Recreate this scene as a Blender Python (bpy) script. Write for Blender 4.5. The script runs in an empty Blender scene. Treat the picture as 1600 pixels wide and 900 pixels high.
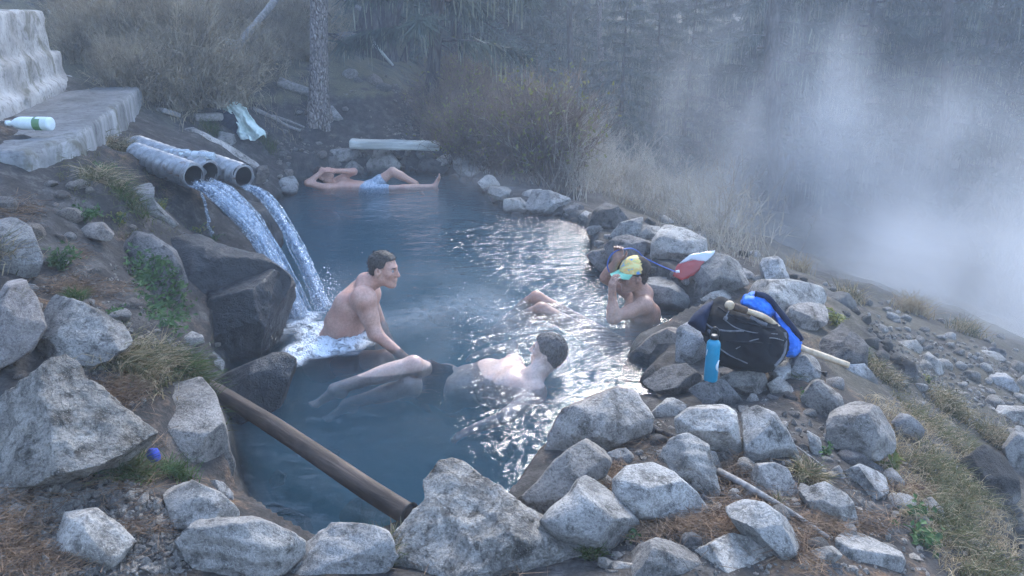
import bpy, bmesh, math, random
import numpy as np
from mathutils import Vector, Matrix

R = math.radians
random.seed(7)
rng = np.random.default_rng(11)
scn = bpy.context.scene
col = scn.collection

# ------------------------------------------------------------------ camera
CAM = np.array((0.0, 0.0, 2.2))
PITCH = R(19.3)
FPX = 1256.0
cam_d = bpy.data.cameras.new('camera')
cam_d.sensor_width = 36.0
cam_d.lens = 36.0 * FPX / 1600.0
cam_d.clip_start = 0.05
cam_d.clip_end = 2000.0
cam_o = bpy.data.objects.new('camera', cam_d)
cam_o.location = CAM
cam_o.rotation_euler = (R(90) - PITCH, 0, 0)
col.objects.link(cam_o)
scn.camera = cam_o

# ------------------------------------------------------------------ sky and sun (open shade: soft light from a bright sky)
SUN_AZ, SUN_EL = R(13), R(38)          # azimuth from +Y towards +X
w = bpy.data.worlds.new('World')
scn.world = w
w.use_nodes = True
wn = w.node_tree
bg = wn.nodes['Background']
sky = wn.nodes.new('ShaderNodeTexSky')
sky.sky_type = 'NISHITA'
sky.sun_disc = False
sky.sun_elevation = SUN_EL
sky.sun_rotation = SUN_AZ
sky.altitude = 1500
sky.air_density = 1.0
sky.dust_density = 1.3
sky.ozone_density = 1.3
wn.links.new(sky.outputs[0], bg.inputs[0])
bg.inputs[1].default_value = 0.15
sun_d = bpy.data.lights.new('sun', 'SUN')
sun_d.energy = 1.5
sun_d.angle = R(20)
sun_d.color = (1.0, 0.97, 0.93)
sun_o = bpy.data.objects.new('sun', sun_d)
sdir = Vector((math.sin(SUN_AZ) * math.cos(SUN_EL), math.cos(SUN_AZ) * math.cos(SUN_EL), math.sin(SUN_EL)))
sun_o.rotation_euler = sdir.to_track_quat('Z', 'Y').to_euler()
sun_o.location = sdir * 60
col.objects.link(sun_o)
vs = scn.view_settings
vs.view_transform = 'Standard'
vs.look = 'None'
vs.gamma = 1.0
vs.use_curve_mapping = False
vs.exposure = 2.5
cy = scn.cycles
cy.max_bounces = 8
cy.diffuse_bounces = 2
cy.glossy_bounces = 3
cy.transmission_bounces = 4
cy.volume_bounces = 1
cy.use_adaptive_sampling = True
cy.adaptive_threshold = 0.03
cy.transparent_max_bounces = 16
cy.caustics_reflective = False
cy.caustics_refractive = False
cy.volume_step_rate = 1.0
cy.volume_max_steps = 64

# ------------------------------------------------------------------ projection helpers
cp, sp_ = math.cos(PITCH), math.sin(PITCH)
FWD = np.array((0, cp, -sp_)); RIGHT = np.array((1.0, 0, 0)); UP = np.array((0, sp_, cp))
def ray(px, py):
    return FWD + (px - 800.0) / FPX * RIGHT + (450.0 - py) / FPX * UP
def at(px, py, z=0.0):                     # pixel -> point on the level z
    d = ray(px, py)
    return CAM + d * ((z - CAM[2]) / d[2])
def aty(px, py, y):                        # pixel -> point at world distance y
    d = ray(px, py)
    return CAM + d * (y / d[1])
def atd(px, py, dep):                      # pixel -> point at camera depth
    return CAM + ray(px, py) * dep
def depth_of(p):
    return float(np.dot(np.asarray(p) - CAM, FWD))

# ------------------------------------------------------------------ numpy noise
def _hash(ix, iy, iz, seed):
    h = (ix * 374761393 + iy * 668265263 + iz * 2147483647 + seed * 974634777) & 0xffffffff
    h = ((h ^ (h >> 13)) * 1274126177) & 0xffffffff
    h = ((h ^ (h >> 15)) * 2246822519) & 0xffffffff
    return ((h ^ (h >> 16)) & 0xffffff) / float(0xffffff)
def vnoise(p, seed=0):
    p = np.asarray(p, dtype=np.float64)
    i = np.floor(p).astype(np.int64)
    f = p - i
    u = f * f * f * (f * (f * 6 - 15) + 10)
    out = 0.0
    for dx in (0, 1):
        wx = u[:, 0] if dx else 1 - u[:, 0]
        for dy in (0, 1):
            wy = u[:, 1] if dy else 1 - u[:, 1]
            for dz in (0, 1):
                wz = u[:, 2] if dz else 1 - u[:, 2]
                out = out + wx * wy * wz * _hash(i[:, 0] + dx, i[:, 1] + dy, i[:, 2] + dz, seed)
    return out * 2 - 1
def fbm(p, octv=4, seed=0, gain=0.5):
    p = np.asarray(p, dtype=np.float64)
    a, s, tot = 1.0, 0.0, 0.0
    for k in range(octv):
        s = s + a * vnoise(p * (2.03 ** k) + 17.3 * k, seed + k)
        tot += a
        a *= gain
    return s / tot
def ridged(p, octv=4, seed=0):
    p = np.asarray(p, dtype=np.float64)
    a, s, tot = 1.0, 0.0, 0.0
    for k in range(octv):
        s = s + a * (1 - 2 * np.abs(vnoise(p * (2.1 ** k) + 9.1 * k, seed + k)))
        tot += a
        a *= 0.5
    return s / tot

# ------------------------------------------------------------------ object helpers
def mesh_np(name, V, F, mat=None, smooth=True):
    V = np.asarray(V, dtype=np.float32)
    me = bpy.data.meshes.new(name)
    groups = F if isinstance(F, (list, tuple)) else [F]
    groups = [np.asarray(g, dtype=np.int32) for g in groups if len(g)]
    nf = sum(len(g) for g in groups)
    nl = sum(g.size for g in groups)
    me.vertices.add(len(V)); me.vertices.foreach_set('co', V.ravel())
    me.loops.add(nl); me.polygons.add(nf)
    li = np.concatenate([g.ravel() for g in groups])
    sizes = np.concatenate([np.full(len(g), g.shape[1], dtype=np.int32) for g in groups])
    st = np.zeros(nf, dtype=np.int32); st[1:] = np.cumsum(sizes)[:-1]
    me.loops.foreach_set('vertex_index', li)
    me.polygons.foreach_set('loop_start', st)
    me.polygons.foreach_set('use_smooth', np.full(nf, bool(smooth)))
    me.update(calc_edges=True)
    me.validate()
    if mat: me.materials.append(mat)
    return me
def link(name, data, parent=None, loc=None):
    o = bpy.data.objects.new(name, data)
    col.objects.link(o)
    if parent is not None: o.parent = parent
    if loc is not None: o.location = loc
    return o
def obj(name, V, F, mat, parent=None, loc=None, smooth=True):
    """mesh object; V in world (or in the parent's) coordinates, origin moved to loc"""
    V = np.asarray(V, dtype=np.float64)
    if loc is not None and parent is None:
        V = V - np.asarray(loc)
    o = link(name, mesh_np(name, V, F, mat, smooth), parent, loc if parent is None else None)
    return o
def tag(o, label=None, cat=None, group=None, kind=None):
    if label: o['label'] = label
    if cat: o['category'] = cat
    if group: o['group'] = group
    if kind: o['kind'] = kind
    return o
def empty(name, loc):
    o = bpy.data.objects.new(name, None)
    o.location = loc
    o.empty_display_size = 0.1
    col.objects.link(o)
    return o
class Thing:
    """an Empty at the base; part() takes world coordinates"""
    def __init__(s, name, loc, label, cat, group=None):
        s.loc = np.asarray(loc, dtype=float)
        s.root = empty(name, tuple(s.loc))
        tag(s.root, label, cat, group)
    def part(s, name, V, F, mat, parent=None, smooth=True, kind=None, label=None):
        o = link(name, mesh_np(name, np.asarray(V) - s.loc, F, mat, smooth), parent or s.root)
        if kind: o['kind'] = kind
        if label: o['label'] = label
        return o
def merge(parts):
    Vs, Fs, n = [], {}, 0
    for V, F in parts:
        V = np.asarray(V); 
        for g in (F if isinstance(F, list) else [F]):
            g = np.asarray(g)
            if g.size: Fs.setdefault(g.shape[1], []).append(g + n)
        Vs.append(V); n += len(V)
    return np.concatenate(Vs), [np.concatenate(v) for v in Fs.values()]
_ico = {}
def ico(sub):
    if sub not in _ico:
        bm = bmesh.new(); bmesh.ops.create_icosphere(bm, subdivisions=sub, radius=1.0)
        V = np.array([v.co[:] for v in bm.verts]); F = np.array([[v.index for v in f.verts] for f in bm.faces])
        bm.free(); _ico[sub] = (V, F)
    return _ico[sub]
def frame_of(d, ref=(0, 0, 1)):
    d = np.asarray(d, float); d = d / (np.linalg.norm(d) + 1e-12)
    r = np.asarray(ref, float)
    if abs(np.dot(d, r)) > 0.97: r = np.array((1.0, 0, 0))
    a = np.cross(r, d); a /= np.linalg.norm(a)
    b = np.cross(d, a)
    return a, b, d
def tube(pts, rad, n=8, cap=True, fn=None):
    """tube along pts; rad scalar or per-point; fn(i, angles)-> radius factor"""
    pts = np.asarray(pts, float); m = len(pts)
    rad = np.broadcast_to(np.asarray(rad, float), (m,))
    ang = np.linspace(0, 2 * np.pi, n, endpoint=False)
    V = []
    a = None
    for i in range(m):
        d = pts[min(i + 1, m - 1)] - pts[max(i - 1, 0)]
        d = d / (np.linalg.norm(d) + 1e-12)
        if a is None: a, b, _ = frame_of(d)
        else:
            a = a - d * np.dot(a, d); a /= (np.linalg.norm(a) + 1e-12); b = np.cross(d, a)
        k = rad[i] * (fn(i, ang) if fn else np.ones(n))
        V.append(pts[i] + np.outer(np.cos(ang) * k, a) + np.outer(np.sin(ang) * k, b))
    V = np.concatenate(V)
    i0 = (np.arange(m - 1)[:, None] * n + np.arange(n)[None]).ravel()
    i1 = (np.arange(m - 1)[:, None] * n + (np.arange(n)[None] + 1) % n).ravel()
    Q = np.stack([i0, i1, i1 + n, i0 + n], 1)
    F = [Q]
    if cap:
        V = np.concatenate([V, pts[:1], pts[-1:]])
        c0, c1 = m * n, m * n + 1
        k = np.arange(n); k2 = (k + 1) % n
        F.append(np.concatenate([np.stack([k2, k, np.full(n, c0)], 1), np.stack([k + (m - 1) * n, k2 + (m - 1) * n, np.full(n, c1)], 1)]))
    return V, F
def spline(pts, n):
    """Catmull-Rom through pts"""
    P = np.asarray(pts, float)
    P = np.concatenate([[2 * P[0] - P[1]], P, [2 * P[-1] - P[-2]]])
    t = np.linspace(0, len(P) - 3 - 1e-9, n)
    i = t.astype(int); f = (t - i)[:, None]
    p0, p1, p2, p3 = P[i], P[i + 1], P[i + 2], P[i + 3]
    return 0.5 * (2 * p1 + (p2 - p0) * f + (2 * p0 - 5 * p1 + 4 * p2 - p3) * f ** 2 + (3 * p1 - p0 - 3 * p2 + p3) * f ** 3)
def lathe(prof, axis_o, axis_d, n=24, ref=(0, 0, 1)):
    """prof: list of (distance along axis, radius)"""
    a, b, d = frame_of(axis_d, ref)
    ang = np.linspace(0, 2 * np.pi, n, endpoint=False)
    V = np.concatenate([np.asarray(axis_o) + d * h + np.outer(np.cos(ang) * r, a) + np.outer(np.sin(ang) * r, b) for h, r in prof])
    m = len(prof)
    i0 = (np.arange(m - 1)[:, None] * n + np.arange(n)[None]).ravel()
    i1 = (np.arange(m - 1)[:, None] * n + (np.arange(n)[None] + 1) % n).ravel()
    return V, [np.stack([i0, i1, i1 + n, i0 + n], 1)]
def copy_tree(o, parent=None):
    c = o.copy(); col.objects.link(c); c.parent = parent
    for ch in o.children:
        copy_tree(ch, c)
    return c
# ------------------------------------------------------------------ materials
class NT:
    def __init__(s, name):
        s.m = bpy.data.materials.new(name); s.m.use_nodes = True
        s.t = s.m.node_tree; s.t.nodes.clear()
        s.out = s.t.nodes.new('ShaderNodeOutputMaterial')
    def n(s, typ, **kw):
        nd = s.t.nodes.new('ShaderNode' + typ)
        for k, v in kw.items(): setattr(nd, k, v)
        return nd
    def set(s, sock, v):
        if isinstance(v, bpy.types.NodeSocket): s.t.links.new(v, sock)
        elif v is not None: sock.default_value = v if not (isinstance(v, tuple) and len(v) == 3 and sock.type == 'RGBA') else v + (1,)
    def noise(s, vec, scale, detail=4, rough=0.55, dist=0.0):
        nd = s.n('TexNoise'); s.set(nd.inputs['Vector'], vec); nd.inputs['Scale'].default_value = scale
        nd.inputs['Detail'].default_value = detail; nd.inputs['Roughness'].default_value = rough; nd.inputs['Distortion'].default_value = dist
        return nd.outputs['Fac']
    def voro(s, vec, scale, feature='F1', out='Distance'):
        nd = s.n('TexVoronoi', feature=feature); s.set(nd.inputs['Vector'], vec); nd.inputs['Scale'].default_value = scale
        return nd.outputs[out]
    def ramp(s, fac, stops, interp='LINEAR'):
        nd = s.n('ValToRGB'); s.set(nd.inputs[0], fac); cr = nd.color_ramp; cr.interpolation = interp
        while len(cr.elements) < len(stops): cr.elements.new(0.5)
        for e, (p, c) in zip(cr.elements, stops):
            e.position = p; e.color = (c if isinstance(c, tuple) else (c, c, c)) + (1,)
        return nd.outputs[0]
    def mix(s, fac, a, b, mode='MIX'):
        nd = s.n('Mix', data_type='RGBA', blend_type=mode)
        s.set(nd.inputs[0], fac); s.set(nd.inputs[6], a); s.set(nd.inputs[7], b)
        return nd.outputs[2]
    def math(s, op, a, b=None, c=None, clamp=False):
        nd = s.n('Math', operation=op, use_clamp=clamp)
        s.set(nd.inputs[0], a)
        if b is not None: s.set(nd.inputs[1], b)
        if c is not None: s.set(nd.inputs[2], c)
        return nd.outputs[0]
    def bump(s, h, strength=0.5, dist=0.02, normal=None):
        nd = s.n('Bump'); s.set(nd.inputs['Height'], h); nd.inputs['Strength'].default_value = strength; nd.inputs['Distance'].default_value = dist
        if normal is not None: s.set(nd.inputs['Normal'], normal)
        return nd.outputs[0]
    def coord(s, kind='Object', scale=None, rand=True):
        tc = s.n('TexCoord').outputs[kind]
        if rand:
            oi = s.n('ObjectInfo').outputs['Random']
            mul = s.math('MULTIPLY', oi, 37.0)
            va = s.n('VectorMath', operation='ADD'); s.set(va.inputs[0], tc); s.set(va.inputs[1], mul); tc = va.outputs[0]
        if scale is not None:
            mp = s.n('Mapping'); s.set(mp.inputs[0], tc); mp.inputs['Scale'].default_value = scale; tc = mp.outputs[0]
        return tc
    def bsdf(s, base, rough=0.8, normal=None, **kw):
        nd = s.n('BsdfPrincipled'); s.set(nd.inputs['Base Color'], base); s.set(nd.inputs['Roughness'], rough)
        if normal is not None: s.set(nd.inputs['Normal'], normal)
        for k, v in kw.items(): s.set(nd.inputs[k.replace('_', ' ')], v)
        return nd.outputs[0]
    def done(s, sh):
        s.t.links.new(sh, s.out.inputs['Surface']); return s.m

def m_rock(name, c_dark, c_mid, c_lite, spec=0.25, rough=0.85, bumpk=1.0, lichen=0.0):
    t = NT(name); v = t.coord('Object')
    big = t.noise(v, 3.5, 5, 0.6, 0.6)
    med = t.noise(v, 14.0, 6, 0.65)
    fine = t.noise(v, 95.0, 3, 0.7)
    speck = t.voro(v, 130.0)
    c = t.ramp(big, [(0.30, c_dark), (0.5, c_mid), (0.68, c_lite)])
    c = t.mix(t.ramp(med, [(0.35, 0.0), (0.62, 0.75)]), c, t.mix(0.5, c, c_lite))
    c = t.mix(t.ramp(med, [(0.34, 0.95), (0.48, 0.0)]), c, tuple(x * .75 for x in c_dark))
    c = t.mix(t.ramp(fine, [(0.36, 0.5), (0.52, 0.0)]), c, tuple(x * 0.5 for x in c_dark))
    c = t.mix(t.ramp(speck, [(0.12, 0.4), (0.30, 0.0)]), c, tuple(min(1, x * 1.45) for x in c_lite))
    if lichen:
        l = t.noise(v, 6.0, 5, 0.7, 1.0)
        c = t.mix(t.ramp(l, [(0.58, 0.0), (0.66, lichen)]), c, (0.13, 0.12, 0.06))
    rnd = t.n('ObjectInfo').outputs['Random']
    wn_ = t.n('TexWhiteNoise', noise_dimensions='1D'); t.set(wn_.inputs['W'], rnd)
    c = t.mix(1.0, c, t.ramp(rnd, [(0.0, (.70, .69, .68)), (.5, (1.0, .99, .97)), (1.0, (1.12, 1.12, 1.14))]), 'MULTIPLY')
    c = t.mix(t.math('MULTIPLY', wn_.outputs['Value'], .55), c, t.mix(1.0, c, (1.05, .93, .80), 'MULTIPLY'))
    pz = t.n('SeparateXYZ'); t.set(pz.inputs[0], t.n('NewGeometry').outputs['Position'])
    wet = t.ramp(t.math('ADD', t.math('ADD', pz.outputs[2], .45), t.math('MULTIPLY', t.noise(v, 8, 3, .6), .10)), [(0.25, 0.0), (0.33, 0.8), (0.525, 0.8), (0.585, 0.0)])
    c = t.mix(wet, c, tuple(x * .30 for x in c_dark))
    crack = t.ramp(t.noise(v, 5.0, 6, 0.7, 1.5), [(0.47, 1.0), (0.5, 0.0), (0.53, 1.0)])
    c = t.mix(t.math('MULTIPLY', t.math('SUBTRACT', 1.0, crack), 0.16), c, tuple(x * 0.5 for x in c_dark))
    h = t.math('ADD', t.math('MULTIPLY', med, 1.0), t.math('MULTIPLY', fine, 0.35))
    h = t.math('ADD', h, t.math('MULTIPLY', crack, 0.12))
    return t.done(t.bsdf(c, rough, t.bump(h, 0.75 * bumpk, 0.035), Specular_IOR_Level=spec))
M = {}
M['rock'] = m_rock('granite', (0.10, 0.096, 0.09), (0.23, 0.222, 0.21), (0.38, 0.37, 0.352))
M['rock_pale'] = m_rock('pale_granite', (0.14, 0.134, 0.124), (0.31, 0.30, 0.282), (0.49, 0.478, 0.455))
M['rock_rough'] = m_rock('rough_granite', (0.105, 0.098, 0.087), (0.27, 0.258, 0.238), (0.48, 0.462, 0.43), bumpk=1.8)
M['rock_brown'] = m_rock('brown_rock', (0.10, 0.085, 0.075), (0.22, 0.195, 0.175), (0.34, 0.31, 0.28), lichen=0.4)
M['rock_dark'] = m_rock('dark_rock', (0.05, 0.05, 0.05), (0.12, 0.115, 0.115), (0.22, 0.215, 0.21))
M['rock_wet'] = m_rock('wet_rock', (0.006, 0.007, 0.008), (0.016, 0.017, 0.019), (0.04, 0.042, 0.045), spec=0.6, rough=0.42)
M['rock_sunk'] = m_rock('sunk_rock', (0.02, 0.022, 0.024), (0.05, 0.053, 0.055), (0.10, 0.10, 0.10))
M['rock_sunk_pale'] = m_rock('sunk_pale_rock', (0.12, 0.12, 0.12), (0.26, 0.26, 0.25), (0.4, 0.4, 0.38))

def m_ground():
    t = NT('soil')
    v = t.coord('Object', rand=False)
    zone = t.n('VertexColor', layer_name='zone').outputs[0]
    sep = t.n('SeparateColor'); t.set(sep.inputs[0], zone)
    sunk, grass, litter = sep.outputs[0], sep.outputs[1], sep.outputs[2]
    n1 = t.noise(v, 1.3, 6, 0.6, 0.4); n2 = t.noise(v, 9.0, 6, 0.65); n3 = t.noise(v, 60.0, 4, 0.7)
    soil = t.ramp(n2, [(0.3, (0.028, 0.025, 0.022)), (0.52, (0.068, 0.061, 0.055)), (0.72, (0.15, 0.14, 0.128))])
    soil = t.mix(t.ramp(n3, [(0.4, 0.6), (0.55, 0.0)]), soil, (0.03, 0.027, 0.025))
    lit = t.ramp(n3, [(0.35, (0.06, 0.035, 0.02)), (0.55, (0.17, 0.10, 0.055)), (0.7, (0.27, 0.18, 0.10))])
    f = t.math('MULTIPLY', litter, t.math('MULTIPLY', t.ramp(n2, [(0.45, 0.0), (0.6, 1.0)]), t.ramp(n1, [(0.5, 0.0), (0.62, 0.8)])))
    c = t.mix(f, soil, lit)
    gr = t.ramp(n3, [(0.3, (0.06, 0.055, 0.035)), (0.55, (0.14, 0.125, 0.08)), (0.72, (0.24, 0.21, 0.14))])
    gf = t.math('MULTIPLY', grass, t.ramp(t.noise(v, 3.0, 5, 0.6), [(0.36, 0.0), (0.52, 1.0)]))
    c = t.mix(gf, c, gr)
    silt = t.ramp(t.noise(v, 2.2, 6, 0.6, 0.5), [(0.32, (0.035, 0.042, 0.046)), (0.5, (0.10, 0.112, 0.118)), (0.7, (0.18, 0.195, 0.198))])
    silt = t.mix(t.ramp(t.noise(v, 11.0, 5, 0.6), [(0.42, 0.7), (0.52, 0.0)]), silt, (0.05, 0.058, 0.06))
    silt = t.mix(litter, silt, (0.022, 0.025, 0.024))
    c = t.mix(sunk, c, silt)
    h = t.math('ADD', n2, t.math('MULTIPLY', n3, 0.5))
    return t.done(t.bsdf(c, 0.92, t.bump(h, 0.7, 0.03), Specular_IOR_Level=0.15))
M['soil'] = m_ground()

def m_water():
    t = NT('pool_water')
    v = t.coord('Object', rand=False)
    mp = t.n('Mapping'); t.set(mp.inputs[0], v); mp.inputs['Scale'].default_value = (0.8, 1.5, 1.0); v2 = mp.outputs[0]
    a = t.noise(v2, 5.5, 3, 0.5, 0.6); b = t.noise(v2, 17.0, 3, 0.55, 0.4); c = t.noise(v2, 55.0, 2, 0.5)
    sx = t.n('SeparateXYZ'); t.set(sx.inputs[0], v)
    side = t.math('ADD', sx.outputs[0], t.math('MULTIPLY', t.math('SUBTRACT', sx.outputs[1], 5.0), 0.22))
    patch = t.math('MULTIPLY', t.ramp(t.noise(v, 0.9, 2, 0.5), [(0.35, 0.3), (0.65, 1.0)]), t.ramp(t.math('MULTIPLY_ADD', side, .3, .4), [(0.15, 0.22), (0.75, 1.0)]))
    h = t.math('ADD', t.math('MULTIPLY', a, 1.0), t.math('ADD', t.math('MULTIPLY', b, 0.42), t.math('MULTIPLY', c, 0.05)))
    h = t.math('MULTIPLY', h, patch)
    nrm = t.bump(h, 0.85, 0.085)
    gl = t.n('BsdfGlossy'); gl.inputs['Roughness'].default_value = 0.03; t.set(gl.inputs['Normal'], nrm)
    gl.inputs['Color'].default_value = (1, 1, 1, 1)
    tr = t.n('BsdfTransparent'); tr.inputs['Color'].default_value = (0.88, 0.94, 0.97, 1)
    fr = t.n('Fresnel'); fr.inputs['IOR'].default_value = 1.33; t.set(fr.inputs['Normal'], nrm)
    mx = t.n('MixShader'); t.set(mx.inputs[0], fr.outputs[0]); t.set(mx.inputs[1], tr.outputs[0]); t.set(mx.inputs[2], gl.outputs[0])
    t.t.links.new(mx.outputs[0], t.out.inputs['Surface'])
    pv = t.n('VolumePrincipled')
    pv.inputs['Color'].default_value = (0.22, 0.50, 0.61, 1)
    pv.inputs['Density'].default_value = 1.4
    pv.inputs['Anisotropy'].default_value = 0.2
    t.t.links.new(pv.outputs[0], t.out.inputs['Volume'])
    return t.m
M['water'] = m_water()

def m_bark(name, c0, c1, c2, sc=9.0, stretch=(1, 1, 0.28)):
    t = NT(name); v = t.coord('Object', scale=stretch)
    n = t.noise(v, sc * 1.6, 6, 0.7, 0.5); vr = t.voro(v, sc, 'DISTANCE_TO_EDGE')
    c = t.ramp(n, [(0.32, c0), (0.5, c1), (0.68, c2)])
    c = t.mix(t.ramp(vr, [(0.02, 0.6), (0.14, 0.0)]), c, tuple(x * 0.5 for x in c0))
    h = t.math('ADD', t.ramp(vr, [(0.0, 0.0), (0.25, 1.0)]), t.math('MULTIPLY', n, 0.7))
    return t.done(t.bsdf(c, 0.9, t.bump(h, 0.9, 0.03), Specular_IOR_Level=0.15))
M['bark'] = m_bark('pine_bark', (0.11, 0.092, 0.084), (0.27, 0.235, 0.215), (0.50, 0.46, 0.43), 24.0, (1, 1, .4))
M['bark_dark'] = m_bark('dark_bark', (0.03, 0.026, 0.025), (0.075, 0.067, 0.062), (0.15, 0.135, 0.125), 9.0)
M['wood_pale'] = m_bark('weathered_wood', (0.30, 0.29, 0.27), (0.46, 0.45, 0.42), (0.58, 0.57, 0.54), 30.0, (.1, 1, 1)); M['wood_pale'] = None
def m_dead(name, c0, c1):
    t = NT(name); v = t.coord('Object'); n = t.noise(v, 30, 5, .7, .4)
    return t.done(t.bsdf(t.ramp(n, [(.3, c0), (.7, c1)]), .85, t.bump(n, .5, .01), Specular_IOR_Level=.2))
M['wood_grey'] = m_dead('grey_dead_wood', (0.12, 0.11, 0.10), (0.34, 0.32, 0.30))
def m_wood(name, c0, c1, c2, axis):
    t = NT(name); v = t.coord('Object', rand=False)
    mp = t.n('Mapping', vector_type='TEXTURE'); t.set(mp.inputs[0], v)
    mp.inputs['Rotation'].default_value = Vector(axis).to_track_quat('X', 'Z').to_euler(); mp.inputs['Scale'].default_value = (9, 1, 1)
    n = t.noise(mp.outputs[0], 22, 6, 0.7, 0.4); b = t.noise(v, 4, 4, .6)
    c = t.ramp(n, [(0.30, c0), (0.5, c1), (0.70, c2)]); c = t.mix(t.ramp(b, [(.4, .6), (.6, 0.0)]), c, c0)
    return t.done(t.bsdf(c, 0.7, t.bump(n, 0.6, 0.015), Specular_IOR_Level=0.3))
M['wood_brown'] = m_dead('brown_wood', (0.05, 0.034, 0.025), (0.17, 0.115, 0.08))
def m_leaf(name, c0, c1, rough=0.7, trans=0.25, sc=2.5):
    t = NT(name); v = t.coord('Object')
    n = t.noise(v, sc, 4, 0.7)
    c = t.ramp(n, [(0.35, c0), (0.65, c1)])
    d = t.bsdf(c, rough, Specular_IOR_Level=0.2)
    tl = t.n('BsdfTranslucent'); t.set(tl.inputs[0], c)
    mx = t.n('MixShader'); mx.inputs[0].default_value = trans; t.set(mx.inputs[1], d); t.set(mx.inputs[2], tl.outputs[0])
    return t.done(mx.outputs[0])
M['needle'] = m_leaf('spruce_needles', (0.025, 0.040, 0.034), (0.115, 0.14, 0.115), sc=1.6)
M['lichen'] = m_leaf('hanging_lichen', (0.16, 0.17, 0.12), (0.33, 0.34, 0.26))
M['dry'] = m_leaf('dry_twigs', (0.14, 0.112, 0.078), (0.46, 0.385, 0.27), sc=3.0)
M['dry_brown'] = m_leaf('brown_twigs', (0.07, 0.052, 0.042), (0.24, 0.185, 0.145), sc=3.0)
M['wood_pale'] = m_dead('weathered_wood', (0.34, 0.34, 0.31), (0.56, 0.57, 0.53))
M['dry_pale'] = m_leaf('pale_twigs', (0.22, 0.20, 0.17), (0.42, 0.39, 0.33), sc=3.0)
M['grass_green'] = m_leaf('green_grass', (0.04, 0.07, 0.022), (0.11, 0.16, 0.05), sc=14)
M['grass_olive'] = m_leaf('olive_grass', (0.06, 0.065, 0.03), (0.17, 0.165, 0.08), sc=14)
M['grass_straw'] = m_leaf('straw', (0.22, 0.16, 0.09), (0.48, 0.39, 0.25), sc=14)
M['leaf'] = m_leaf('broad_leaf', (0.035, 0.075, 0.03), (0.10, 0.17, 0.06), sc=10)
M['leaf_yellow'] = m_leaf('yellowing_leaf', (0.10, 0.12, 0.03), (0.24, 0.23, 0.07), sc=6)
M['pine_litter'] = m_leaf('fallen_needles', (0.09, 0.055, 0.034), (0.30, 0.195, 0.12), trans=0.05, sc=9)
# ------------------------------------------------------------------ terrain
POOL_PX = [(430,308),(455,284),(520,270),(600,264),(690,266),(752,282),(778,312),(815,330),(880,336),(925,350),(936,385),(932,412),(985,425),
           (1030,462),(1098,488),(1104,500),(1075,508),(1005,540),(1000,560),(1045,568),(1018,596),(1045,618),(1030,652),(1000,645),(870,708),
           (850,735),(815,790),(790,818),(700,826),(640,838),(590,858),(500,872),(440,850),(370,800),(352,750),(342,690),(332,620),(340,560),
           (400,545),(430,500),(440,440),(420,390),(400,330)]
POOL = np.array([at(x, y, 0.0)[:2] for x, y in POOL_PX])
def pool_sd(x, y):                        # > 0 inside the pool
    P = np.stack([x, y], 1); best = np.full(len(P), 1e9); ins = np.zeros(len(P), bool)
    n = len(POOL)
    for i in range(n):
        a, b = POOL[i], POOL[(i + 1) % n]
        ab = b - a; t = np.clip(((P - a) @ ab) / (ab @ ab), 0, 1)
        q = a + t[:, None] * ab
        best = np.minimum(best, ((P - q) ** 2).sum(1))
        c = ((a[1] > P[:, 1]) != (b[1] > P[:, 1]))
        with np.errstate(divide='ignore', invalid='ignore'):
            xi = (b[0] - a[0]) * (P[:, 1] - a[1]) / (b[1] - a[1]) + a[0]
        ins ^= c & (P[:, 0] < xi)
    d = np.sqrt(best)
    return np.where(ins, d, -d)
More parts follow.
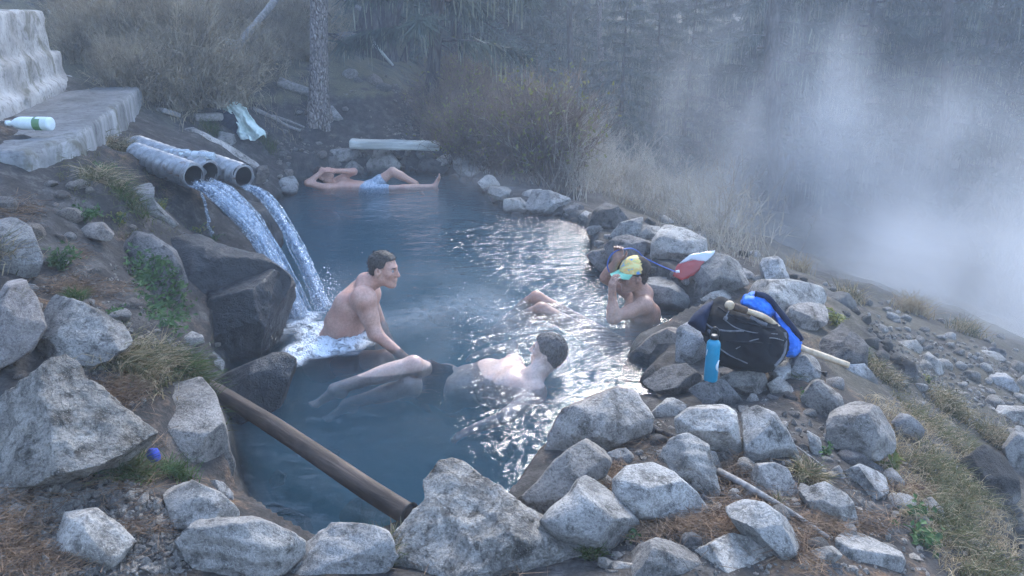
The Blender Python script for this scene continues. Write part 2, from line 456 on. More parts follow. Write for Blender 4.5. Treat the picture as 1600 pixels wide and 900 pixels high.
CTRL_PX = [  # px, py, height above the water
 (60,890,.50),(200,890,.42),(400,895,.30),(520,895,.26),(650,895,.26),(40,800,.55),(150,790,.50),(250,780,.46),(320,800,.33),
 (100,760,.55),(20,740,.60),(230,740,.46),(300,745,.36),(360,765,.18),(440,860,.16),(590,870,.12),
 (150,620,.66),(250,600,.55),(310,590,.45),(60,570,.74),(170,540,.72),(240,520,.66),(300,530,.45),(330,580,.2),
 (20,450,.92),(100,470,.82),(200,450,.72),(280,440,.5),(140,400,.88),(60,380,1.0),(220,380,.74),(300,370,.42),(370,420,.2),
 (20,300,1.14),(100,300,1.06),(170,310,1.02),(230,310,.86),(290,320,.62),(360,340,.3),(410,330,.1),
 (60,232,1.24),(130,225,1.16),(190,238,1.02),(250,255,.92),(330,250,.72),(400,270,.4),(420,300,.12),(340,220,.75),(300,190,.85),
 (430,250,.3),(480,245,.28),(560,245,.2),(650,250,.18),(730,262,.15),(450,215,.45),(560,205,.46),(660,208,.35),(720,225,.15),
 (497,188,.62),(400,190,.75),(560,150,.92),(640,160,.75),(440,140,1.05),(600,100,1.2),(520,90,1.4),(300,120,1.35),(400,95,1.4),
 (200,110,1.45),(680,120,.8),
 (780,240,.02),(860,250,-.25),(800,300,.1),(860,328,.12),(900,335,.1),(940,360,.16),(960,390,.18),(1040,440,.2),(1080,470,.18),
 (930,310,-.3),(1000,325,-.6),(1060,350,-.45),(1040,380,.25),(1100,395,.2),(1150,420,.15),(1200,440,.1),(1260,455,.1),(1310,475,0),
 (1130,390,-.7),(1200,410,-.9),(1300,450,-.7),(1400,490,-.9),
 (1120,540,.12),(1180,580,.2),(1100,600,.12),(1060,640,.15),(1150,480,.16),(1250,520,.18),(1300,560,.15),(1340,520,-.05),
 (1010,680,.22),(950,720,.27),(1100,680,.28),(1200,640,.26),(1250,610,.24),(1330,620,.14),(1380,590,-.15),(1400,540,-.5),(1480,560,-.75),(1560,590,-.95),
 (900,800,.3),(960,850,.34),(1050,800,.36),(1100,850,.40),(1130,760,.34),(1250,760,.33),(1250,880,.38),(1350,880,.28),(1300,720,.28),(1380,720,.12),
 (1420,640,-.15),(1480,680,-.2),(1450,760,.08),(1520,720,-.15),(1480,860,.12),(1560,820,-.12),(1590,870,-.3),(1590,760,-.55),(1590,680,-.85),
 (1500,500,-1.5),(1590,540,-1.6),(1400,420,-2.2),(1300,380,-2.4),(1550,430,-2.6),(1200,330,-2.2),(1100,290,-1.6),(1000,270,-1.3),(920,240,-1.2)]
CTRL_W = [(0,0,.6),(-1.5,0,.75),(1.5,0,.45),(0,-3,.9),(-3,-2,1.4),(3,-2,-.2),(4,1,-.8),(-3,1,.95),(-5,3,1.5),(6,3,-1.8),(9,6,-2.8),(7,0,-1.8),
 (-7,7,1.8),(-7,10.5,1.95),(-6,14,2.15),(-4,17,2.2),(-9,18,3.4),(-2.6,20,1.9),(-.5,22,1.0),(-4,24,3.0),(2.5,18,-.9),(4,22,-2.4),(6,16,-3.0),(9,14,-3.2),(11,20,-3.4),
 (7,27,-2.4),(12,30,-1.6),(18,22,-1.8),(3,30,-1.0),(-3,34,3.6),(20,34,0.6),(9,40,1.0),(0,46,4),(-14,34,8),(-25,30,11),(-40,60,16),(0,70,8),(30,70,9),(40,40,7),
 (60,60,12),(-60,60,18),(18,8,-3.2),(25,0,-4),(40,10,-1),(-20,5,7),(-30,-20,12),(0,-30,4),(30,-30,-4),(0,-80,8),(-80,-40,14),(80,-40,6)]
C = np.array([tuple(at(x, y, z)) for x, y, z in CTRL_PX] + [tuple(map(float, c)) for c in CTRL_W])
def _phi(d): return np.sqrt(d * d + 0.05 ** 2)
_D = np.sqrt(((C[:, None, :2] - C[None, :, :2]) ** 2).sum(2))
_A = np.zeros((len(C) + 3,) * 2)
_A[:len(C), :len(C)] = -_phi(_D) + np.eye(len(C)) * -0.02
_A[:len(C), len(C)] = 1; _A[:len(C), len(C) + 1:] = C[:, :2]
_A[len(C):, :len(C)] = _A[:len(C), len(C):].T
_W = np.linalg.solve(_A, np.concatenate([C[:, 2], np.zeros(3)]))
def H_smooth(x, y):
    x = np.atleast_1d(np.asarray(x, float)); y = np.atleast_1d(np.asarray(y, float))
    out = np.empty(len(x))
    for s in range(0, len(x), 20000):
        X = np.stack([x[s:s + 20000], y[s:s + 20000]], 1)
        d = np.sqrt(((X[:, None] - C[None, :, :2]) ** 2).sum(2))
        out[s:s + 20000] = -_phi(d) @ _W[:len(C)] + _W[len(C)] + X @ _W[len(C) + 1:]
    return out
def smooth01(t):
    t = np.clip(t, 0, 1); return t * t * (3 - 2 * t)
def H(x, y):
    x = np.atleast_1d(np.asarray(x, float)); y = np.atleast_1d(np.asarray(y, float))
    h = H_smooth(x, y)
    d = pool_sd(x, y)
    r = np.hypot(x, y)
    p = np.stack([x, y, np.zeros_like(x)], 1)
    amp = np.clip(0.012 + 0.006 * r, 0, 0.14)
    h = h + amp * fbm(p * 1.1, 4, 3) * 1.6 + np.clip(0.010 * r, 0.01, 0.05) * 0.5 * fbm(p * 5.0, 3, 5)
    lf = smooth01((-x - 1.0) / .8) * smooth01((8.5 - y) / 2) * smooth01((y - 2.5) / 1.0) * (d < 0)
    h = h + lf * (.05 * ridged(p * 2.3, 4, 31) + .03 * fbm(p * 9, 3, 33))
    rim = smooth01(1 - np.abs(d) / 0.35) * (h < 0.07)          # keep the rim above the water
    h = np.where((d < 0) & (d > -0.35), np.where(h < 0.07, h * (1 - rim) + 0.07 * rim, h), h)
    s = smooth01(d / 0.34)
    bot = -0.62 + 0.10 * fbm(p * 0.9, 3, 9) + 0.03 * fbm(p * 5, 3, 12)
    return np.where(d > 0, np.minimum(h, 0.10) * (1 - s) + bot * s, h)
def Hz(x, y): return float(H(x, y)[0])
_TT = np.concatenate([np.arange(1.2, 14, 0.025), np.arange(14, 60, 0.15)])
_GX, _GY, _GS = np.arange(-9, 11, .05), np.arange(1.0, 19, .05), .05
_a, _b = np.meshgrid(_GX, _GY, indexing='ij')
_GH = H(_a.ravel(), _b.ravel()).reshape(_a.shape)
def Hq(x, y):                             # quick look-up of H near the pool
    x = np.atleast_1d(np.asarray(x, float)); y = np.atleast_1d(np.asarray(y, float))
    u = (x + 9) / _GS; v = (y - 1.0) / _GS
    ok = (u >= 0) & (v >= 0) & (u < len(_GX) - 1) & (v < len(_GY) - 1)
    u2, v2 = np.clip(u, 0, len(_GX) - 1.001), np.clip(v, 0, len(_GY) - 1.001)
    i, j = u2.astype(int), v2.astype(int); f, g = u2 - i, v2 - j
    r = _GH[i, j] * (1 - f) * (1 - g) + _GH[i + 1, j] * f * (1 - g) + _GH[i, j + 1] * (1 - f) * g + _GH[i + 1, j + 1] * f * g
    if not ok.all(): r[~ok] = H(x[~ok], y[~ok])
    return r
def hit(px, py, lift=0.0):                # pixel -> point on the terrain
    d = ray(px, py); P = CAM + d * _TT[:, None]
    k0 = min(len(P) - 1, 620)
    k = np.nonzero(P[:k0, 2] < Hq(P[:k0, 0], P[:k0, 1]) + lift)[0]
    if not len(k): k = np.nonzero(P[:, 2] < H(P[:, 0], P[:, 1]) + lift)[0]
    return P[k[0]] if len(k) else P[-1]

def build_terrain():
    rr = np.concatenate([np.linspace(0.05, 1.5, 12), 1.5 * (85 / 1.5) ** np.linspace(0.002, 1, 400)])
    aa = np.radians(np.concatenate([np.linspace(-44, 44, 430), np.linspace(44.8, 315.2, 110)]))
    A, RR = np.meshgrid(aa, rr)
    x = (np.sin(A) * RR).ravel(); y = (np.cos(A) * RR).ravel()
    z = H(x, y)
    n, m = len(aa), len(rr)
    i0 = (np.arange(m - 1)[:, None] * n + np.arange(n)[None]).ravel()
    i1 = (np.arange(m - 1)[:, None] * n + (np.arange(n)[None] + 1) % n).ravel()
    Q = np.stack([i0, i0 + n, i1 + n, i1], 1)
    me = mesh_np('ground', np.stack([x, y, z], 1), Q, M['soil'])
    d = pool_sd(x, y)
    ca = me.color_attributes.new('zone', 'FLOAT_COLOR', 'POINT')
    colr = np.ones((len(x), 4), np.float32)
    colr[:, 0] = smooth01((d + 0.02) / 0.12) * (z < 0.05)
    hill = smooth01((y - 8.5) / 2.0) * (x < 0.3 * y) * (z > 0.9) + (z < -0.3) * (d < 0) * 0.35
    hill = np.maximum(hill, ((x > 1.9) & (y < 6)) * 0.25 * (d < 0))
    colr[:, 1] = np.clip(hill, 0, 1)
    colr[:, 2] = np.where(d > 0, smooth01((z + .48) / .3) * (z < .06) , np.clip((y < 7.5) * (z > 0.05) * 1.0, 0, 1))
    ca.data.foreach_set('color', colr.ravel())
    o = link('ground', me); tag(o, kind='structure', label='bare soil, forest floor and pool bed', cat='ground')
build_terrain()

def build_water():
    c = POOL.mean(0); n = len(POOL)
    # outward offset so the sheet ends under the rim stones
    out = []
    for i in range(n):
        t = POOL[(i + 1) % n] - POOL[i - 1]; t /= np.linalg.norm(t)
        nn = np.array((t[1], -t[0]))
        q = POOL[i] + nn * 0.05
        if pool_sd(np.array([q[0]]), np.array([q[1]]))[0] > 0: nn = -nn
        out.append(POOL[i] + nn * 0.13)
    bm = bmesh.new()
    top = [bm.verts.new((p[0], p[1], 0.0)) for p in out]
    f = bm.faces.new(top)
    if f.normal.z < 0 or True: bm.normal_update()
    if f.normal.z < 0: f.normal_flip()
    e = bmesh.ops.extrude_face_region(bm, geom=[f])
    for v in e['geom']:
        if isinstance(v, bmesh.types.BMVert): v.co.z = -0.95
    bmesh.ops.recalc_face_normals(bm, faces=bm.faces)
    bmesh.ops.triangulate(bm, faces=bm.faces)
    me = bpy.data.meshes.new('pool_water'); bm.to_mesh(me); bm.free()
    me.materials.append(M['water'])
    o = link('pool_water', me); tag(o, kind='structure', label='steaming blue grey water of the hot spring pool', cat='water')
build_water()
# ------------------------------------------------------------------ traced boulders
def poly_radius(poly, n=160):
    P = np.asarray(poly, float)
    x, y = P[:, 0], P[:, 1]; x2, y2 = np.roll(x, -1), np.roll(y, -1)
    cr = x * y2 - x2 * y; A = cr.sum() / 2
    c = np.array((((x + x2) * cr).sum(), ((y + y2) * cr).sum())) / (6 * A)
    th = np.linspace(-np.pi, np.pi, n, endpoint=False)
    d = np.stack([np.cos(th), np.sin(th)], 1); r = np.zeros(n)
    for i in range(len(P)):
        a, b = P[i] - c, P[(i + 1) % len(P)] - c
        e = b - a; den = d[:, 0] * e[1] - d[:, 1] * e[0]
        with np.errstate(divide='ignore', invalid='ignore'):
            t = (a[0] * e[1] - a[1] * e[0]) / den; s = (a[0] * d[:, 1] - a[1] * d[:, 0]) / den
        ok = (np.abs(den) > 1e-9) & (t > 0) & (s >= -1e-6) & (s <= 1 + 1e-6)
        r = np.where(ok & (t > r), t, r)
    return c, th, np.maximum(r, 1.0)
def traced_rock(label, mat, poly, thick=0.85, sub=4, seed=None, base=None, rough=0.05, facets=8, z=None, name='rock', cat='rock', group=None, strata=0.0, kexp=3.0, planes=(), grow=1.13, sink=-0.03):
    seed = seed if seed is not None else abs(hash_str(label)) % 9999
    rg = np.random.default_rng(seed)
    c, th, rad = poly_radius(poly)
    rad = rad * grow
    lo = max(poly, key=lambda p: p[1]) if base is None else base
    g = at(lo[0], lo[1], z) if z is not None else hit(lo[0], min(lo[1], 899), sink)
    dep0 = depth_of(g)
    mpp = dep0 / FPX
    xs = [p[0] for p in poly]; ys = [p[1] for p in poly]
    hw = 0.5 * math.sqrt((max(xs) - min(xs)) * (max(ys) - min(ys))) * mpp
    T = hw * thick
    dep = dep0 + 0.25 * T
    U, F = ico(sub)
    a, b, cc = U[:, 0], U[:, 1], U[:, 2]
    rho = np.hypot(a, b); ang = np.arctan2(-b, a)            # image y points down
    Rr = np.interp(ang, np.append(th, np.pi), np.append(rad, rad[0]))
    s = 1.0 / ((rho ** kexp + np.abs(cc) ** kexp) ** (1 / kexp))
    px = c[0] + s * rho * Rr * np.cos(ang); py = c[1] + s * rho * Rr * np.sin(ang)
    dd = dep - s * cc * T
    # shear: the upper half leans away, the lower half towards the camera, as a rock on the ground does
    dd = dd - (py - c[1]) * mpp * 0.35
    V = CAM + (FWD + ((px - 800) / FPX)[:, None] * RIGHT + ((450 - py) / FPX)[:, None] * UP) * dd[:, None]
    ctr = CAM + ray(c[0], c[1]) * dep
    L = V - ctr
    size = hw
    pl = [np.array(p, float) for p in planes]
    for k in range(facets):
        n = rg.normal(size=3)
        toward = -FWD
        n = n / np.linalg.norm(n) + toward * rg.uniform(0.3, 1.2) + np.array((0, 0, 1.0)) * rg.uniform(-0.4, 1.0)
        pl.append(n)
    for n in pl:
        n = n / np.linalg.norm(n)
        pr = L @ n; hmax = pr.max()
        d = hmax * rg.uniform(0.55, 0.82)
        L = L - np.outer(np.maximum(pr - d, 0) * 0.97, n)
    q = L / size
    off = rg.uniform(0, 50, 3)
    dirn = L / (np.linalg.norm(L, axis=1)[:, None] + 1e-9)
    disp = 0.6 * fbm(q * 1.6 + off, 5, seed % 97) + 0.5 * (ridged(q * 2.6 + off, 4, seed % 89) - 0.2) + 0.25 * fbm(q * 9 + off, 3, seed % 71)
    if strata:
        disp = disp + strata * np.abs(((q @ np.array((0.15, 0.35, 0.93)) * 3.2 + 0.4 * fbm(q * 1.5, 3, 4)) % 1.0) - 0.5) * 2
    L = L + dirn * (disp * rough * size * 1.35)[:, None]
    V = ctr + L
    base_pt = np.array((ctr[0], ctr[1], V[:, 2].min()))
    o = obj(name, V, F, M[mat], None, tuple(base_pt))
    tag(o, label, cat, group)
    return o
def hash_str(s):
    h = 7
    for ch in s: h = (h * 131 + ord(ch)) & 0x7fffffff
    return h
ROCKS = [
 # foreground, left bank
 ('big rough pale boulder with knobbly pitted face above the litter of small stones', 'rock_rough', [(0,603),(20,585),(58,553),(78,556),(115,578),(130,600),(152,615),(178,637),(205,655),(229,674),(228,700),(205,722),(150,724),(100,745),(40,752),(-20,745),(-30,640)], dict(sub=6, rough=.085, facets=7)),
 ('squared grey slab leaning on the big rough boulder at the pool edge', 'rock', [(180,633),(228,622),(310,600),(330,625),(345,672),(350,702),(362,720),(360,748),(335,748),(300,735),(240,735),(228,690),(205,655)], dict(sub=5, rough=.025, facets=1, kexp=5.0, grow=1.16, planes=[(.25,-.75,.35),(.1,-.2,1),(-1,-.45,.2)])),
 ('pointed pale stone lying among pine needles and gravel', 'rock_pale', [(68,850),(90,837),(105,805),(150,799),(180,820),(205,845),(193,860),(175,886),(145,878),(100,870)], dict(sub=5, facets=5)),
 ('long layered pale rock with a split running along it', 'rock_pale', [(228,850),(250,838),(285,820),(340,816),(400,817),(450,835),(468,853),(460,872),(430,892),(330,902),(300,872),(260,858)], dict(sub=5, strata=.9, rough=.06)),
 ('flat-topped pale rock behind the long layered rock, half sunk in dark gravel', 'rock_pale', [(255,752),(300,754),(340,772),(374,800),(370,814),(340,822),(275,824),(268,800)], dict(sub=5)),
 ('small pale stone wedged under the squared slab', 'rock', [(322,748),(348,755),(362,770),(362,790),(340,788),(325,770)], dict(sub=4)),
 ('pale layered block beside the yellowing grass tuft at the front of the pool', 'rock_pale', [(448,882),(490,842),(520,823),(560,825),(590,831),(612,836),(610,870),(596,892),(560,908),(445,910)], dict(sub=5, strata=.6, rough=.06)),
 ('tall craggy grey boulder peaking over the end of the pole', 'rock_rough', [(622,880),(634,835),(660,806),(677,790),(673,765),(695,740),(716,733),(737,741),(762,762),(792,787),(842,816),(882,841),(907,862),(922,885),(930,925),(625,930)], dict(sub=6, rough=.085, facets=7)),
 ('grey-brown boulder of the upper left bank, in front of the brown slope', 'rock_brown', [(-30,442),(30,432),(52,470),(66,510),(45,545),(15,562),(-30,580)], dict(sub=5)),
 ('broad low grey rock sprinkled with pine needles beside the grass clump', 'rock', [(64,480),(90,467),(130,478),(185,508),(197,535),(165,560),(120,578),(75,565),(58,520)], dict(sub=5, rough=.07)),
 ('grey stone above the tawny needle drift near the left slope', 'rock', [(-20,345),(12,335),(45,360),(62,400),(55,428),(20,432),(-20,425)], dict(sub=4)),
 ('rounded dark stone mound rising behind the green creeper', 'rock_dark', [(130,420),(165,385),(195,368),(235,372),(268,395),(285,440),(270,470),(200,470),(150,455)], dict(sub=5)),
 ('small brown stone embedded beneath the leafy weeds below the slope', 'rock_brown', [(122,365),(140,350),(165,348),(178,362),(170,375),(135,378)], dict(sub=4)),
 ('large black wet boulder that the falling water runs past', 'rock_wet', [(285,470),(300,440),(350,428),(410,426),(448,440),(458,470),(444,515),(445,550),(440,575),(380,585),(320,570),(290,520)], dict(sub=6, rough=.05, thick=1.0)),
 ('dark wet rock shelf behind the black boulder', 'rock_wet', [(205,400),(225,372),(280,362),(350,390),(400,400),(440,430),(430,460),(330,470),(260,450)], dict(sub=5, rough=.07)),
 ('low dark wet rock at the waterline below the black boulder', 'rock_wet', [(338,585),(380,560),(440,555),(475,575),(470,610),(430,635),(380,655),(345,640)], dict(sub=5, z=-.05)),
 ('small grey stone between the grass clump and the black boulder', 'rock', [(230,535),(245,525),(265,532),(276,548),(262,556),(238,552)], dict(sub=4)),
 ('round pale stone at the foot of the green creeper', 'rock', [(285,530),(300,519),(315,525),(320,540),(300,548),(286,545)], dict(sub=4)),
 ('cracked grey stones edge piece beside the bright grass by the water', 'rock', [(315,545),(335,548),(350,565),(345,585),(325,580),(313,562)], dict(sub=4)),
 # foreground right: the dam
 ('rounded dark grey boulder beside the craggy peak', 'rock', [(893,775),(903,757),(917,750),(940,764),(975,795),(997,823),(995,836),(965,855),(937,870),(900,858),(872,838),(850,815),(868,795)], dict(sub=5, rough=.03, facets=3)),
 ('long grey boulder sloping into the pool behind the rounded one', 'rock', [(806,788),(840,755),(868,722),(890,705),(915,690),(940,702),(948,725),(938,748),(917,755),(895,775),(870,800),(850,820),(825,812)], dict(sub=5, rough=.04)),
 ('broad pale boulder at the pool edge above the long sloping one', 'rock_pale', [(853,705),(868,672),(885,640),(925,625),(958,611),(985,615),(1003,638),(1012,655),(1006,676),(985,684),(945,704),(915,698),(890,712),(865,722)], dict(sub=5, rough=.05)),
 ('flat pale paving-like slab in the middle of the dam', 'rock_pale', [(965,752),(985,733),(1020,728),(1050,741),(1082,770),(1113,812),(1100,818),(1060,810),(1000,808),(982,797),(965,777)], dict(sub=5, rough=.03, facets=3, kexp=3.2)),
 ('fissured grey block with parallel cracks beside the flat slab', 'rock', [(1036,712),(1055,687),(1080,683),(1103,698),(1113,735),(1121,765),(1116,778),(1085,760),(1055,737)], dict(sub=5, strata=.7)),
 ('small chip of rock against the fissured block', 'rock_pale', [(1102,704),(1118,708),(1128,732),(1120,746),(1110,735)], dict(sub=4)),
 ('small pale stone between the broad boulder and the flat slab', 'rock_pale', [(942,716),(958,701),(985,697),(1002,715),(990,728),(950,734)], dict(sub=4)),
 ('bright pale block behind the fissured one, below the bottle', 'rock_pale', [(1061,656),(1080,640),(1105,629),(1130,634),(1147,650),(1152,685),(1170,728),(1150,728),(1120,702),(1065,684)], dict(sub=5, rough=.05)),
 ('blue-grey block right of the bright pale one', 'rock', [(1163,646),(1185,639),(1210,649),(1231,680),(1243,706),(1236,723),(1190,724),(1166,712)], dict(sub=5, rough=.04)),
 ('smooth egg-shaped stone above the needle-filled gap', 'rock', [(1173,745),(1185,728),(1210,726),(1240,739),(1249,765),(1244,787),(1215,787),(1180,768)], dict(sub=5, rough=.03)),
 ('tilted grey slab with brown needles heaped below it', 'rock', [(1253,770),(1290,756),(1320,774),(1347,805),(1350,822),(1300,827),(1263,802)], dict(sub=5, rough=.03, kexp=3.2)),
 ('grey rock with flat face beside the long weathered stick', 'rock', [(1138,796),(1165,785),(1195,790),(1230,815),(1257,850),(1248,885),(1215,870),(1165,838)], dict(sub=5)),
 ('wide sloping foreground slab with a hollow in it', 'rock_pale', [(1065,852),(1100,834),(1140,836),(1200,850),(1242,890),(1250,925),(1120,925),(1090,880)], dict(sub=5)),
 ('low foreground rock behind tangled brown needles', 'rock', [(975,862),(1030,846),(1062,858),(1102,880),(1135,925),(975,925)], dict(sub=5)),
 ('foreground stone next to a tuft of green at the craggy boulder', 'rock', [(930,892),(960,879),(1010,886),(1022,925),(930,925)], dict(sub=4)),
 ('wedge-shaped block with a bright top edge at the front of the dam', 'rock_pale', [(1310,846),(1325,835),(1345,837),(1402,865),(1408,878),(1395,925),(1312,925)], dict(sub=5, rough=.03, facets=2, kexp=3.6, planes=[(-.1,-1,.05),(0.2,.1,1)])),
 ('white-topped foreground slab beside the broad-leaved weed', 'rock_pale', [(1388,872),(1410,861),(1475,849),(1512,865),(1550,902),(1545,930),(1385,930)], dict(sub=5)),
 ('small blue-grey stone in the corner below the stick', 'rock', [(1250,872),(1268,860),(1303,853),(1314,868),(1300,880),(1262,886)], dict(sub=4)),
 ('small dark stone in the corner below the blue-grey one', 'rock_dark', [(1272,890),(1290,878),(1314,882),(1314,900),(1280,905)], dict(sub=4)),
 ('large rounded dark boulder perched over the drop beside dry grass', 'rock_dark', [(1505,725),(1538,700),(1568,718),(1587,750),(1590,778),(1562,797),(1520,785),(1500,755)], dict(sub=5)),
 ('large flat sloping rock in the bank of dead grass', 'rock', [(1298,650),(1325,618),(1370,640),(1395,675),(1394,702),(1372,714),(1310,718),(1295,690)], dict(sub=5, rough=.05)),
 ('slate grey slab with weeds growing around it below the walking stick', 'rock', [(1250,606),(1280,596),(1312,620),(1320,652),(1290,658),(1258,637)], dict(sub=5, rough=.05)),
 ('upright dark stone with a green plant on top', 'rock_dark', [(1272,560),(1285,520),(1308,504),(1335,514),(1352,542),(1350,573),(1322,575),(1290,568)], dict(sub=5, rough=.06)),
 ('pale stone under the tip of the walking stick', 'rock_pale', [(1308,573),(1350,570),(1370,594),(1374,614),(1345,604),(1320,590)], dict(sub=4)),
 ('rounded grey stone below the blue jacket', 'rock', [(1234,560),(1258,548),(1281,560),(1279,590),(1252,601),(1234,586)], dict(sub=5, rough=.03)),
 ('pale wedge stone under the corner of the backpack', 'rock_pale', [(1200,577),(1228,557),(1244,592),(1227,602),(1210,598)], dict(sub=4)),
 ('small egg-shaped stone below the backpack', 'rock_pale', [(1200,601),(1218,589),(1240,602),(1240,616),(1210,621)], dict(sub=4)),
 ('three-sided grey stone that the backpack rests on', 'rock', [(1128,592),(1158,577),(1190,579),(1206,605),(1203,622),(1150,618)], dict(sub=5)),
 ('dark grey stone that the teal bottle stands on', 'rock_dark', [(1080,610),(1108,592),(1132,596),(1162,630),(1152,642),(1110,637)], dict(sub=5)),
 ('dark flat stone at the water beside the teal bottle', 'rock_dark', [(1010,596),(1038,575),(1070,571),(1092,588),(1088,610),(1070,622),(1030,613)], dict(sub=5)),
 ('rounded brown-grey stone poking into the water before the backpack', 'rock_brown', [(992,549),(1020,525),(1060,507),(1070,520),(1058,560),(1000,565)], dict(sub=5)),
 ('blocky grey stone between the backpack and the pool', 'rock', [(1060,516),(1085,503),(1107,518),(1108,570),(1070,576),(1057,560)], dict(sub=5)),
 ('bright little pale stone at the water under the flat dark one', 'rock_pale', [(1018,646),(1045,621),(1072,620),(1070,640),(1052,657),(1028,660)], dict(sub=4)),
 ('large pale boulder on top of the dam, above the water bag', 'rock_pale', [(1022,404),(1022,380),(1040,352),(1070,360),(1097,374),(1116,394),(1085,408),(1050,412)], dict(sub=5)),
 ('boulder that the red water bag lies on', 'rock', [(1076,440),(1090,412),(1112,398),(1135,402),(1157,416),(1168,442),(1125,460),(1090,458)], dict(sub=5)),
 ('smooth grey boulder just behind the bather in the cap', 'rock', [(1006,450),(1018,434),(1040,432),(1062,440),(1087,462),(1096,478),(1060,490),(1020,484)], dict(sub=5, rough=.03)),
 ('round dark boulder on the dam with a pale yellowish side', 'rock_dark', [(923,352),(930,330),(950,317),(970,321),(982,335),(978,352),(950,362)], dict(sub=5)),
 ('grey boulder next to the round dark one on the dam', 'rock', [(952,372),(970,350),(1000,341),(1010,348),(1000,368),(975,382)], dict(sub=5)),
 ('pale jagged boulder in the middle of the dam crest', 'rock', [(974,372),(990,356),(1020,347),(1042,352),(1036,372),(1005,380)], dict(sub=5)),
 ('wide dark boulder at the water above the raised hand', 'rock_dark', [(948,385),(965,372),(1005,366),(1030,382),(1034,408),(1000,415),(960,405)], dict(sub=5)),
 ('wet dark boulder at the waterline left of the cap', 'rock_dark', [(920,400),(935,388),(960,385),(985,400),(1000,420),(975,428),(940,424)], dict(sub=5)),
 ('long flat pale slab behind the backpack', 'rock_pale', [(1138,452),(1160,440),(1230,439),(1282,448),(1295,470),(1278,486),(1240,492),(1190,478),(1150,470)], dict(sub=5, rough=.03, kexp=3.0)),
 ('brown-grey rock under the long flat slab', 'rock_brown', [(1225,485),(1250,476),(1290,475),(1290,505),(1270,520),(1240,518)], dict(sub=5)),
 ('hazy pale rock on the crest above the weeds', 'rock_pale', [(1288,470),(1300,452),(1325,460),(1338,475),(1330,490),(1300,490)], dict(sub=4)),
 ('round pale rock standing on the far crest of the dam', 'rock_pale', [(1183,430),(1193,406),(1215,403),(1236,422),(1234,444),(1192,446)], dict(sub=5)),
 ('small pale rock between the water bag boulder and backpack', 'rock_pale', [(1092,470),(1112,458),(1135,452),(1145,465),(1125,478),(1100,480)], dict(sub=4)),
 ('small grey rock beside the long flat slab', 'rock', [(1150,425),(1165,418),(1178,430),(1175,442),(1155,442)], dict(sub=4)),
 # far rim of the pool
 ('big triangular pale rock under the plank at the far end of the pool', 'rock_pale', [(558,262),(566,248),(580,232),(600,231),(614,242),(628,258),(618,267),(575,270)], dict(sub=5, rough=.03)),
 ('wide low dark rock topped by a pale cap at the far rim', 'rock_dark', [(648,262),(655,248),(680,250),(708,258),(714,270),(700,274),(665,268)], dict(sub=4)),
 ('white rock resting on the low dark rock at the far rim', 'rock_pale', [(674,252),(685,241),(705,242),(716,252),(708,260),(685,258)], dict(sub=4)),
 ('tall squared rock at the right corner of the far rim', 'rock', [(708,258),(714,245),(733,229),(752,227),(759,250),(754,268),(735,275),(715,272)], dict(sub=5)),
 ('pale block in the water under the tall squared rock', 'rock_pale', [(712,280),(718,268),(740,264),(756,266),(750,280),(730,288)], dict(sub=4)),
 ('low pale rock at the waterline of the far rim', 'rock_pale', [(672,278),(685,269),(705,270),(712,280),(690,284)], dict(sub=4)),
 ('grey rock behind the raised elbow of the reclining bather', 'rock', [(520,272),(535,252),(550,244),(566,262),(566,274),(545,280)], dict(sub=4)),
 ('grey rock behind the head of the reclining bather', 'rock', [(448,262),(458,248),(485,249),(503,262),(495,280),(470,278)], dict(sub=4)),
 ('flat dark rock above the reclining bather', 'rock_dark', [(496,254),(512,244),(532,246),(535,256),(520,264),(500,262)], dict(sub=4)),
 ('low broad rock below the dirt path at the far rim', 'rock', [(500,244),(520,234),(555,232),(565,244),(540,252),(515,250)], dict(sub=4)),
 ('pale split stone beside the dirt path', 'rock_pale', [(462,240),(475,236),(490,245),(492,254),(475,252)], dict(sub=4)),
 ('small dark stone beside the plank support', 'rock_dark', [(622,255),(632,238),(642,245),(646,258),(635,262)], dict(sub=4)),
 ('knobbly stones cluster piece left of the reclining bather', 'rock', [(430,300),(440,280),(458,276),(466,288),(462,302),(445,308)], dict(sub=4)),
 ('round stone at the water left of the reclining bather', 'rock', [(460,298),(464,288),(474,287),(480,296),(474,303)], dict(sub=4)),
 ('brown round rock on the left shore past the falling water', 'rock_brown', [(392,278),(400,258),(415,255),(420,272),(412,285),(398,286)], dict(sub=4)),
 ('long smooth granite hump behind the corrugated pipes', 'rock_pale', [(250,205),(265,193),(300,200),(350,225),(400,255),(421,275),(405,285),(370,270),(320,250),(265,235)], dict(sub=5, rough=.03, thick=.7)),
 ('grey stone at the foot of the drying towel', 'rock', [(328,214),(345,206),(362,210),(370,222),(355,228),(335,224)], dict(sub=4)),
 ('first round pale stone of the right rim past the corner', 'rock_pale', [(748,285),(755,272),(772,276),(782,285),(775,296),(757,296)], dict(sub=4)),
 ('knobbly pale stone second along the right rim', 'rock_pale', [(762,302),(768,290),(790,290),(800,300),(795,312),(775,312)], dict(sub=4)),
 ('white stone of the right rim at the water', 'rock_pale', [(783,322),(790,312),(812,310),(826,322),(820,333),(795,333)], dict(sub=4)),
 ('large grey stone of the right rim beyond the bright reflection', 'rock', [(822,322),(835,298),(860,300),(886,310),(890,322),(865,332),(835,332)], dict(sub=5)),
 ('low pale stone behind the right rim', 'rock_pale', [(815,306),(822,296),(842,294),(850,302),(835,310)], dict(sub=4)),
 ('dark stone beside the large grey rim stone', 'rock_dark', [(880,325),(892,316),(912,322),(912,335),(890,338)], dict(sub=4)),
 ('small pale stone at the tip of the right rim', 'rock_pale', [(905,338),(915,330),(930,336),(932,346),(915,350)], dict(sub=4)),
 ('pale triangular pebble at the bright water edge', 'rock_pale', [(838,335),(852,325),(865,332),(862,340),(845,341)], dict(sub=3)),
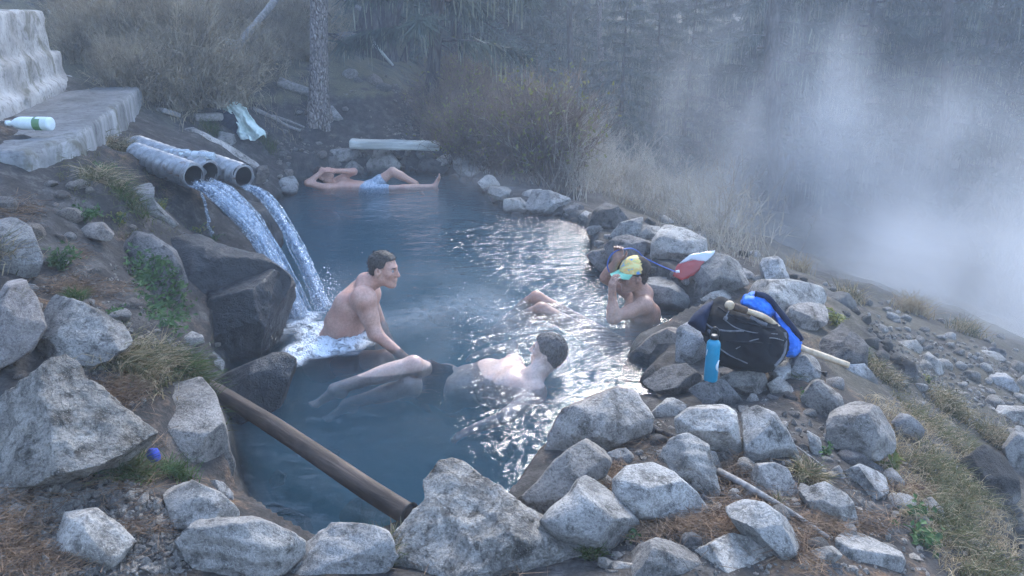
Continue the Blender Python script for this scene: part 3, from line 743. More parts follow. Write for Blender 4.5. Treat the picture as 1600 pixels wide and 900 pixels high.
 # valley side rubble, large pieces
 ('long white block in the rubble below the dam', 'rock_pale', [(1388,545),(1395,536),(1430,532),(1440,545),(1436,560),(1400,560)], dict(sub=4, kexp=3.4, rough=.03)),
 ('angular dark slab jutting from the rubble', 'rock_dark', [(1390,578),(1410,560),(1432,570),(1440,582),(1420,592),(1395,588)], dict(sub=4)),
 ('leaning pale slab in the rubble', 'rock_pale', [(1440,558),(1452,552),(1475,570),(1480,584),(1462,588),(1445,575)], dict(sub=4)),
 ('flat bright slab on the rubble crest', 'rock_pale', [(1528,556),(1535,545),(1560,552),(1572,562),(1560,568),(1538,566)], dict(sub=4)),
 ('tilted dark slab on the rubble crest', 'rock_dark', [(1540,552),(1550,540),(1568,544),(1572,554),(1560,560)], dict(sub=4)),
 ('hazy rounded boulder at the edge of the rubble', 'rock', [(1540,600),(1555,580),(1580,585),(1592,605),(1585,618),(1555,618)], dict(sub=4)),
 ('large pale slab below the rubble beside dry brush', 'rock_pale', [(1552,655),(1565,632),(1600,628),(1630,650),(1620,678),(1575,672)], dict(sub=5)),
 ('hazy grey boulder under the dry grass bank', 'rock', [(1570,700),(1590,670),(1625,672),(1640,720),(1610,750),(1580,735)], dict(sub=5)),
 ('dark undercut rock in the bank of dead grass', 'rock_dark', [(1395,660),(1408,648),(1430,652),(1442,672),(1436,690),(1410,692)], dict(sub=4)),
]
ROCKS += [
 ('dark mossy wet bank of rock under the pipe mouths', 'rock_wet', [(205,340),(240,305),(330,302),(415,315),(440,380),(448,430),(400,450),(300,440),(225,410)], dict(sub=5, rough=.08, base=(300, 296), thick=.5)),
 ('pale lime-crusted lump of rock under the lower pipe', 'rock_pale', [(203,288),(236,286),(242,315),(262,335),(278,346),(262,356),(238,342),(222,314)], dict(sub=4, rough=.05)),
 ('grey ledge of rock cropping out of the dirt bank', 'rock_dark', [(510,60),(545,48),(575,60),(560,72),(535,78),(512,75)], dict(sub=4)),
 ('slanting grey rock leaning beside the straight pine', 'rock', [(508,165),(515,160),(537,188),(520,190),(508,185)], dict(sub=4)),
 ('big dark rock at the foot of the lichen spruce', 'rock_dark', [(640,165),(655,148),(668,150),(672,190),(655,195),(640,185)], dict(sub=4)),
 ('brown embedded rock low in the right slope grass', 'rock_brown', [(1500,840),(1515,830),(1532,845),(1530,868),(1510,870)], dict(sub=4)),
 ('grey embedded rock in the middle of the right slope', 'rock', [(1440,785),(1455,778),(1472,795),(1475,818),(1455,822),(1442,808)], dict(sub=4)),
 ('flat grey rock face sunk in the soil above the broad-leaved weed', 'rock', [(1320,740),(1345,728),(1385,745),(1398,775),(1385,790),(1345,775)], dict(sub=5, rough=.05)),
 ('small dark stone above the tilted grey slab', 'rock_dark', [(1298,745),(1310,736),(1324,745),(1325,760),(1308,762)], dict(sub=4)),
 ('slim pale stone between the blue-grey block and flat sloping rock', 'rock_pale', [(1262,676),(1272,668),(1282,690),(1285,715),(1274,718),(1266,700)], dict(sub=4)),
]
for lab, mat, poly, kw in ROCKS:
    traced_rock(lab, mat, poly, **kw)
# submerged rocks
SUNK = [
 ('dark sunken rock below the reclining bather', 'rock_sunk', [(508,322),(530,308),(560,306),(578,314),(570,324),(535,328)]),
 ('sunken rock under the left shore beyond the waterfall', 'rock_sunk', [(462,345),(485,330),(525,328),(535,342),(505,356),(475,358)]),
 ('flat pale sunken slab by the right side of the pool', 'rock_sunk_pale', [(760,378),(775,367),(800,370),(808,382),(785,392)]),
 ('wide dark sunken slab near the middle right of the pool', 'rock_sunk', [(682,376),(700,363),(740,362),(765,374),(755,388),(705,392)]),
 ('dark sunken rock in front of the seated bather', 'rock_sunk', [(660,492),(680,480),(712,482),(722,494),(705,508),(672,508)]),
 ('dark sunken boulder under the floating bather', 'rock_sunk', [(755,690),(775,672),(805,678),(820,700),(800,722),(765,715)]),
 ('sunken dark rock against the far rim on the right', 'rock_sunk', [(735,330),(760,318),(800,335),(830,345),(800,360),(750,350)]),
 ('sunken rock beside the bright reflection', 'rock_sunk', [(800,350),(830,345),(870,360),(860,380),(815,375)]),
 ('dark sunken rock near the end of the pole', 'rock_sunk', [(520,800),(560,780),(610,790),(640,812),(600,835),(540,830)]),
 ('brown sunken stone near the upper end of the pole', 'rock_sunk', [(495,712),(510,698),(530,705),(528,722),(505,726)]),
 ('pale sunken stone below the pole', 'rock_sunk_pale', [(420,748),(432,735),(446,742),(442,760),(426,762)]),
 ('large sunken rock at the front left corner of the pool', 'rock_sunk', [(395,800),(430,790),(480,810),(500,840),(450,850),(405,835)]),
]
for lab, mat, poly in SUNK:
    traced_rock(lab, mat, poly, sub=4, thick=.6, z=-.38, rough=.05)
# ------------------------------------------------------------------ trees and shrubs
def strips(base, tip, width, rg, bend=0.0):
    """flat tapering quads from base to tip"""
    n = len(base)
    d = tip - base
    r = rg.normal(size=(n, 3)); s = np.cross(d, r); s /= (np.linalg.norm(s, axis=1)[:, None] + 1e-9)
    wd = np.broadcast_to(np.asarray(width), (n,))[:, None]
    V = np.stack([base - s * wd * 0.5, base + s * wd * 0.5, tip + s * wd * 0.22, tip - s * wd * 0.22], 1).reshape(-1, 3)
    F = np.arange(n * 4).reshape(n, 4)
    return V, F
def spruce_meshes(Ht, seed, Lmax=2.3, nb=70, dens=200, h0=0.7, lich=1500, rtrunk=0.16, twl=(0.07, 0.30)):
    rg = np.random.default_rng(seed)
    zs = np.linspace(0, Ht, 14); wob = 0.04 * fbm(np.stack([zs * 0.5, zs * 0, zs * 0], 1), 2, seed)
    tp = np.stack([wob, wob[::-1], zs], 1); tp[0] = (0, 0, -0.4)
    trunk = tube(tp, rtrunk * (1 - 0.93 * zs / Ht) * np.where(zs < 0.4, 1.25, 1), 9)
    parts, tb, tt, lb, lt = [], [], [], [], []
    for k in range(nb):
        h = h0 + (Ht - h0) * (k / nb) ** 0.95 + rg.uniform(-.1, .1)
        L = (Lmax * (1 - h / Ht) ** 0.75 + 0.12) * rg.uniform(0.6, 1.15)
        az = k * 2.399 + rg.uniform(-.4, .4)
        dr = rg.uniform(0.10, 0.26)
        t = np.linspace(0, 1, 6)
        out = np.array((math.cos(az), math.sin(az), 0)); side = np.array((-math.sin(az), math.cos(az), 0))
        def P(tv, L=L, h=h, dr=dr, out=out):
            r = tv * L
            return np.outer(r, out) + np.stack([0 * r, 0 * r, h + 0.12 * r - dr * r * r], 1)
        parts.append(tube(P(t), 0.022 * (1 - 0.85 * t) * (0.5 + L / 2), 4, cap=False))
        n = int(dens * 1.5 * L)
        tv = rg.uniform(0.12, 1, n) ** 0.8
        b = P(tv)
        lat = rg.normal(0, 0.13, n) * L * (1.05 - tv) + rg.normal(0, 0.06, n)
        b = b + lat[:, None] * side - np.outer(np.abs(lat) * rg.uniform(0, .5, n), (0, 0, 1))
        ln = rg.uniform(*twl, n) * (0.6 + 0.5 * rg.random(n))
        dirv = np.outer(rg.uniform(0.1, 0.9, n), out) + np.outer(np.sign(lat) * rg.uniform(0, .6, n), side) + rg.normal(0, 0.3, (n, 3)) + np.outer(rg.uniform(0.0, 0.9, n), (0, 0, -1))
        dirv /= np.linalg.norm(dirv, axis=1)[:, None]
        tb.append(b); tt.append(b + dirv * ln[:, None])
        m = int(lich * .6 * L / (nb * Lmax * 0.5) * (0.3 + 1.6 * (rg.random() < .4)))
        if m:
            tv = rg.uniform(0.15, 1, m); b = P(tv) + rg.normal(0, 0.05, (m, 3))
            lb.append(b); lt.append(b + np.outer(rg.uniform(0.15, 0.65, m), (0, 0, -1)) + rg.normal(0, 0.03, (m, 3)))
    tb, tt = np.concatenate(tb), np.concatenate(tt)
    needles = strips(tb, tt, rg.uniform(0.014, 0.05, len(tb)), rg)
    branches = merge(parts)
    res = [trunk, branches, needles]
    if lb: lb = np.concatenate(lb); res.append(strips(lb, np.concatenate(lt), rg.uniform(0.008, 0.028, len(lb)), rg))
    return res
def make_spruce(name, arr, label, group):
    root = empty(name, (0, 0, 0)); tag(root, label, 'tree', group)
    link('trunk', mesh_np('trunk', *arr[0], M['bark_dark']), root)
    link('branches', mesh_np('branches', *arr[1], M['bark_dark']), root)['kind'] = 'stuff'
    link('crown', mesh_np('crown', *arr[2], M['needle'], smooth=False), root)
    if len(arr) > 3: link('hanging_lichen', mesh_np('hanging_lichen', *arr[3], M['lichen'], smooth=False), root)['kind'] = 'stuff'
    return root
def ground_at(px, Y, sink=0.05):
    p = aty(px, 450, Y); return np.array((p[0], Y, Hz(p[0], Y) - sink))
LAB_TALL = 'tall dark spruce with drooping branches in the misty forest beyond the pool'
LAB_YOUNG = 'shorter spruce hung with pale lichen, fading into the mist behind the dam'
protoA = make_spruce('spruce_tree', spruce_meshes(15, 3, 2.6, 84, 190), LAB_TALL, 'tall spruces of the misty forest')
protoB = make_spruce('spruce_tree', spruce_meshes(13, 8, 2.2, 74, 210, lich=2600), LAB_TALL, 'tall spruces of the misty forest')
protoC = make_spruce('spruce_tree', spruce_meshes(6.5, 5, 1.7, 52, 260, h0=.35, lich=1600, rtrunk=.09), LAB_YOUNG, 'shorter spruces behind the dam')
protoD = make_spruce('spruce_tree', spruce_meshes(7.5, 15, 2.0, 56, 260, h0=.4, lich=2600, rtrunk=.10), LAB_YOUNG, 'shorter spruces behind the dam')
used = set()
def tree_label(px, Y, proto):
    short = proto in (protoC, protoD)
    if short and px < 1110: return ('short spruce hung with pale lichen, behind the bare shrubs beyond the dam' if Y < 28 else 'distant short spruce seen between the lichen-hung ones', 'short spruces beyond the dam' if Y < 28 else 'distant short spruces')
    if px < 480: return ('tall spruce on the hillside above the dry brush', 'spruces above the hillside brush')
    if px < 700: return ('tall spruce behind the thick furrowed trunk', 'spruces behind the thick trunk')
    if px < 820: return ('tall dark spruce directly behind the leafy bushes', 'spruces behind the leafy bushes')
    if Y > 34: return ('distant tall spruce at the back of the misty forest', 'distant tall spruces')
    if px < 1240: return ('dark spruce where the plume of steam rises', 'spruces by the steam plume')
    return ('lichen-hung spruce standing over the thick bank of steam', 'spruces over the steam bank')
def plant(proto, px, Y, s, rz):
    o = proto if proto.name not in used else copy_tree(proto)
    used.add(proto.name)
    lab, grp = tree_label(px, Y, proto)
    o['label'] = lab; o['group'] = grp
    o.location = tuple(ground_at(px, Y)); o.scale = (s, s, s * random.uniform(.92, 1.08)); o.rotation_euler = (R(random.uniform(-2, 2)), R(random.uniform(-2, 2)), rz)
for px, Y, k, s in [(722,18.5,'A',.9),(768,20.5,'B',1),(742,25,'A',1.1),(800,23,'B',1.05),(690,24,'B',1),(640,27,'A',1.1),(560,30,'A',1.15),(470,27,'B',1.1),(380,25,'A',1),(300,22,'B',1),(180,22,'A',1),(420,31,'A',1.1),(515,25,'B',1.05),(585,24,'B',1.1),(615,31,'A',1.2),(665,31,'A',1.15),(705,29,'B',1.2),(755,30,'A',1.15),(785,27,'A',1.0),(345,30,'B',1.2),(260,28,'A',1.1),(540,36,'A',1.2),(630,38,'B',1.3),(720,37,'A',1.2),
                    (850,22,'C',.8),(905,25,'D',.75),(955,21.5,'C',.78),(1005,26,'D',.75),(1050,22.5,'D',.72),(1095,27,'C',.9),(880,31,'D',.75),(985,33,'D',.75),(1075,35,'C',.85),(830,27,'C',.8),(930,29,'C',.85),(1040,30,'D',.75),
                    (1135,24,'A',.85),(1180,29,'B',1),(1215,21.5,'B',.95),(1262,27,'A',1),(1305,22.5,'D',1.25),(1345,29,'B',1),(1390,24,'A',.9),(1432,30,'A',1.1),(1470,22,'D',1.3),(1520,26.5,'B',1),(1568,22,'B',.9),(1620,26,'A',1),(1680,21,'B',1),
                    (1235,36,'A',1.1),(1320,38,'B',1.1),(1410,38,'A',1.2),(1500,36,'A',1.1),(1590,36,'B',1.2),(1160,38,'A',1.1),(845,38,'C',.85),(930,40,'C',.85),(1010,42,'C',.85)]:
    plant({'A': protoA, 'B': protoB, 'C': protoC, 'D': protoD}[k], px, Y, s, random.uniform(0, 6.28))

# named trunks near the pool
def bark_trunk(name, label, basepx, basepy, dep, toppx, r0, r1, Ht, mat, seed, flare=1.5, crown=None):
    g = hit(basepx, basepy) if dep is None else ground_at(basepx, dep, 0)
    topP = aty(toppx, 0, g[1])
    lean = (topP[0] - g[0]) / max(topP[2] - g[2], 0.5)
    T = Thing(name, g, label, 'tree')
    zs = np.concatenate([np.linspace(-0.3, 1.0, 12), np.linspace(1.2, Ht, 60)])
    pts = np.stack([g[0] + lean * zs + 0.02 * np.sin(zs * 0.9 + seed), np.full_like(zs, g[1]), g[2] + zs], 1)
    rad = r0 + (r1 - r0) * np.clip(zs / Ht, 0, 1) + r0 * (flare - 1) * np.exp(-np.clip(zs, 0, 9) * 4.0)
    rg = np.random.default_rng(seed)
    def fn(i, ang):
        q = np.stack([np.cos(ang) * 2.5, np.sin(ang) * 2.5, np.full_like(ang, zs[i] * 2.2)], 1)
        lobes = 0.22 * np.exp(-max(zs[i], 0) * 5.0) * np.cos(ang * 5 + seed)
        return 1 + 0.07 * ridged(q, 4, seed) + lobes
    T.part('trunk', *tube(pts, rad, 40, fn=fn), M[mat])
    st = []
    for k in range(16):
        h = rg.uniform(0.8, min(Ht, 5)); az = rg.uniform(0, 6.28)
        b = np.array((g[0] + lean * h, g[1], g[2] + h)); d = np.array((math.cos(az), math.sin(az), rg.uniform(-.5, .1)))
        l = rg.uniform(.12, .35)
        st.append(tube(np.stack([b, b + d * (r0 + l * .5), b + d * (r0 + l) - np.array((0, 0, .05))]), [0.014, 0.01, 0.004], 5))
    T.part('dead_branch_stubs', *merge(st), M['bark_dark'], kind='stuff')
    if crown:
        c0, L, n = crown
        base, tip = [], []
        br = []
        for k in range(n):
            h = c0 + (Ht - c0) * k / n; az = k * 2.4 + rg.uniform(-.3, .3); LL = L * (1 - 0.6 * (h - c0) / (Ht - c0)) * rg.uniform(.7, 1.1)
            o = np.array((g[0] + lean * h, g[1], g[2] + h)); out = np.array((math.cos(az), math.sin(az), 0.0)); sd = np.array((-math.sin(az), math.cos(az), 0))
            t = np.linspace(0, 1, 6)
            dr = rg.uniform(.05, .24)
            P = lambda tv: o + np.outer(tv * LL, out) + np.outer(0.1 * tv * LL - dr * (tv * LL) ** 2, (0, 0, 1))
            br.append(tube(P(t), 0.025 * (1 - .85 * t), 4, cap=False))
            m = int(170 * LL); tv = rg.uniform(.15, 1, m) ** .8
            b = P(tv) + np.outer(rg.normal(0, .12, m) * LL * (1.1 - tv), sd)
            d = np.outer(rg.uniform(0, .6, m), out) + rg.normal(0, .3, (m, 3)) + np.outer(rg.uniform(.3, 1.0, m), (0, 0, -1))
            base.append(b); tip.append(b + d / np.linalg.norm(d, axis=1)[:, None] * rg.uniform(.12, .42, m)[:, None])
        T.part('branches', *merge(br), M['bark_dark'], kind='stuff')
        base, tip = np.concatenate(base), np.concatenate(tip)
        T.part('crown', *strips(base, tip, rg.uniform(.012, .035, len(base)), rg), M['needle'], smooth=False)
        k = rg.random(len(base)) < 0.10
        lb = base[k]
        T.part('hanging_lichen', *strips(lb, lb - np.outer(rg.uniform(.2, .6, len(lb)), (0, 0, 1)) + rg.normal(0, .03, (len(lb), 3)), rg.uniform(.01, .035, len(lb)), rg), M['lichen'], smooth=False, kind='stuff')
    return T
bark_trunk('pine_tree', 'straight pine trunk with scaly pale bark beside the dirt path', 496, 188, None, 499, .125, .085, 12, 'bark', 2, 1.7, crown=(6.0, 1.6, 22))
bark_trunk('pine_tree', 'thick dark furrowed trunk on the bank behind the dirt path', 603, 103, 16.3, 600, .36, .25, 15, 'bark_dark', 5, 1.35, crown=(5.0, 2.6, 26))
bark_trunk('spruce_tree', 'slim grey spruce trunk hung with lichen at the end of the plank', 670, 205, None, 686, .105, .07, 11, 'bark_dark', 9, 1.3, crown=(1.35, 1.7, 52))
bark_trunk('spruce_tree', 'thin leaning sapling trunk between the thick trunk and the lichen spruce', 646, 92, 16.8, 664, .06, .03, 5, 'bark_dark', 12, 1.1)

bark_trunk('spruce_tree', 'dark straight trunk rising beside the plume of steam', 1203, 0, 20.0, 1204, .20, .12, 13, 'bark_dark', 15, 1.2, crown=(3.2, 1.9, 34))
bark_trunk('dead_tree', 'slender dead trunk standing among the short spruces', 892, 0, 20.5, 889, .09, .05, 6, 'bark_dark', 16, 1.2)
bark_trunk('dead_tree', 'thin pale dead trunk farther right among the short spruces', 936, 0, 23.0, 934, .09, .05, 6.5, 'bark', 17, 1.2)
bark_trunk('dead_tree', 'dark leaning trunk above the thick bank of steam', 1455, 0, 21.0, 1482, .16, .10, 9, 'bark_dark', 18, 1.2, crown=(2.6, 1.6, 22))
def shrub_meshes(n, hgt, spread, seed, twigs=5, w=0.006, lean=(0, 0), leaves=0, lsize=0.03):
    rg = np.random.default_rng(seed)
    az = rg.uniform(0, 6.28, n); tilt = np.abs(rg.normal(0, .5, n)) * spread / hgt
    hh = hgt * rg.uniform(.45, 1.05, n)
    b = np.stack([rg.normal(0, .16 * spread, n), rg.normal(0, .16 * spread, n), np.full(n, -.05)], 1)
    d = np.stack([np.cos(az) * tilt + lean[0], np.sin(az) * tilt + lean[1], np.ones(n)], 1)
    seg = 4; pts = []
    cur = b.copy(); dirv = d / np.linalg.norm(d, axis=1)[:, None]
    parts = []
    for s in range(seg):
        nxt = cur + dirv * (hh / seg)[:, None]
        parts.append(strips(cur, nxt, w * (1.3 - .25 * s) * 2, rg))
        m = twigs if s else 0
        for _ in range(m):
            t = rg.random(n)[:, None]; q = cur + (nxt - cur) * t
            td = dirv + rg.normal(0, .55, (n, 3)); td /= np.linalg.norm(td, axis=1)[:, None]
            parts.append(strips(q, q + td * (hh * rg.uniform(.08, .26, n))[:, None], w, rg))
            pts.append(q + td * (hh * rg.uniform(.05, .2, n))[:, None])
        cur = nxt
        dirv = dirv + rg.normal(0, .16, (n, 3)) - np.outer(np.full(n, .05 * s), (0, 0, 1)); dirv /= np.linalg.norm(dirv, axis=1)[:, None]
    out = [merge(parts)]
    if leaves:
        p = np.concatenate(pts); p = p[rg.choice(len(p), min(leaves, len(p)), replace=False)]
        dl = rg.normal(size=p.shape); dl /= np.linalg.norm(dl, axis=1)[:, None]
        out.append(strips(p, p + dl * lsize, lsize * .7, rg))
    return out
def make_shrub(name, arr, label, group, m0, m1=None, pos=None):
    root = empty(name, (0, 0, 0)); tag(root, label, 'shrub', group)
    link('stems', mesh_np('stems', *arr[0], M[m0], smooth=False), root)
    if len(arr) > 1: link('leaves', mesh_np('leaves', *arr[1], M[m1], smooth=False), root)
    return root
def scatter_shrubs(protos, spots, smin, smax, lab=None):
    for i, (px, py) in enumerate(spots):
        p = protos[i % len(protos)]
        o = p if i < len(protos) else copy_tree(p)
        g = hit(px, py)
        s = random.uniform(smin, smax)
        o.location = tuple(g); o.scale = (s, s, s * random.uniform(.85, 1.15)); o.rotation_euler = (0, 0, random.uniform(0, 6.28))
        if lab: o['label'], o['group'] = lab(px, py)
LB = 'tangle of dry tan brush on the hillside behind the concrete ledge'
brA = make_shrub('dry_shrub', shrub_meshes(330, .95, 1.0, 21, 5, .006), LB, 'dry brush on the hillside', 'dry')
brB = make_shrub('dry_shrub', shrub_meshes(330, .8, 1.2, 22, 5, .006, leaves=500, lsize=.03), LB, 'dry brush on the hillside', 'dry', 'grass_straw')
rs = random.Random(4)
spots = [(x + rs.uniform(-14, 14), y + rs.uniform(-8, 8)) for y in (42, 68, 95, 122, 148) for x in range(130, 480, 38)
         if not (x > 400 and y > 110) and not (x < 175 and y > 110) and y < 170 + 0 * x and not (x > 330 and y > 140)]
spots += [(270, 168), (320, 160), (300, 140), (240, 150), (360, 160), (440, 30), (380, 20), (300, 18), (220, 16), (150, 20), (470, 60)]
def brush_label(px, py):
    if py < 35: return ('dry tan brush along the skyline of the hillside', 'brush on the skyline')
    if px < 200: return ('dry tan brush beside the crumbling concrete wall', 'brush beside the concrete wall')
    if py > 128: return ('dry tan brush low on the slope above the towel and boards', 'brush above the towel')
    if px > 400: return ('dry tan brush between the slanting dead branch and the pine', 'brush beside the pine')
    return ('tangle of dry tan brush around the bleached fallen trunk', 'brush around the fallen trunk')
scatter_shrubs([brA, brB], spots, .6, 1.05, brush_label)
LC = 'brown and green leafy bush beside the lichen spruce above the far rim'
ceA = make_shrub('leafy_shrub', shrub_meshes(420, 1.25, 1.1, 31, 5, .007, leaves=1500, lsize=.045), LC, 'bushes above the far rim', 'dry_brown', 'leaf_yellow')
ceB = make_shrub('leafy_shrub', shrub_meshes(420, 1.05, 1.2, 32, 5, .007, leaves=400, lsize=.04), LC, 'bushes above the far rim', 'dry_brown', 'leaf_yellow')
scatter_shrubs([ceA, ceB], [(715, 215), (752, 235), (720, 185), (800, 250), (770, 205), (840, 262), (815, 220), (870, 250), (740, 255), (790, 270), (850, 285), (700, 225)], .75, 1.05, lambda x, y: (('green-tinged leafy bush beside the lichen spruce', 'bushes beside the lichen spruce') if x < 765 else ('reddish brown twiggy bush above the right rim of the pool', 'bushes above the right rim')))
LD = 'bare pale twiggy shrub fading into the steam behind the dam'
paA = make_shrub('bare_shrub', shrub_meshes(70, 1.25, 1.3, 41, 4, .005), LD, 'bare shrubs in the steam', 'dry_pale')
paB = make_shrub('bare_shrub', shrub_meshes(64, 1.05, 1.4, 42, 4, .005), LD, 'bare shrubs in the steam', 'dry_pale')
scatter_shrubs([paA, paB], [(905, 295), (950, 300), (990, 320), (1030, 335), (1075, 355), (1110, 380), (920, 270), (1000, 290), (1060, 320), (1140, 400), (880, 300), (1590, 470), (1560, 420), (1580, 350), (1480, 350)], .8, 1.2, lambda x, y: (('bare twiggy shrub growing just behind the dam crest', 'bare shrubs behind the dam') if x < 1200 else ('frost-pale bare shrub standing out in the valley steam', 'bare shrubs in the valley steam')))
# ------------------------------------------------------------------ signed-distance modelling (surface nets)
def _grid(lo, hi, h):
    n = np.ceil((hi - lo) / h).astype(int) + 1
    return n
def sdf_mesh(prims, h=0.007, disp=None, smooth=1):
    """prims: list of dicts(kind, ..., k, op)"""
    lo = np.full(3, 1e9); hi = np.full(3, -1e9)
    for p in prims:
        if p.get('op') == 'sub': continue
        l, u = p['bb']; lo = np.minimum(lo, l); hi = np.maximum(hi, u)
    lo -= 3 * h; hi += 3 * h
    n = _grid(lo, hi, h)
    F = np.full(n, 1.0, dtype=np.float32)
    ax = [lo[i] + h * np.arange(n[i]) for i in range(3)]
    for p in prims:
        k = p.get('k', 0.02); l, u = p['bb']; m = k + 3 * h
        i0 = np.clip(np.floor((l - m - lo) / h).astype(int), 0, n - 1); i1 = np.clip(np.ceil((u + m - lo) / h).astype(int) + 1, 1, n)
        if np.any(i1 <= i0): continue
        X, Y, Z = np.meshgrid(*[ax[i][i0[i]:i1[i]] for i in range(3)], indexing='ij')
        P = np.stack([X.ravel(), Y.ravel(), Z.ravel()], 1)
        d = p['f'](P).reshape(X.shape).astype(np.float32)
        sl = tuple(slice(i0[i], i1[i]) for i in range(3))
        o = F[sl]
        if p.get('op') == 'sub':
            q = -d; hh = np.clip(0.5 - 0.5 * (o - q) / k, 0, 1)         # smooth max
            F[sl] = o * (1 - hh) + q * hh + k * hh * (1 - hh)
        else:
            hh = np.clip(0.5 + 0.5 * (o - d) / k, 0, 1)
            F[sl] = o * (1 - hh) + d * hh - k * hh * (1 - hh)
    if disp is not None: F = disp(F, ax)
    return nets(F, lo, h, smooth)
def nets(F, lo, h, smooth=1):
    S = F < 0
    c = np.zeros(tuple(np.array(F.shape) - 1), dtype=np.int8)
    for dx in (0, 1):
        for dy in (0, 1):
            for dz in (0, 1):
                c += S[dx:F.shape[0] - 1 + dx, dy:F.shape[1] - 1 + dy, dz:F.shape[2] - 1 + dz]
    act = np.argwhere((c > 0) & (c < 8))
    idx = np.full(c.shape, -1, dtype=np.int64); idx[tuple(act.T)] = np.arange(len(act))
    cor = [(x, y, z) for x in (0, 1) for y in (0, 1) for z in (0, 1)]
    val = {q: F[act[:, 0] + q[0], act[:, 1] + q[1], act[:, 2] + q[2]] for q in cor}
    acc = np.zeros((len(act), 3)); cnt = np.zeros(len(act))
    for a in cor:
        for i in range(3):
            if a[i] == 0:
                b = list(a); b[i] = 1; b = tuple(b)
                va, vb = val[a], val[b]; x = (va < 0) != (vb < 0)
                t = np.where(x, va / np.where(x, va - vb, 1), 0)
                for j in range(3): acc[:, j] += np.where(x, a[j] + (t if j == i else 0), 0)
                cnt += x
    V = (act + acc / np.maximum(cnt, 1)[:, None]) * h + lo
    Q = []
    for i in range(3):
        j, k = (i + 1) % 3, (i + 2) % 3
        A = S.take(range(F.shape[i] - 1), i); B = S.take(range(1, F.shape[i]), i)
        e = np.argwhere(A != B)
        e = e[(e[:, j] > 0) & (e[:, k] > 0) & (e[:, j] < F.shape[j] - 1) & (e[:, k] < F.shape[k] - 1)]
        flip = A[tuple(e.T)]
        def cell(dj, dk):
            q = e.copy(); q[:, j] -= dj; q[:, k] -= dk; return idx[tuple(q.T)]
        q = np.stack([cell(1, 1), cell(0, 1), cell(0, 0), cell(1, 0)], 1)
        q[~flip] = q[~flip][:, ::-1]
        Q.append(q)
    Q = np.concatenate(Q); Q = Q[(Q >= 0).all(1)]
    for _ in range(smooth):
        s = np.zeros_like(V); n = np.zeros(len(V))
        for a in range(4):
            b = (a + 1) % 4
            np.add.at(s, Q[:, a], V[Q[:, b]]); np.add.at(n, Q[:, a], 1)
            np.add.at(s, Q[:, b], V[Q[:, a]]); np.add.at(n, Q[:, b], 1)
        V = 0.5 * V + 0.5 * s / np.maximum(n, 1)[:, None]
    return V, Q
def cap_(a, b, ra, rb=None, k=0.025, op=None):
    a = np.asarray(a, float); b = np.asarray(b, float); rb = ra if rb is None else rb
    ab = b - a; L2 = max(ab @ ab, 1e-9)
    def f(P):
        t = np.clip(((P - a) @ ab) / L2, 0, 1)
        return np.linalg.norm(P - a - t[:, None] * ab, axis=1) - (ra + (rb - ra) * t)
    m = max(ra, rb)
    return dict(f=f, bb=(np.minimum(a, b) - m, np.maximum(a, b) + m), k=k, op=op)
def ell_(c, r, axes=None, k=0.025, op=None):
    c = np.asarray(c, float); r = np.asarray(r, float); A = np.eye(3) if axes is None else np.stack([np.asarray(x) / np.linalg.norm(x) for x in axes])
    def f(P):
        q = (P - c) @ A.T; k0 = np.linalg.norm(q / r, axis=1); k1 = np.linalg.norm(q / (r * r), axis=1)
        return k0 * (k0 - 1) / np.maximum(k1, 1e-6)
    m = np.abs(A.T) @ r
    return dict(f=f, bb=(c - m, c + m), k=k, op=op)
def nrm(v): v = np.asarray(v, float); return v / np.linalg.norm(v)

def head_prims(c, F, U, neck):
    F = nrm(F); U = nrm(np.asarray(U) - F * np.dot(U, F)); S = np.cross(U, F)
    L = lambda f, u, s=0.0: c + F * f + U * u + S * s
    A = (F, U, S); P = []
    P.append(ell_(L(-.012, .035), (.098, .088, .076), A, .02))
    P.append(ell_(L(.03, -.03), (.062, .085, .060), A, .03))
    for s in (-1, 1):
        P.append(cap_(L(-.01, -.045, .052 * s), L(.052, -.098, .02 * s), .024, .02, .025))
        P.append(ell_(L(.060, -.018, .042 * s), (.026, .024, .022), A, .02))
        P.append(cap_(L(.083, .026, .012 * s), L(.068, .024, .046 * s), .013, .010, .012))
        P.append(ell_(L(.103, -.034, .011 * s), (.011, .008, .008), A, .008))
        P.append(ell_(L(-.010, -.004, .084 * s), (.022, .034, .013), (F + S * s * -.35, U, S + F * s * .35), .005))
    P.append(ell_(L(.068, -.103), (.026, .022, .026), A, .025))
    P.append(cap_(L(.088, .018), L(.112, -.028), .008, .0125, .012))
    P.append(cap_(L(.090, -.060, -.016), L(.090, -.060, .016), .008, .008, .008))
    P.append(cap_(L(.088, -.073, -.014), L(.088, -.073, .014), .009, .009, .008))
    for s in (-1, 1):
        P.append(ell_(L(.094, .006, .032 * s), (.014, .010, .016), A, .012, 'sub'))
        P.append(ell_(L(.012, .004, .088 * s) - F * .018, (.010, .016, .005), A, .004, 'sub'))
    P.append(cap_(L(.1, -.0665, -.02), L(.1, -.0665, .02), .004, .004, .004, 'sub'))
    P.append(cap_(neck, L(-.025, -.055), .068, .060, .03))
    return P, L, A
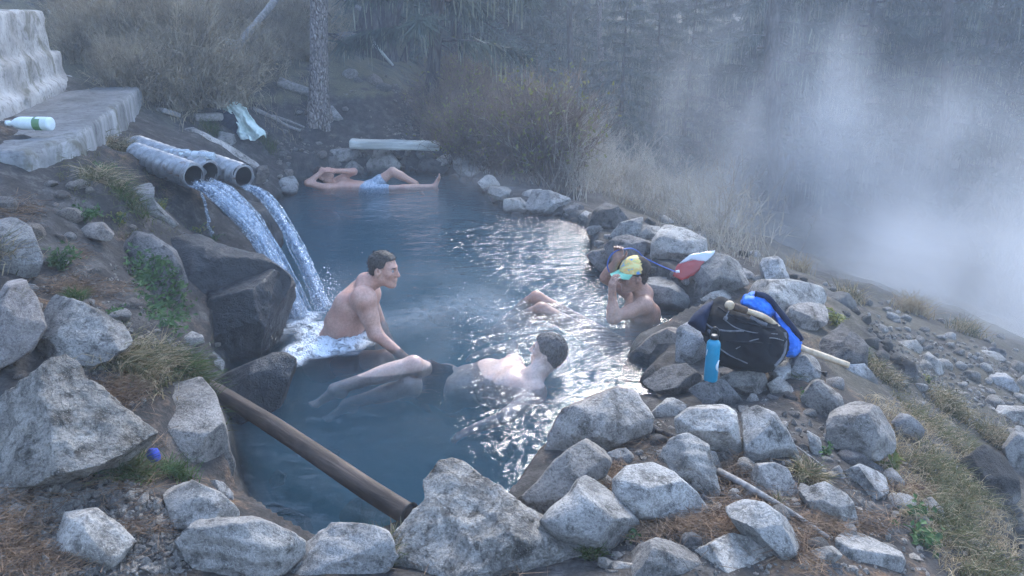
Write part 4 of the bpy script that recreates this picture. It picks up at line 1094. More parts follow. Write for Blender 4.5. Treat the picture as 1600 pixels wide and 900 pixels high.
def hair_mesh(L, A, bound, thick=.011, h=.005, noise=.006, seed=1, front=.085):
    c = L(-.012, .035); F, U, S = A
    e = ell_(c, (.098 + thick, .088 + thick * 1.2, .076 + thick), A, .01)
    nk = ell_(L(-.055, -.035), (.045, .06, .055), A, .03)
    fs, us = zip(*bound)
    def disp(D, ax):
        X, Y, Z = np.meshgrid(*ax, indexing='ij'); P = np.stack([X.ravel(), Y.ravel(), Z.ravel()], 1)
        q = P - L(0, 0); f = q @ F; u = q @ U; s = q @ S
        d = D.ravel() + noise * fbm(np.stack([f * 45, u * 45, s * 90], 1), 3, seed)
        reg = (np.interp(f + .004 * fbm(P * 90, 2, 3), fs, us) - u) * 0.75
        return np.maximum(d, reg).reshape(D.shape).astype(np.float32)
    return sdf_mesh([e, nk], h, disp)
def hand_prims(W, D, N, side=1, curl=.5, spread=.2, sc=1.0):
    """wrist W, direction D, palm normal N; the thumb leaves the palm on side*(D x N)"""
    D = nrm(D); N = nrm(np.asarray(N) - D * np.dot(N, D)); S = np.cross(D, N) * side
    W = np.asarray(W, float); P = []
    r = .0095 * sc
    P.append(cap_(W, W + D * .03 * sc, .024 * sc, .026 * sc, .015))
    for i in range(4):
        o = (1.5 - i) * .019 * sc
        b = W + D * .082 * sc + S * o
        P.append(cap_(W + D * .02 * sc + S * o * .8, b, .0145 * sc, .0125 * sc, .010))
        d = nrm(D + S * (1.5 - i) * spread * .3)
        for j, l in enumerate(np.array(((.040, .045, .042, .032)[i], (.024, .028, .026, .020)[i], .022)) * sc):
            a = curl * (.55, .8, .6)[j]
            d = nrm(d * math.cos(a) + N * math.sin(a)) if j == 0 else nrm(d * math.cos(a) + (N - d * np.dot(N, d)) / (np.linalg.norm(N - d * np.dot(N, d)) + 1e-6) * math.sin(a))
            e = b + d * l
            P.append(cap_(b, e, r * (1, .92, .85)[j], r * (.95, .86, .75)[j], .004)); b = e
    t0 = W + D * .022 * sc + S * .026 * sc; t1 = t0 + nrm(D * .6 + S * .75 + N * .35) * .042 * sc; t2 = t1 + nrm(D * .85 + S * .25 + N * .5) * .032 * sc; t3 = t2 + nrm(D * .9 + N * .55) * .024 * sc
    P += [cap_(t0, t1, .0155 * sc, .012 * sc, .01), cap_(t1, t2, .0115 * sc, .0105 * sc, .004), cap_(t2, t3, .0105 * sc, .0085 * sc, .004)]
    return P
def foot_prims(A, D, U, sc=1.0):
    D = nrm(D); U = nrm(np.asarray(U) - D * np.dot(U, D)); S = np.cross(D, U); A = np.asarray(A, float)
    P = [ell_(A - D * .035 * sc - U * .045 * sc, (.04 * sc, .035 * sc, .03 * sc), (D, U, S), .02),
         cap_(A - U * .015, A + D * .10 * sc - U * .05 * sc, .036 * sc, .027 * sc, .02),
         cap_(A + D * .13 * sc - U * .06 * sc + S * .025, A + D * .13 * sc - U * .06 * sc - S * .025, .02, .02, .02)]
    for i in range(5):
        o = S * (.032 - .016 * i)
        P.append(cap_(A + D * .13 * sc - U * .062 * sc + o, A + D * (.185 - .008 * i) * sc - U * .06 * sc + o, .011 if i else .014, .009 if i else .012, .006))
    return P
def torso_prims(pel, neck, lat, fr, shL, shR, w=1.0):
    lat = nrm(lat); ax = neck - pel; fr = nrm(np.asarray(fr) - lat * np.dot(fr, lat)); up = nrm(ax)
    Q = lambda t, f=0.0: pel + ax * t + fr * f
    P = [cap_(Q(0) - lat * .085 * w, Q(0) + lat * .085 * w, .112 * w, .112 * w, .05),
         cap_(Q(.28) - lat * .065 * w, Q(.28) + lat * .065 * w, .100 * w, .100 * w, .06),
         cap_(Q(.55, .005) - lat * .078 * w, Q(.55, .005) + lat * .078 * w, .112 * w, .112 * w, .06),
         cap_(Q(.78, -.005) - lat * .09 * w, Q(.78, -.005) + lat * .09 * w, .098 * w, .098 * w, .06),
         ell_(Q(.3, .05), (.10 * w, .10, .06), (lat, up, fr), .05)]
    for s, sh in ((1, shL), (-1, shR)):
        P.append(ell_(Q(.74, .072) + lat * s * .075, (.075, .06, .045), (lat, up, fr), .03))
        P.append(ell_(Q(.72, -.07) + lat * s * .085, (.065, .09, .045), (lat, up, fr), .03))
        P.append(cap_(Q(1.02, -.02), Q(.93, -.015) * .45 + sh * .55, .050, .055, .04))
        P.append(cap_(Q(.80) + lat * s * .1, sh, .072, .066, .04))
        P.append(ell_(sh, (.068, .068, .068), None, .03))
    return P
def limb(a, b, ra, rb, bulge=None, k=.03):
    a = np.asarray(a, float); b = np.asarray(b, float)
    P = [cap_(a, b, ra, rb, k)]
    if bulge is not None:
        t, r, off = bulge
        c = a + (b - a) * t + np.asarray(off); P.append(ell_(c, (r, r, np.linalg.norm(b - a) * .3), _ax(b - a), k))
    return P
def _ax(d):
    a, b, c = frame_of(d); return (a, b, c)

def m_skin(name, c0, c1, rough=.45):
    t = NT(name); v = t.coord('Object', rand=False)
    n = t.noise(v, 9, 4, .6); n2 = t.noise(v, 60, 3, .6)
    c = t.ramp(n, [(.35, c0), (.65, c1)])
    c = t.mix(t.ramp(n2, [(.42, .4), (.55, 0.0)]), c, tuple(x * .68 for x in c0))
    c = t.mix(t.ramp(t.noise(v, 4, 3, .6), [(.45, 0.0), (.65, .5)]), c, (c0[0] * 1.02, c0[1] * .80, c0[2] * .76))
    return t.done(t.bsdf(c, rough, t.bump(n2, .12, .004), Subsurface_Weight=.12, Subsurface_Radius=(.012, .005, .003), Specular_IOR_Level=.45))
M['skin_fair'] = m_skin('fair_skin', (.48, .27, .20), (.58, .36, .275))
M['skin_tan'] = m_skin('tanned_skin', (.34, .19, .13), (.44, .26, .185))
M['skin_pale'] = m_skin('pale_skin', (.52, .37, .30), (.62, .47, .39), .38)
def m_hair(name, c0, c1):
    t = NT(name); v = t.coord('Object', rand=False, scale=(1, 1, .35))
    n = t.noise(v, 120, 4, .7, .4)
    return t.done(t.bsdf(t.ramp(n, [(.3, c0), (.7, c1)]), .5, t.bump(n, .9, .01), Specular_IOR_Level=.4))
M['hair_brown'] = m_hair('short_brown_hair', (.018, .014, .011), (.085, .068, .055))
M['hair_grey'] = m_hair('greying_hair', (.022, .020, .019), (.13, .12, .115))
M['hair_dark'] = m_hair('dark_hair', (.02, .013, .010), (.07, .045, .033))
def m_cloth(name, c0, c1, sc=30, rough=.85, bump=.3):
    t = NT(name); v = t.coord('Object', rand=False)
    n = t.noise(v, sc, 5, .6); wv = t.noise(v, sc * 12, 2, .5)
    return t.done(t.bsdf(t.ramp(n, [(.35, c0), (.65, c1)]), rough, t.bump(t.math('ADD', n, t.math('MULTIPLY', wv, .3)), bump, .01), Specular_IOR_Level=.2))
M['shorts_navy'] = m_cloth('navy_trunks', (.010, .013, .022), (.02, .028, .05))
M['shorts_sky'] = m_cloth('patterned_trunks', (.16, .23, .32), (.48, .54, .60), 45)
M['eye'] = NT('eyeball'); M['eye'] = M['eye'].done(M['eye'].bsdf((.35, .33, .32), .2))
M['iris'] = NT('iris'); M['iris'] = M['iris'].done(M['iris'].bsdf((.02, .018, .015), .2))
def strands(T, V, Q, mat, seed, ln=.016):
    rg = np.random.default_rng(seed); k = rg.integers(0, len(Q), 1500)
    P = V[Q[k]].mean(1); nn = np.cross(V[Q[k, 1]] - V[Q[k, 0]], V[Q[k, 2]] - V[Q[k, 0]]); nn /= np.linalg.norm(nn, axis=1)[:, None] + 1e-9
    d = nn * .45 + rg.normal(0, .45, nn.shape) + np.array((0, 0, -.25)); d /= np.linalg.norm(d, axis=1)[:, None]
    T.part('hair_strands', *strips(P - nn * .002, P + d * ln * rg.uniform(.5, 1.2, (len(P), 1)), .0022, rg), mat, smooth=False, kind='stuff')
def eyes(T, L, A, parent):
    F, U, S = A
    for s in (-1, 1):
        e = ell_(L(.078, .006, .032 * s), (.011, .010, .012), A, .001)
        V, Fc = ico(2); c = L(.0785, .006, .031 * s)
        o = T.part('eye', c + V * .0115, Fc, M['eye'], parent)
        T.part('eyebrow', *tube([L(.092, .024, .014 * s), L(.090, .029, .030 * s), L(.078, .026, .047 * s)], [.003, .004, .002], 6), M['hair_dark'], parent)
        T.part('iris', c + F * .0085 + V * .0052, Fc, M['iris'], parent)

def man_seated():
    Y = 5.32
    P = lambda x, y, d=0.0: aty(x, y, Y + d)
    fr = nrm((.93, -.30, .05)); lat = nrm((.28, .95, .08))          # facing the right bank; his left side is the far one
    pel, neck = P(514, 558, .02), P(573, 444, .0)
    shR, shL = P(568, 467, -.20), P(572, 448, .19)
    prim = torso_prims(pel, neck, lat, (.75, -.22, -.45), shL, shR, 1.22)
    hd = P(600, 421, -.02)
    hp, L, A = head_prims(hd, (.96, -.30, -.05), (.10, .02, 1), neck)
    elR, wrR = P(586, 521, -.24), P(636, 562, -.30)
    prim += [ell_(shR, (.085, .085, .085), None, .04)] + limb(shR, elR, .070, .052, (.45, .060, (0, 0, 0))) + limb(elR, wrR, .044, .030)
    prim += hand_prims(wrR, wrR - elR, (0, 0, -1), -1, .3)
    elL, wrL = P(596, 512, .25), P(622, 560, .15)
    prim += limb(shL, elL, .055, .044) + limb(elL, wrL, .043, .03) + hand_prims(wrL, wrL - elL, (0, 0, -1), 1, .3)
    hipR, hipL = pel - lat * .09, pel + lat * .09
    knR, knL = P(600, 560, -.18), P(610, 550, .22)
    anR, anL = P(640, 615, -.1), P(650, 600, .25)
    for hpj, kn, an in ((hipR, knR, anR), (hipL, knL, anL)):
        prim += limb(hpj, kn, .088, .060) + limb(kn, an, .058, .040, (.3, .058, (0, 0, 0))) + foot_prims(an, (1, -.2, -.3), (.2, 0, 1))
    prim += hp
    T = Thing('person', (pel[0], pel[1], -.45), 'man with short brown hair sitting under the falling water, bare back hunched, looking aside', 'person', 'people bathing in the pool')
    b = T.part('body', *sdf_mesh(prim, .0065, smooth=2), M['skin_fair'])
    hv = hair_mesh(L, A, [(-.12, -.055), (-.05, -.05), (-.03, .0), (0, .02), (.03, .03), (.045, .075), (.10, .082)], .009, noise=.005, seed=4); T.part('hair', *hv, M['hair_brown']); strands(T, *hv, M['hair_brown'], 3)
    sp = [cap_(pel - lat * .085, pel + lat * .085, .128, .128, .04), cap_(hipR, hipR + (knR - hipR) * .55, .102, .09, .03), cap_(hipL, hipL + (knL - hipL) * .55, .102, .09, .03)]
    T.part('swim_shorts', *sdf_mesh(sp, .009, smooth=2), M['shorts_navy'])
    eyes(T, L, A, b)
man_seated()
def man_floating():
    pel, neck = at(700, 606, -.22), at(830, 594, -.01)
    lat = nrm((.23, -.97, 0)); fr = nrm((-.28, .05, .95))
    shL, shR = at(836, 613, -.05), at(802, 570, -.045)
    prim = torso_prims(pel, neck, lat, fr, shL, shR, 1.12)
    hd = at(856, 550, .14)
    hp, L, A = head_prims(hd, (-.88, .36, .22), (.26, -.18, .95), neck + np.array((0, 0, .02)))
    elL, wrL = at(793, 650, -.10), at(744, 669, -.17)
    prim += limb(shL, elL, .060, .045, (.4, .052, (0, 0, 0))) + limb(elL, wrL, .043, .031) + hand_prims(wrL, wrL - elL, (0, 0, -1), -1, .3)
    elR, wrR = at(800, 540, -.20), at(760, 550, -.25)
    prim += limb(shR, elR, .052, .042) + limb(elR, wrR, .041, .029) + hand_prims(wrR, wrR - elR, (0, 0, -1), 1, .3)
    knA, anA = at(646, 570, .03), at(522, 608, -.075)
    knB, anB = at(640, 604, -.10), at(540, 632, -.30)
    hA, hB = pel - lat * .085, pel + lat * .085
    for h_, kn, an in ((hA, knA, anA), (hB, knB, anB)):
        prim += limb(h_, kn, .082, .058) + limb(kn, an, .056, .038, (.3, .056, (0, 0, 0))) + foot_prims(an, (-.9, -.1, -.25), (-.2, 0, 1))
    T = Thing('person', (pel[0], pel[1], -.4), 'man with greying hair floating on his back, one knee raised, face turned away', 'person', 'people bathing in the pool')
    b = T.part('body', *sdf_mesh(prim + hp, .0065, smooth=2), M['skin_pale'])
    hv = hair_mesh(L, A, [(-.12, -.075), (-.05, -.07), (-.025, -.01), (0, .02), (.03, .03), (.05, .07), (.10, .075)], .013, noise=.008, seed=9); T.part('hair', *hv, M['hair_grey']); strands(T, *hv, M['hair_grey'], 3)
    sp = [cap_(pel - lat * .085, pel + lat * .085, .125, .125, .04), cap_(hA, hA + (knA - hA) * .55, .10, .088, .03), cap_(hB, hB + (knB - hB) * .6, .10, .09, .03), cap_(pel, pel + (neck - pel) * .12, .12, .115, .03)]
    T.part('swim_shorts', *sdf_mesh(sp, .009, smooth=2), M['shorts_navy'])
    eyes(T, L, A, b)
man_floating()
HOSE = []
def man_cap():
    Y = float(at(975, 495, 0)[1]) + .06
    P = lambda x, y, d=0.0: aty(x, y, Y + d)
    pel, neck = P(1000, 560, 0), P(1004, 460, 0)
    lat = nrm((.12, -1, 0)); fr = nrm((-1, -.1, .1))
    shL, shR = P(1007, 478, -.17), P(992, 466, .19)
    prim = torso_prims(pel, neck, lat, fr, shL, shR, .98)
    hd = P(990, 431, -.01)
    hp, L, A = head_prims(hd, (-.97, -.22, -.03), (.12, 0, 1), neck)
    elL, wrL = P(958, 497, -.27), P(957, 461, -.25)
    prim += limb(shL, elL, .050, .042, (.45, .045, (0, 0, 0))) + limb(elL, wrL, .044, .030, (.3, .043, (0, 0, 0)))
    prim += hand_prims(wrL, (-.05, .05, 1), (.85, .45, 0), 1, .75)
    elR, wrR = P(947, 434, .12), P(964, 407, .05)
    prim += limb(shR, elR, .050, .042) + limb(elR, wrR, .043, .029, (.3, .041, (0, 0, 0)))
    prim += hand_prims(wrR, (.12, 0, 1), (-.3, -.9, .1), 1, 1.35)
    hL, hR = pel + lat * .085 + np.array((-.03, 0, 0)), pel - lat * .085 + np.array((-.03, 0, 0))
    for h_, kn, an in ((hL, at(846, 484, .005), at(772, 520, -.28)), (hR, at(838, 466, .015), at(786, 503, -.28))):
        prim += limb(h_, kn, .080, .055) + limb(kn, an, .054, .037, (.3, .054, (0, 0, 0))) + foot_prims(an, (-1, -.1, -.2), (-.2, 0, 1))
    T = Thing('person', (pel[0], pel[1], -.45), 'man in a colourful cap sitting in the water against the dam, lifting a drinking hose', 'person', 'people bathing in the pool')
    b = T.part('body', *sdf_mesh(prim + hp, .0065, smooth=2), M['skin_tan'])
    hv = hair_mesh(L, A, [(-.12, -.08), (-.05, -.075), (-.025, -.02), (0, .02), (.03, .03), (.05, .07), (.10, .075)], .012, noise=.007, seed=13); T.part('hair', *hv, M['hair_dark']); strands(T, *hv, M['hair_dark'], 3)
    sp = [cap_(pel - lat * .085, pel + lat * .085, .125, .125, .04)]
    T.part('swim_shorts', *sdf_mesh(sp, .009, smooth=2), M['shorts_navy'])
    eyes(T, L, A, b)
    # the cap: dome, bill, front panel
    F, U, S = A
    c = L(-.012, .045)
    V, Fc = ico(4)
    q = V.copy()
    keep = q[:, 1] > -.05
    W = c + np.outer(q[:, 0] * .121, F) + np.outer(q[:, 1] * .112, U) + np.outer(q[:, 2] * .097, S)
    Fk = Fc[keep[Fc].all(1)]
    ctr = q[Fk].mean(1)
    crown = T.part('cap', W, Fk[ctr[:, 0] > -.12], M['cap_front'], label='colourful cap with pale green bill')
    T.part('back_panel', W, Fk[ctr[:, 0] <= -.12], M['cap_back'], crown)
    a = np.linspace(-1.15, 1.15, 25); rr = np.linspace(0, 1, 8)
    bv = []
    for r in rr:
        for x in a:
            f0, s0 = .118 * math.cos(x * .95), .095 * math.sin(x)
            f = f0 + r * .075 * math.cos(x * 1.2) ** .6 if abs(x) < 1.25 else f0
            bv.append(L(-.012 + f, .045 + .0 - r * .018 - .020 * math.sin(x) ** 2 * r, s0))
    bv = np.array(bv); n = len(a)
    top = np.array([[i * n + j, i * n + j + 1, (i + 1) * n + j + 1, (i + 1) * n + j] for i in range(len(rr) - 1) for j in range(n - 1)])
    V2 = np.concatenate([bv, bv - U * .004])
    T.part('bill', V2, [np.concatenate([top, top[:, ::-1] + len(bv)])], M['cap_bill'], crown)
    # bracelet
    T.part('bracelet', *tube([P(957, 480, -.255) + .043 * np.array((math.cos(t), math.sin(t), .15 * math.cos(t))) for t in np.linspace(0, 6.28, 20)], .004, 6, cap=False), M['black'])
    HOSE.extend([P(952, 425, .04), P(949, 415, .03), P(953, 401, .02), P(963, 392, .01), P(975, 389, .02), P(988, 388.5, .08), P(998, 394, .16), P(1006, 402, .22)])
t = NT('cap_print'); v = t.coord('Object', rand=False)
c = t.ramp(t.noise(v, 16, 3, .6, .8), [(.36, (.10, .28, .62)), (.46, (.62, .55, .16)), (.52, (.80, .48, .16)), (.62, (.75, .66, .28))])
M['cap_front'] = t.done(t.bsdf(c, .8))
M['cap_back'] = m_cloth('cap_mesh', (.03, .022, .018), (.07, .05, .04))
M['cap_bill'] = m_cloth('cap_bill', (.20, .55, .38), (.34, .70, .50))
M['black'] = m_cloth('black_strap', (.008, .008, .01), (.02, .02, .024))
man_cap()
def man_far():
    Y = float(at(580, 290, 0)[1])
    P = lambda x, y, d=0.0: aty(x, y, Y + d)
    pel, neck = P(575, 298, .05), P(521, 292, .08)
    lat = nrm((0, 1, 0)); fr = nrm((.05, -.12, 1))
    shR, shL = P(513, 295, -.14), P(516, 287, .26)
    prim = torso_prims(pel, neck, lat, fr, shL, shR, .95)
    hd = P(505, 273, .10)
    hp, L, A = head_prims(hd, (.55, -.35, .75), (-.75, 0, .55), neck)
    elR, wrR = P(481, 286, -.16), P(505, 267, -.08)
    prim += limb(shR, elR, .05, .042) + limb(elR, wrR, .042, .029) + hand_prims(wrR, (.9, .1, .1), (0, .5, -.6), 1, .7)
    elL, wrL = P(553, 268, .12), P(521, 267, .0)
    prim += limb(shL, elL, .05, .042) + limb(elL, wrL, .042, .029) + hand_prims(wrL, (-.9, -.2, .0), (0, .3, -.7), -1, .7)
    hR, hL = pel - lat * .085, pel + lat * .085
    kL, aL = P(613, 268, .12), P(650, 287, .12)
    kR, aR = P(632, 295, -.06), P(677, 292, -.06)
    prim += limb(hL, kL, .08, .055) + limb(kL, aL, .053, .038, (.3, .053, (0, 0, 0))) + foot_prims(aL, (.7, 0, -.5), (.5, 0, .8))
    prim += limb(hR, kR, .078, .055) + limb(kR, aR, .052, .038, (.3, .05, (0, 0, 0))) + foot_prims(aR, (.15, .0, 1), (-1, 0, .15))
    T = Thing('person', (pel[0], pel[1], -.35), 'man in pale blue swim shorts reclining by the far rim, hands over face', 'person', 'people bathing in the pool')
    b = T.part('body', *sdf_mesh(prim + hp, .008, smooth=2), M['skin_fair'])
    hv = hair_mesh(L, A, [(-.12, -.055), (-.05, -.05), (-.03, .0), (0, .02), (.03, .03), (.045, .075), (.10, .082)], .01, noise=.005, seed=17); T.part('hair', *hv, M['hair_dark']); strands(T, *hv, M['hair_dark'], 3)
    sp = [cap_(pel - lat * .085, pel + lat * .085, .122, .122, .04), cap_(hR, hR + (kR - hR) * .5, .095, .085, .03), cap_(hL, hL + (kL - hL) * .5, .095, .085, .03)]
    T.part('swim_shorts', *sdf_mesh(sp, .01, smooth=2), M['shorts_sky'])
    eyes(T, L, A, b)
man_far()
# ------------------------------------------------------------------ built and carried things
def cast(px, py, skip=('pool_water',)):
    dg = bpy.context.evaluated_depsgraph_get()
    d = Vector(ray(px, py)).normalized(); o = Vector(CAM)
    for _ in range(12):
        ok, loc, n, i, ob, mx = scn.ray_cast(dg, o, d)
        if not ok: return hit(px, py)
        if ob.name.split('.')[0] in skip: o = loc + d * 0.003; continue
        return np.array(loc)
    return np.array(loc)
bpy.context.view_layer.update()
def m_plain(name, c, rough=.5, metal=0.0, **kw):
    t = NT(name); v = t.coord('Object', rand=False); n = t.noise(v, 20, 4, .6)
    cc = t.mix(t.ramp(n, [(.35, .35), (.65, 0.0)]), c, tuple(x * .6 for x in c))
    return t.done(t.bsdf(cc, rough, t.bump(n, .15, .005), Metallic=metal, **kw))
def m_concrete(name, c0, c1, c2, stain):
    t = NT(name); v = t.coord('Object', rand=False)
    n = t.noise(v, 2.2, 6, .65, .4); f = t.noise(v, 22, 5, .7); sv = t.coord('Object', rand=False, scale=(1, 1, .25))
    c = t.ramp(n, [(.3, c0), (.5, c1), (.7, c2)])
    c = t.mix(t.ramp(f, [(.36, .6), (.5, 0.0)]), c, tuple(x * .6 for x in c0))
    sep = t.n('SeparateXYZ'); t.set(sep.inputs[0], t.n('NewGeometry').outputs['True Normal'])
    c = t.mix(t.math('MULTIPLY', t.ramp(t.noise(sv, 3.0, 6, .65), [(.42, 0.0), (.66, stain)]), t.ramp(sep.outputs[2], [(.3, 1.0), (.7, 0.08)])), c, (.55, .55, .54))
    c = t.mix(t.ramp(t.noise(v, 1.7, 5, .7, .6), [(.56, 0.0), (.64, .75)]), c, (.12, .11, .075))
    return t.done(t.bsdf(c, .92, t.bump(t.math('ADD', n, t.math('MULTIPLY', f, .6)), .7, .02), Specular_IOR_Level=.15))
M['concrete'] = m_concrete('old_concrete', (.11, .107, .10), (.18, .176, .17), (.26, .255, .245), .5)
M['concrete_lime'] = m_concrete('limy_concrete', (.20, .185, .165), (.35, .335, .315), (.50, .485, .465), .12)
def poly_sd2(P, poly):
    best = np.full(len(P), 1e9); ins = np.zeros(len(P), bool)
    for i in range(len(poly)):
        a, b = np.asarray(poly[i]), np.asarray(poly[(i + 1) % len(poly)])
        ab = b - a; t = np.clip(((P - a) @ ab) / (ab @ ab), 0, 1); q = a + t[:, None] * ab
        best = np.minimum(best, ((P - q) ** 2).sum(1))
        c = ((a[1] > P[:, 1]) != (b[1] > P[:, 1]))
        with np.errstate(divide='ignore', invalid='ignore'):
            xi = (b[0] - a[0]) * (P[:, 1] - a[1]) / (b[1] - a[1]) + a[0]
        ins ^= c & (P[:, 0] < xi)
    d = np.sqrt(best); return np.where(ins, -d, d)
def prism(poly, z0, z1, h, noise=.02, freq=3.0, seed=1, rnd=.03, k=.02):
    poly = [np.asarray(p, float)[:2] for p in poly]
    xs = np.array(poly)
    def f(P):
        d2 = poly_sd2(P[:, :2], poly) + rnd; dz = np.abs(P[:, 2] - (z0 + z1) / 2) - (z1 - z0) / 2 + rnd
        d = np.minimum(np.maximum(d2, dz), 0) + np.hypot(np.maximum(d2, 0), np.maximum(dz, 0)) - rnd
        return d + noise * fbm(P * freq, 4, seed) + noise * .6 * np.maximum(ridged(P * freq * .6, 3, seed + 2), 0)
    return dict(f=f, bb=(np.array((xs[:, 0].min(), xs[:, 1].min(), z0)) - .03, np.array((xs[:, 0].max(), xs[:, 1].max(), z1)) + .03), k=k)
def concrete():
    Zt = 1.33
    A, B = at(150, 188, Zt), at(234, 124, Zt)
    ed = B - A; ed /= np.linalg.norm(ed)
    ledge = [at(40, 236, Zt), at(118, 212, Zt), A, B, B + np.array((-.5, .10, 0)), at(120, 128, Zt), at(100, 134, Zt) + np.array((-.6, .2, 0)), at(-80, 185, Zt) + np.array((-.6, 0, 0)), at(-120, 236, Zt)]
    V, F = sdf_mesh([prism(ledge, .62, Zt, .035, .014, 6.0, 3, .02)], .035)
    o = obj('concrete_ledge', V, F, M['concrete'], None, (A[0], A[1], .62)); tag(o, 'sloping grey concrete ledge above the pipes, its end streaked white with lime', 'ledge')
    W1, W2 = at(-90, 215, Zt), at(104, 135, Zt)
    d = (W2 - W1)[:2]; d /= np.linalg.norm(d); nn = np.array((-d[1], d[0]))
    Wt = W2[:2] - d * .42
    up = [W1[:2], Wt, Wt + nn * .5, W1[:2] + nn * .5]
    low = [W1[:2] - nn * .08, W2[:2] - d * .12 - nn * .04, W2[:2] + nn * .5, W1[:2] + nn * .5]
    foot = [W1[:2] - nn * .16, W2[:2] - nn * .10, W2[:2] + d * .12 + nn * .4, W1[:2] + nn * .5]
    V, F = sdf_mesh([prism(up, 1.2, 2.17, .035, .018, 9, 7, .02), prism(low, 1.2, 1.74, .035, .022, 9, 9, .03, .03), prism(foot, 1.2, 1.46, .035, .03, 8, 11, .04, .05)], .035)
    o = obj('concrete_wall', V, F, M['concrete_lime'], None, (W2[0], W2[1], 1.2)); tag(o, 'crumbling pale concrete wall with mossy stains standing on the ledge', 'wall')
concrete()

# corrugated pipes
t = NT('galvanised_steel'); v = t.coord('Object', rand=False); n = t.noise(v, 14, 5, .65)
c = t.ramp(n, [(.35, (.20, .205, .21)), (.55, (.30, .305, .31)), (.7, (.38, .385, .39))])
c = t.mix(t.ramp(t.noise(v, 6, 5, .7, .5), [(.56, 0.0), (.68, .9)]), c, (.16, .09, .055))
M['steel'] = t.done(t.bsdf(c, t.ramp(n, [(.3, .55), (.7, .35)]), t.bump(n, .2, .01), Metallic=.55))
M['pipe_inside'] = m_plain('pipe_inside', (.025, .024, .024), .7)
PDIR = nrm((.80, -.58, -.10))
def pipe(mx, my, Y, Lg, r, label, seed):
    Mo = aty(mx, my, Y)
    T = Thing('corrugated_pipe', Mo - PDIR * Lg * .5 - np.array((0, 0, r)), label, 'pipe', 'drain pipes feeding the pool')
    n = int(Lg / .0048); s = np.linspace(-Lg, 0, n)
    pts = Mo + np.outer(s, PDIR)
    def fn(i, ang):
        rag = 1.0
        return 1 + .14 * np.sin(s[i] / .095 * 2 * np.pi + ang) + (.05 * vnoise(np.stack([np.cos(ang) * 2, np.sin(ang) * 2, ang * 0 + seed], 1), seed) if i > n - 6 else 0)
    V, F = tube(pts, r, 36, cap=False, fn=fn)
    # ragged mouth
    ring = slice((n - 1) * 36, n * 36); ang = np.linspace(0, 2 * np.pi, 36, endpoint=False)
    V[ring] += np.outer(.022 * np.sin(ang * 3 + seed) + .012 * rng.normal(size=36), PDIR)
    body = T.part('pipe_wall', V, F, M['steel'])
    V2, F2 = tube(pts[::6], r * .86, 30, cap=True)
    F2[0] = F2[0][:, ::-1]
    T.part('pipe_bore', V2, [F2[0], F2[1][:30]], M['pipe_inside'])
    V3, F3 = lathe([(0, r * .85), (0.002, r * 1.05), (.006, r * 1.03), (.004, r * .85)], Mo - PDIR * .004, PDIR, 30)
    T.part('cut_rim', V3, F3, M['steel'])
    return Mo
M1 = pipe(303, 275, 6.42, .84, .098, 'nearest corrugated steel pipe, lying lowest, pouring into the pool', 1)
M2 = pipe(327, 269, 6.66, 1.1, .096, 'middle corrugated steel pipe half hidden between two others, under the clear bottles', 2)
M3 = pipe(381, 276, 6.72, .62, .098, 'rust-edged corrugated steel pipe beside the granite hump', 3)

# streams of water
def m_stream():
    t = NT('falling_water'); v = t.coord('Object', rand=False)
    n = t.noise(v, 26, 4, .6, .8); n2 = t.noise(v, 70, 3, .6)
    tr = t.n('BsdfTransparent'); tr.inputs[0].default_value = (.86, .92, .97, 1)
    gl = t.n('BsdfGlossy'); gl.inputs['Roughness'].default_value = .08; t.set(gl.inputs['Normal'], t.bump(t.math('ADD', n, n2), .8, .02))
    df = t.n('BsdfDiffuse'); df.inputs[0].default_value = (.78, .84, .9, 1)
    tl = t.n('BsdfTranslucent'); tl.inputs[0].default_value = (.78, .84, .9, 1)
    m0 = t.n('MixShader'); m0.inputs[0].default_value = .4; t.set(m0.inputs[1], df.outputs[0]); t.set(m0.inputs[2], tl.outputs[0])
    m1 = t.n('MixShader'); m1.inputs[0].default_value = .16; t.set(m1.inputs[1], tr.outputs[0]); t.set(m1.inputs[2], gl.outputs[0])
    m2 = t.n('MixShader'); t.set(m2.inputs[0], t.ramp(n, [(.47, .03), (.64, .62)])); t.set(m2.inputs[1], m1.outputs[0]); t.set(m2.inputs[2], m0.outputs[0])
    return t.done(m2.outputs[0])
M['stream'] = m_stream()
M['foam'] = None
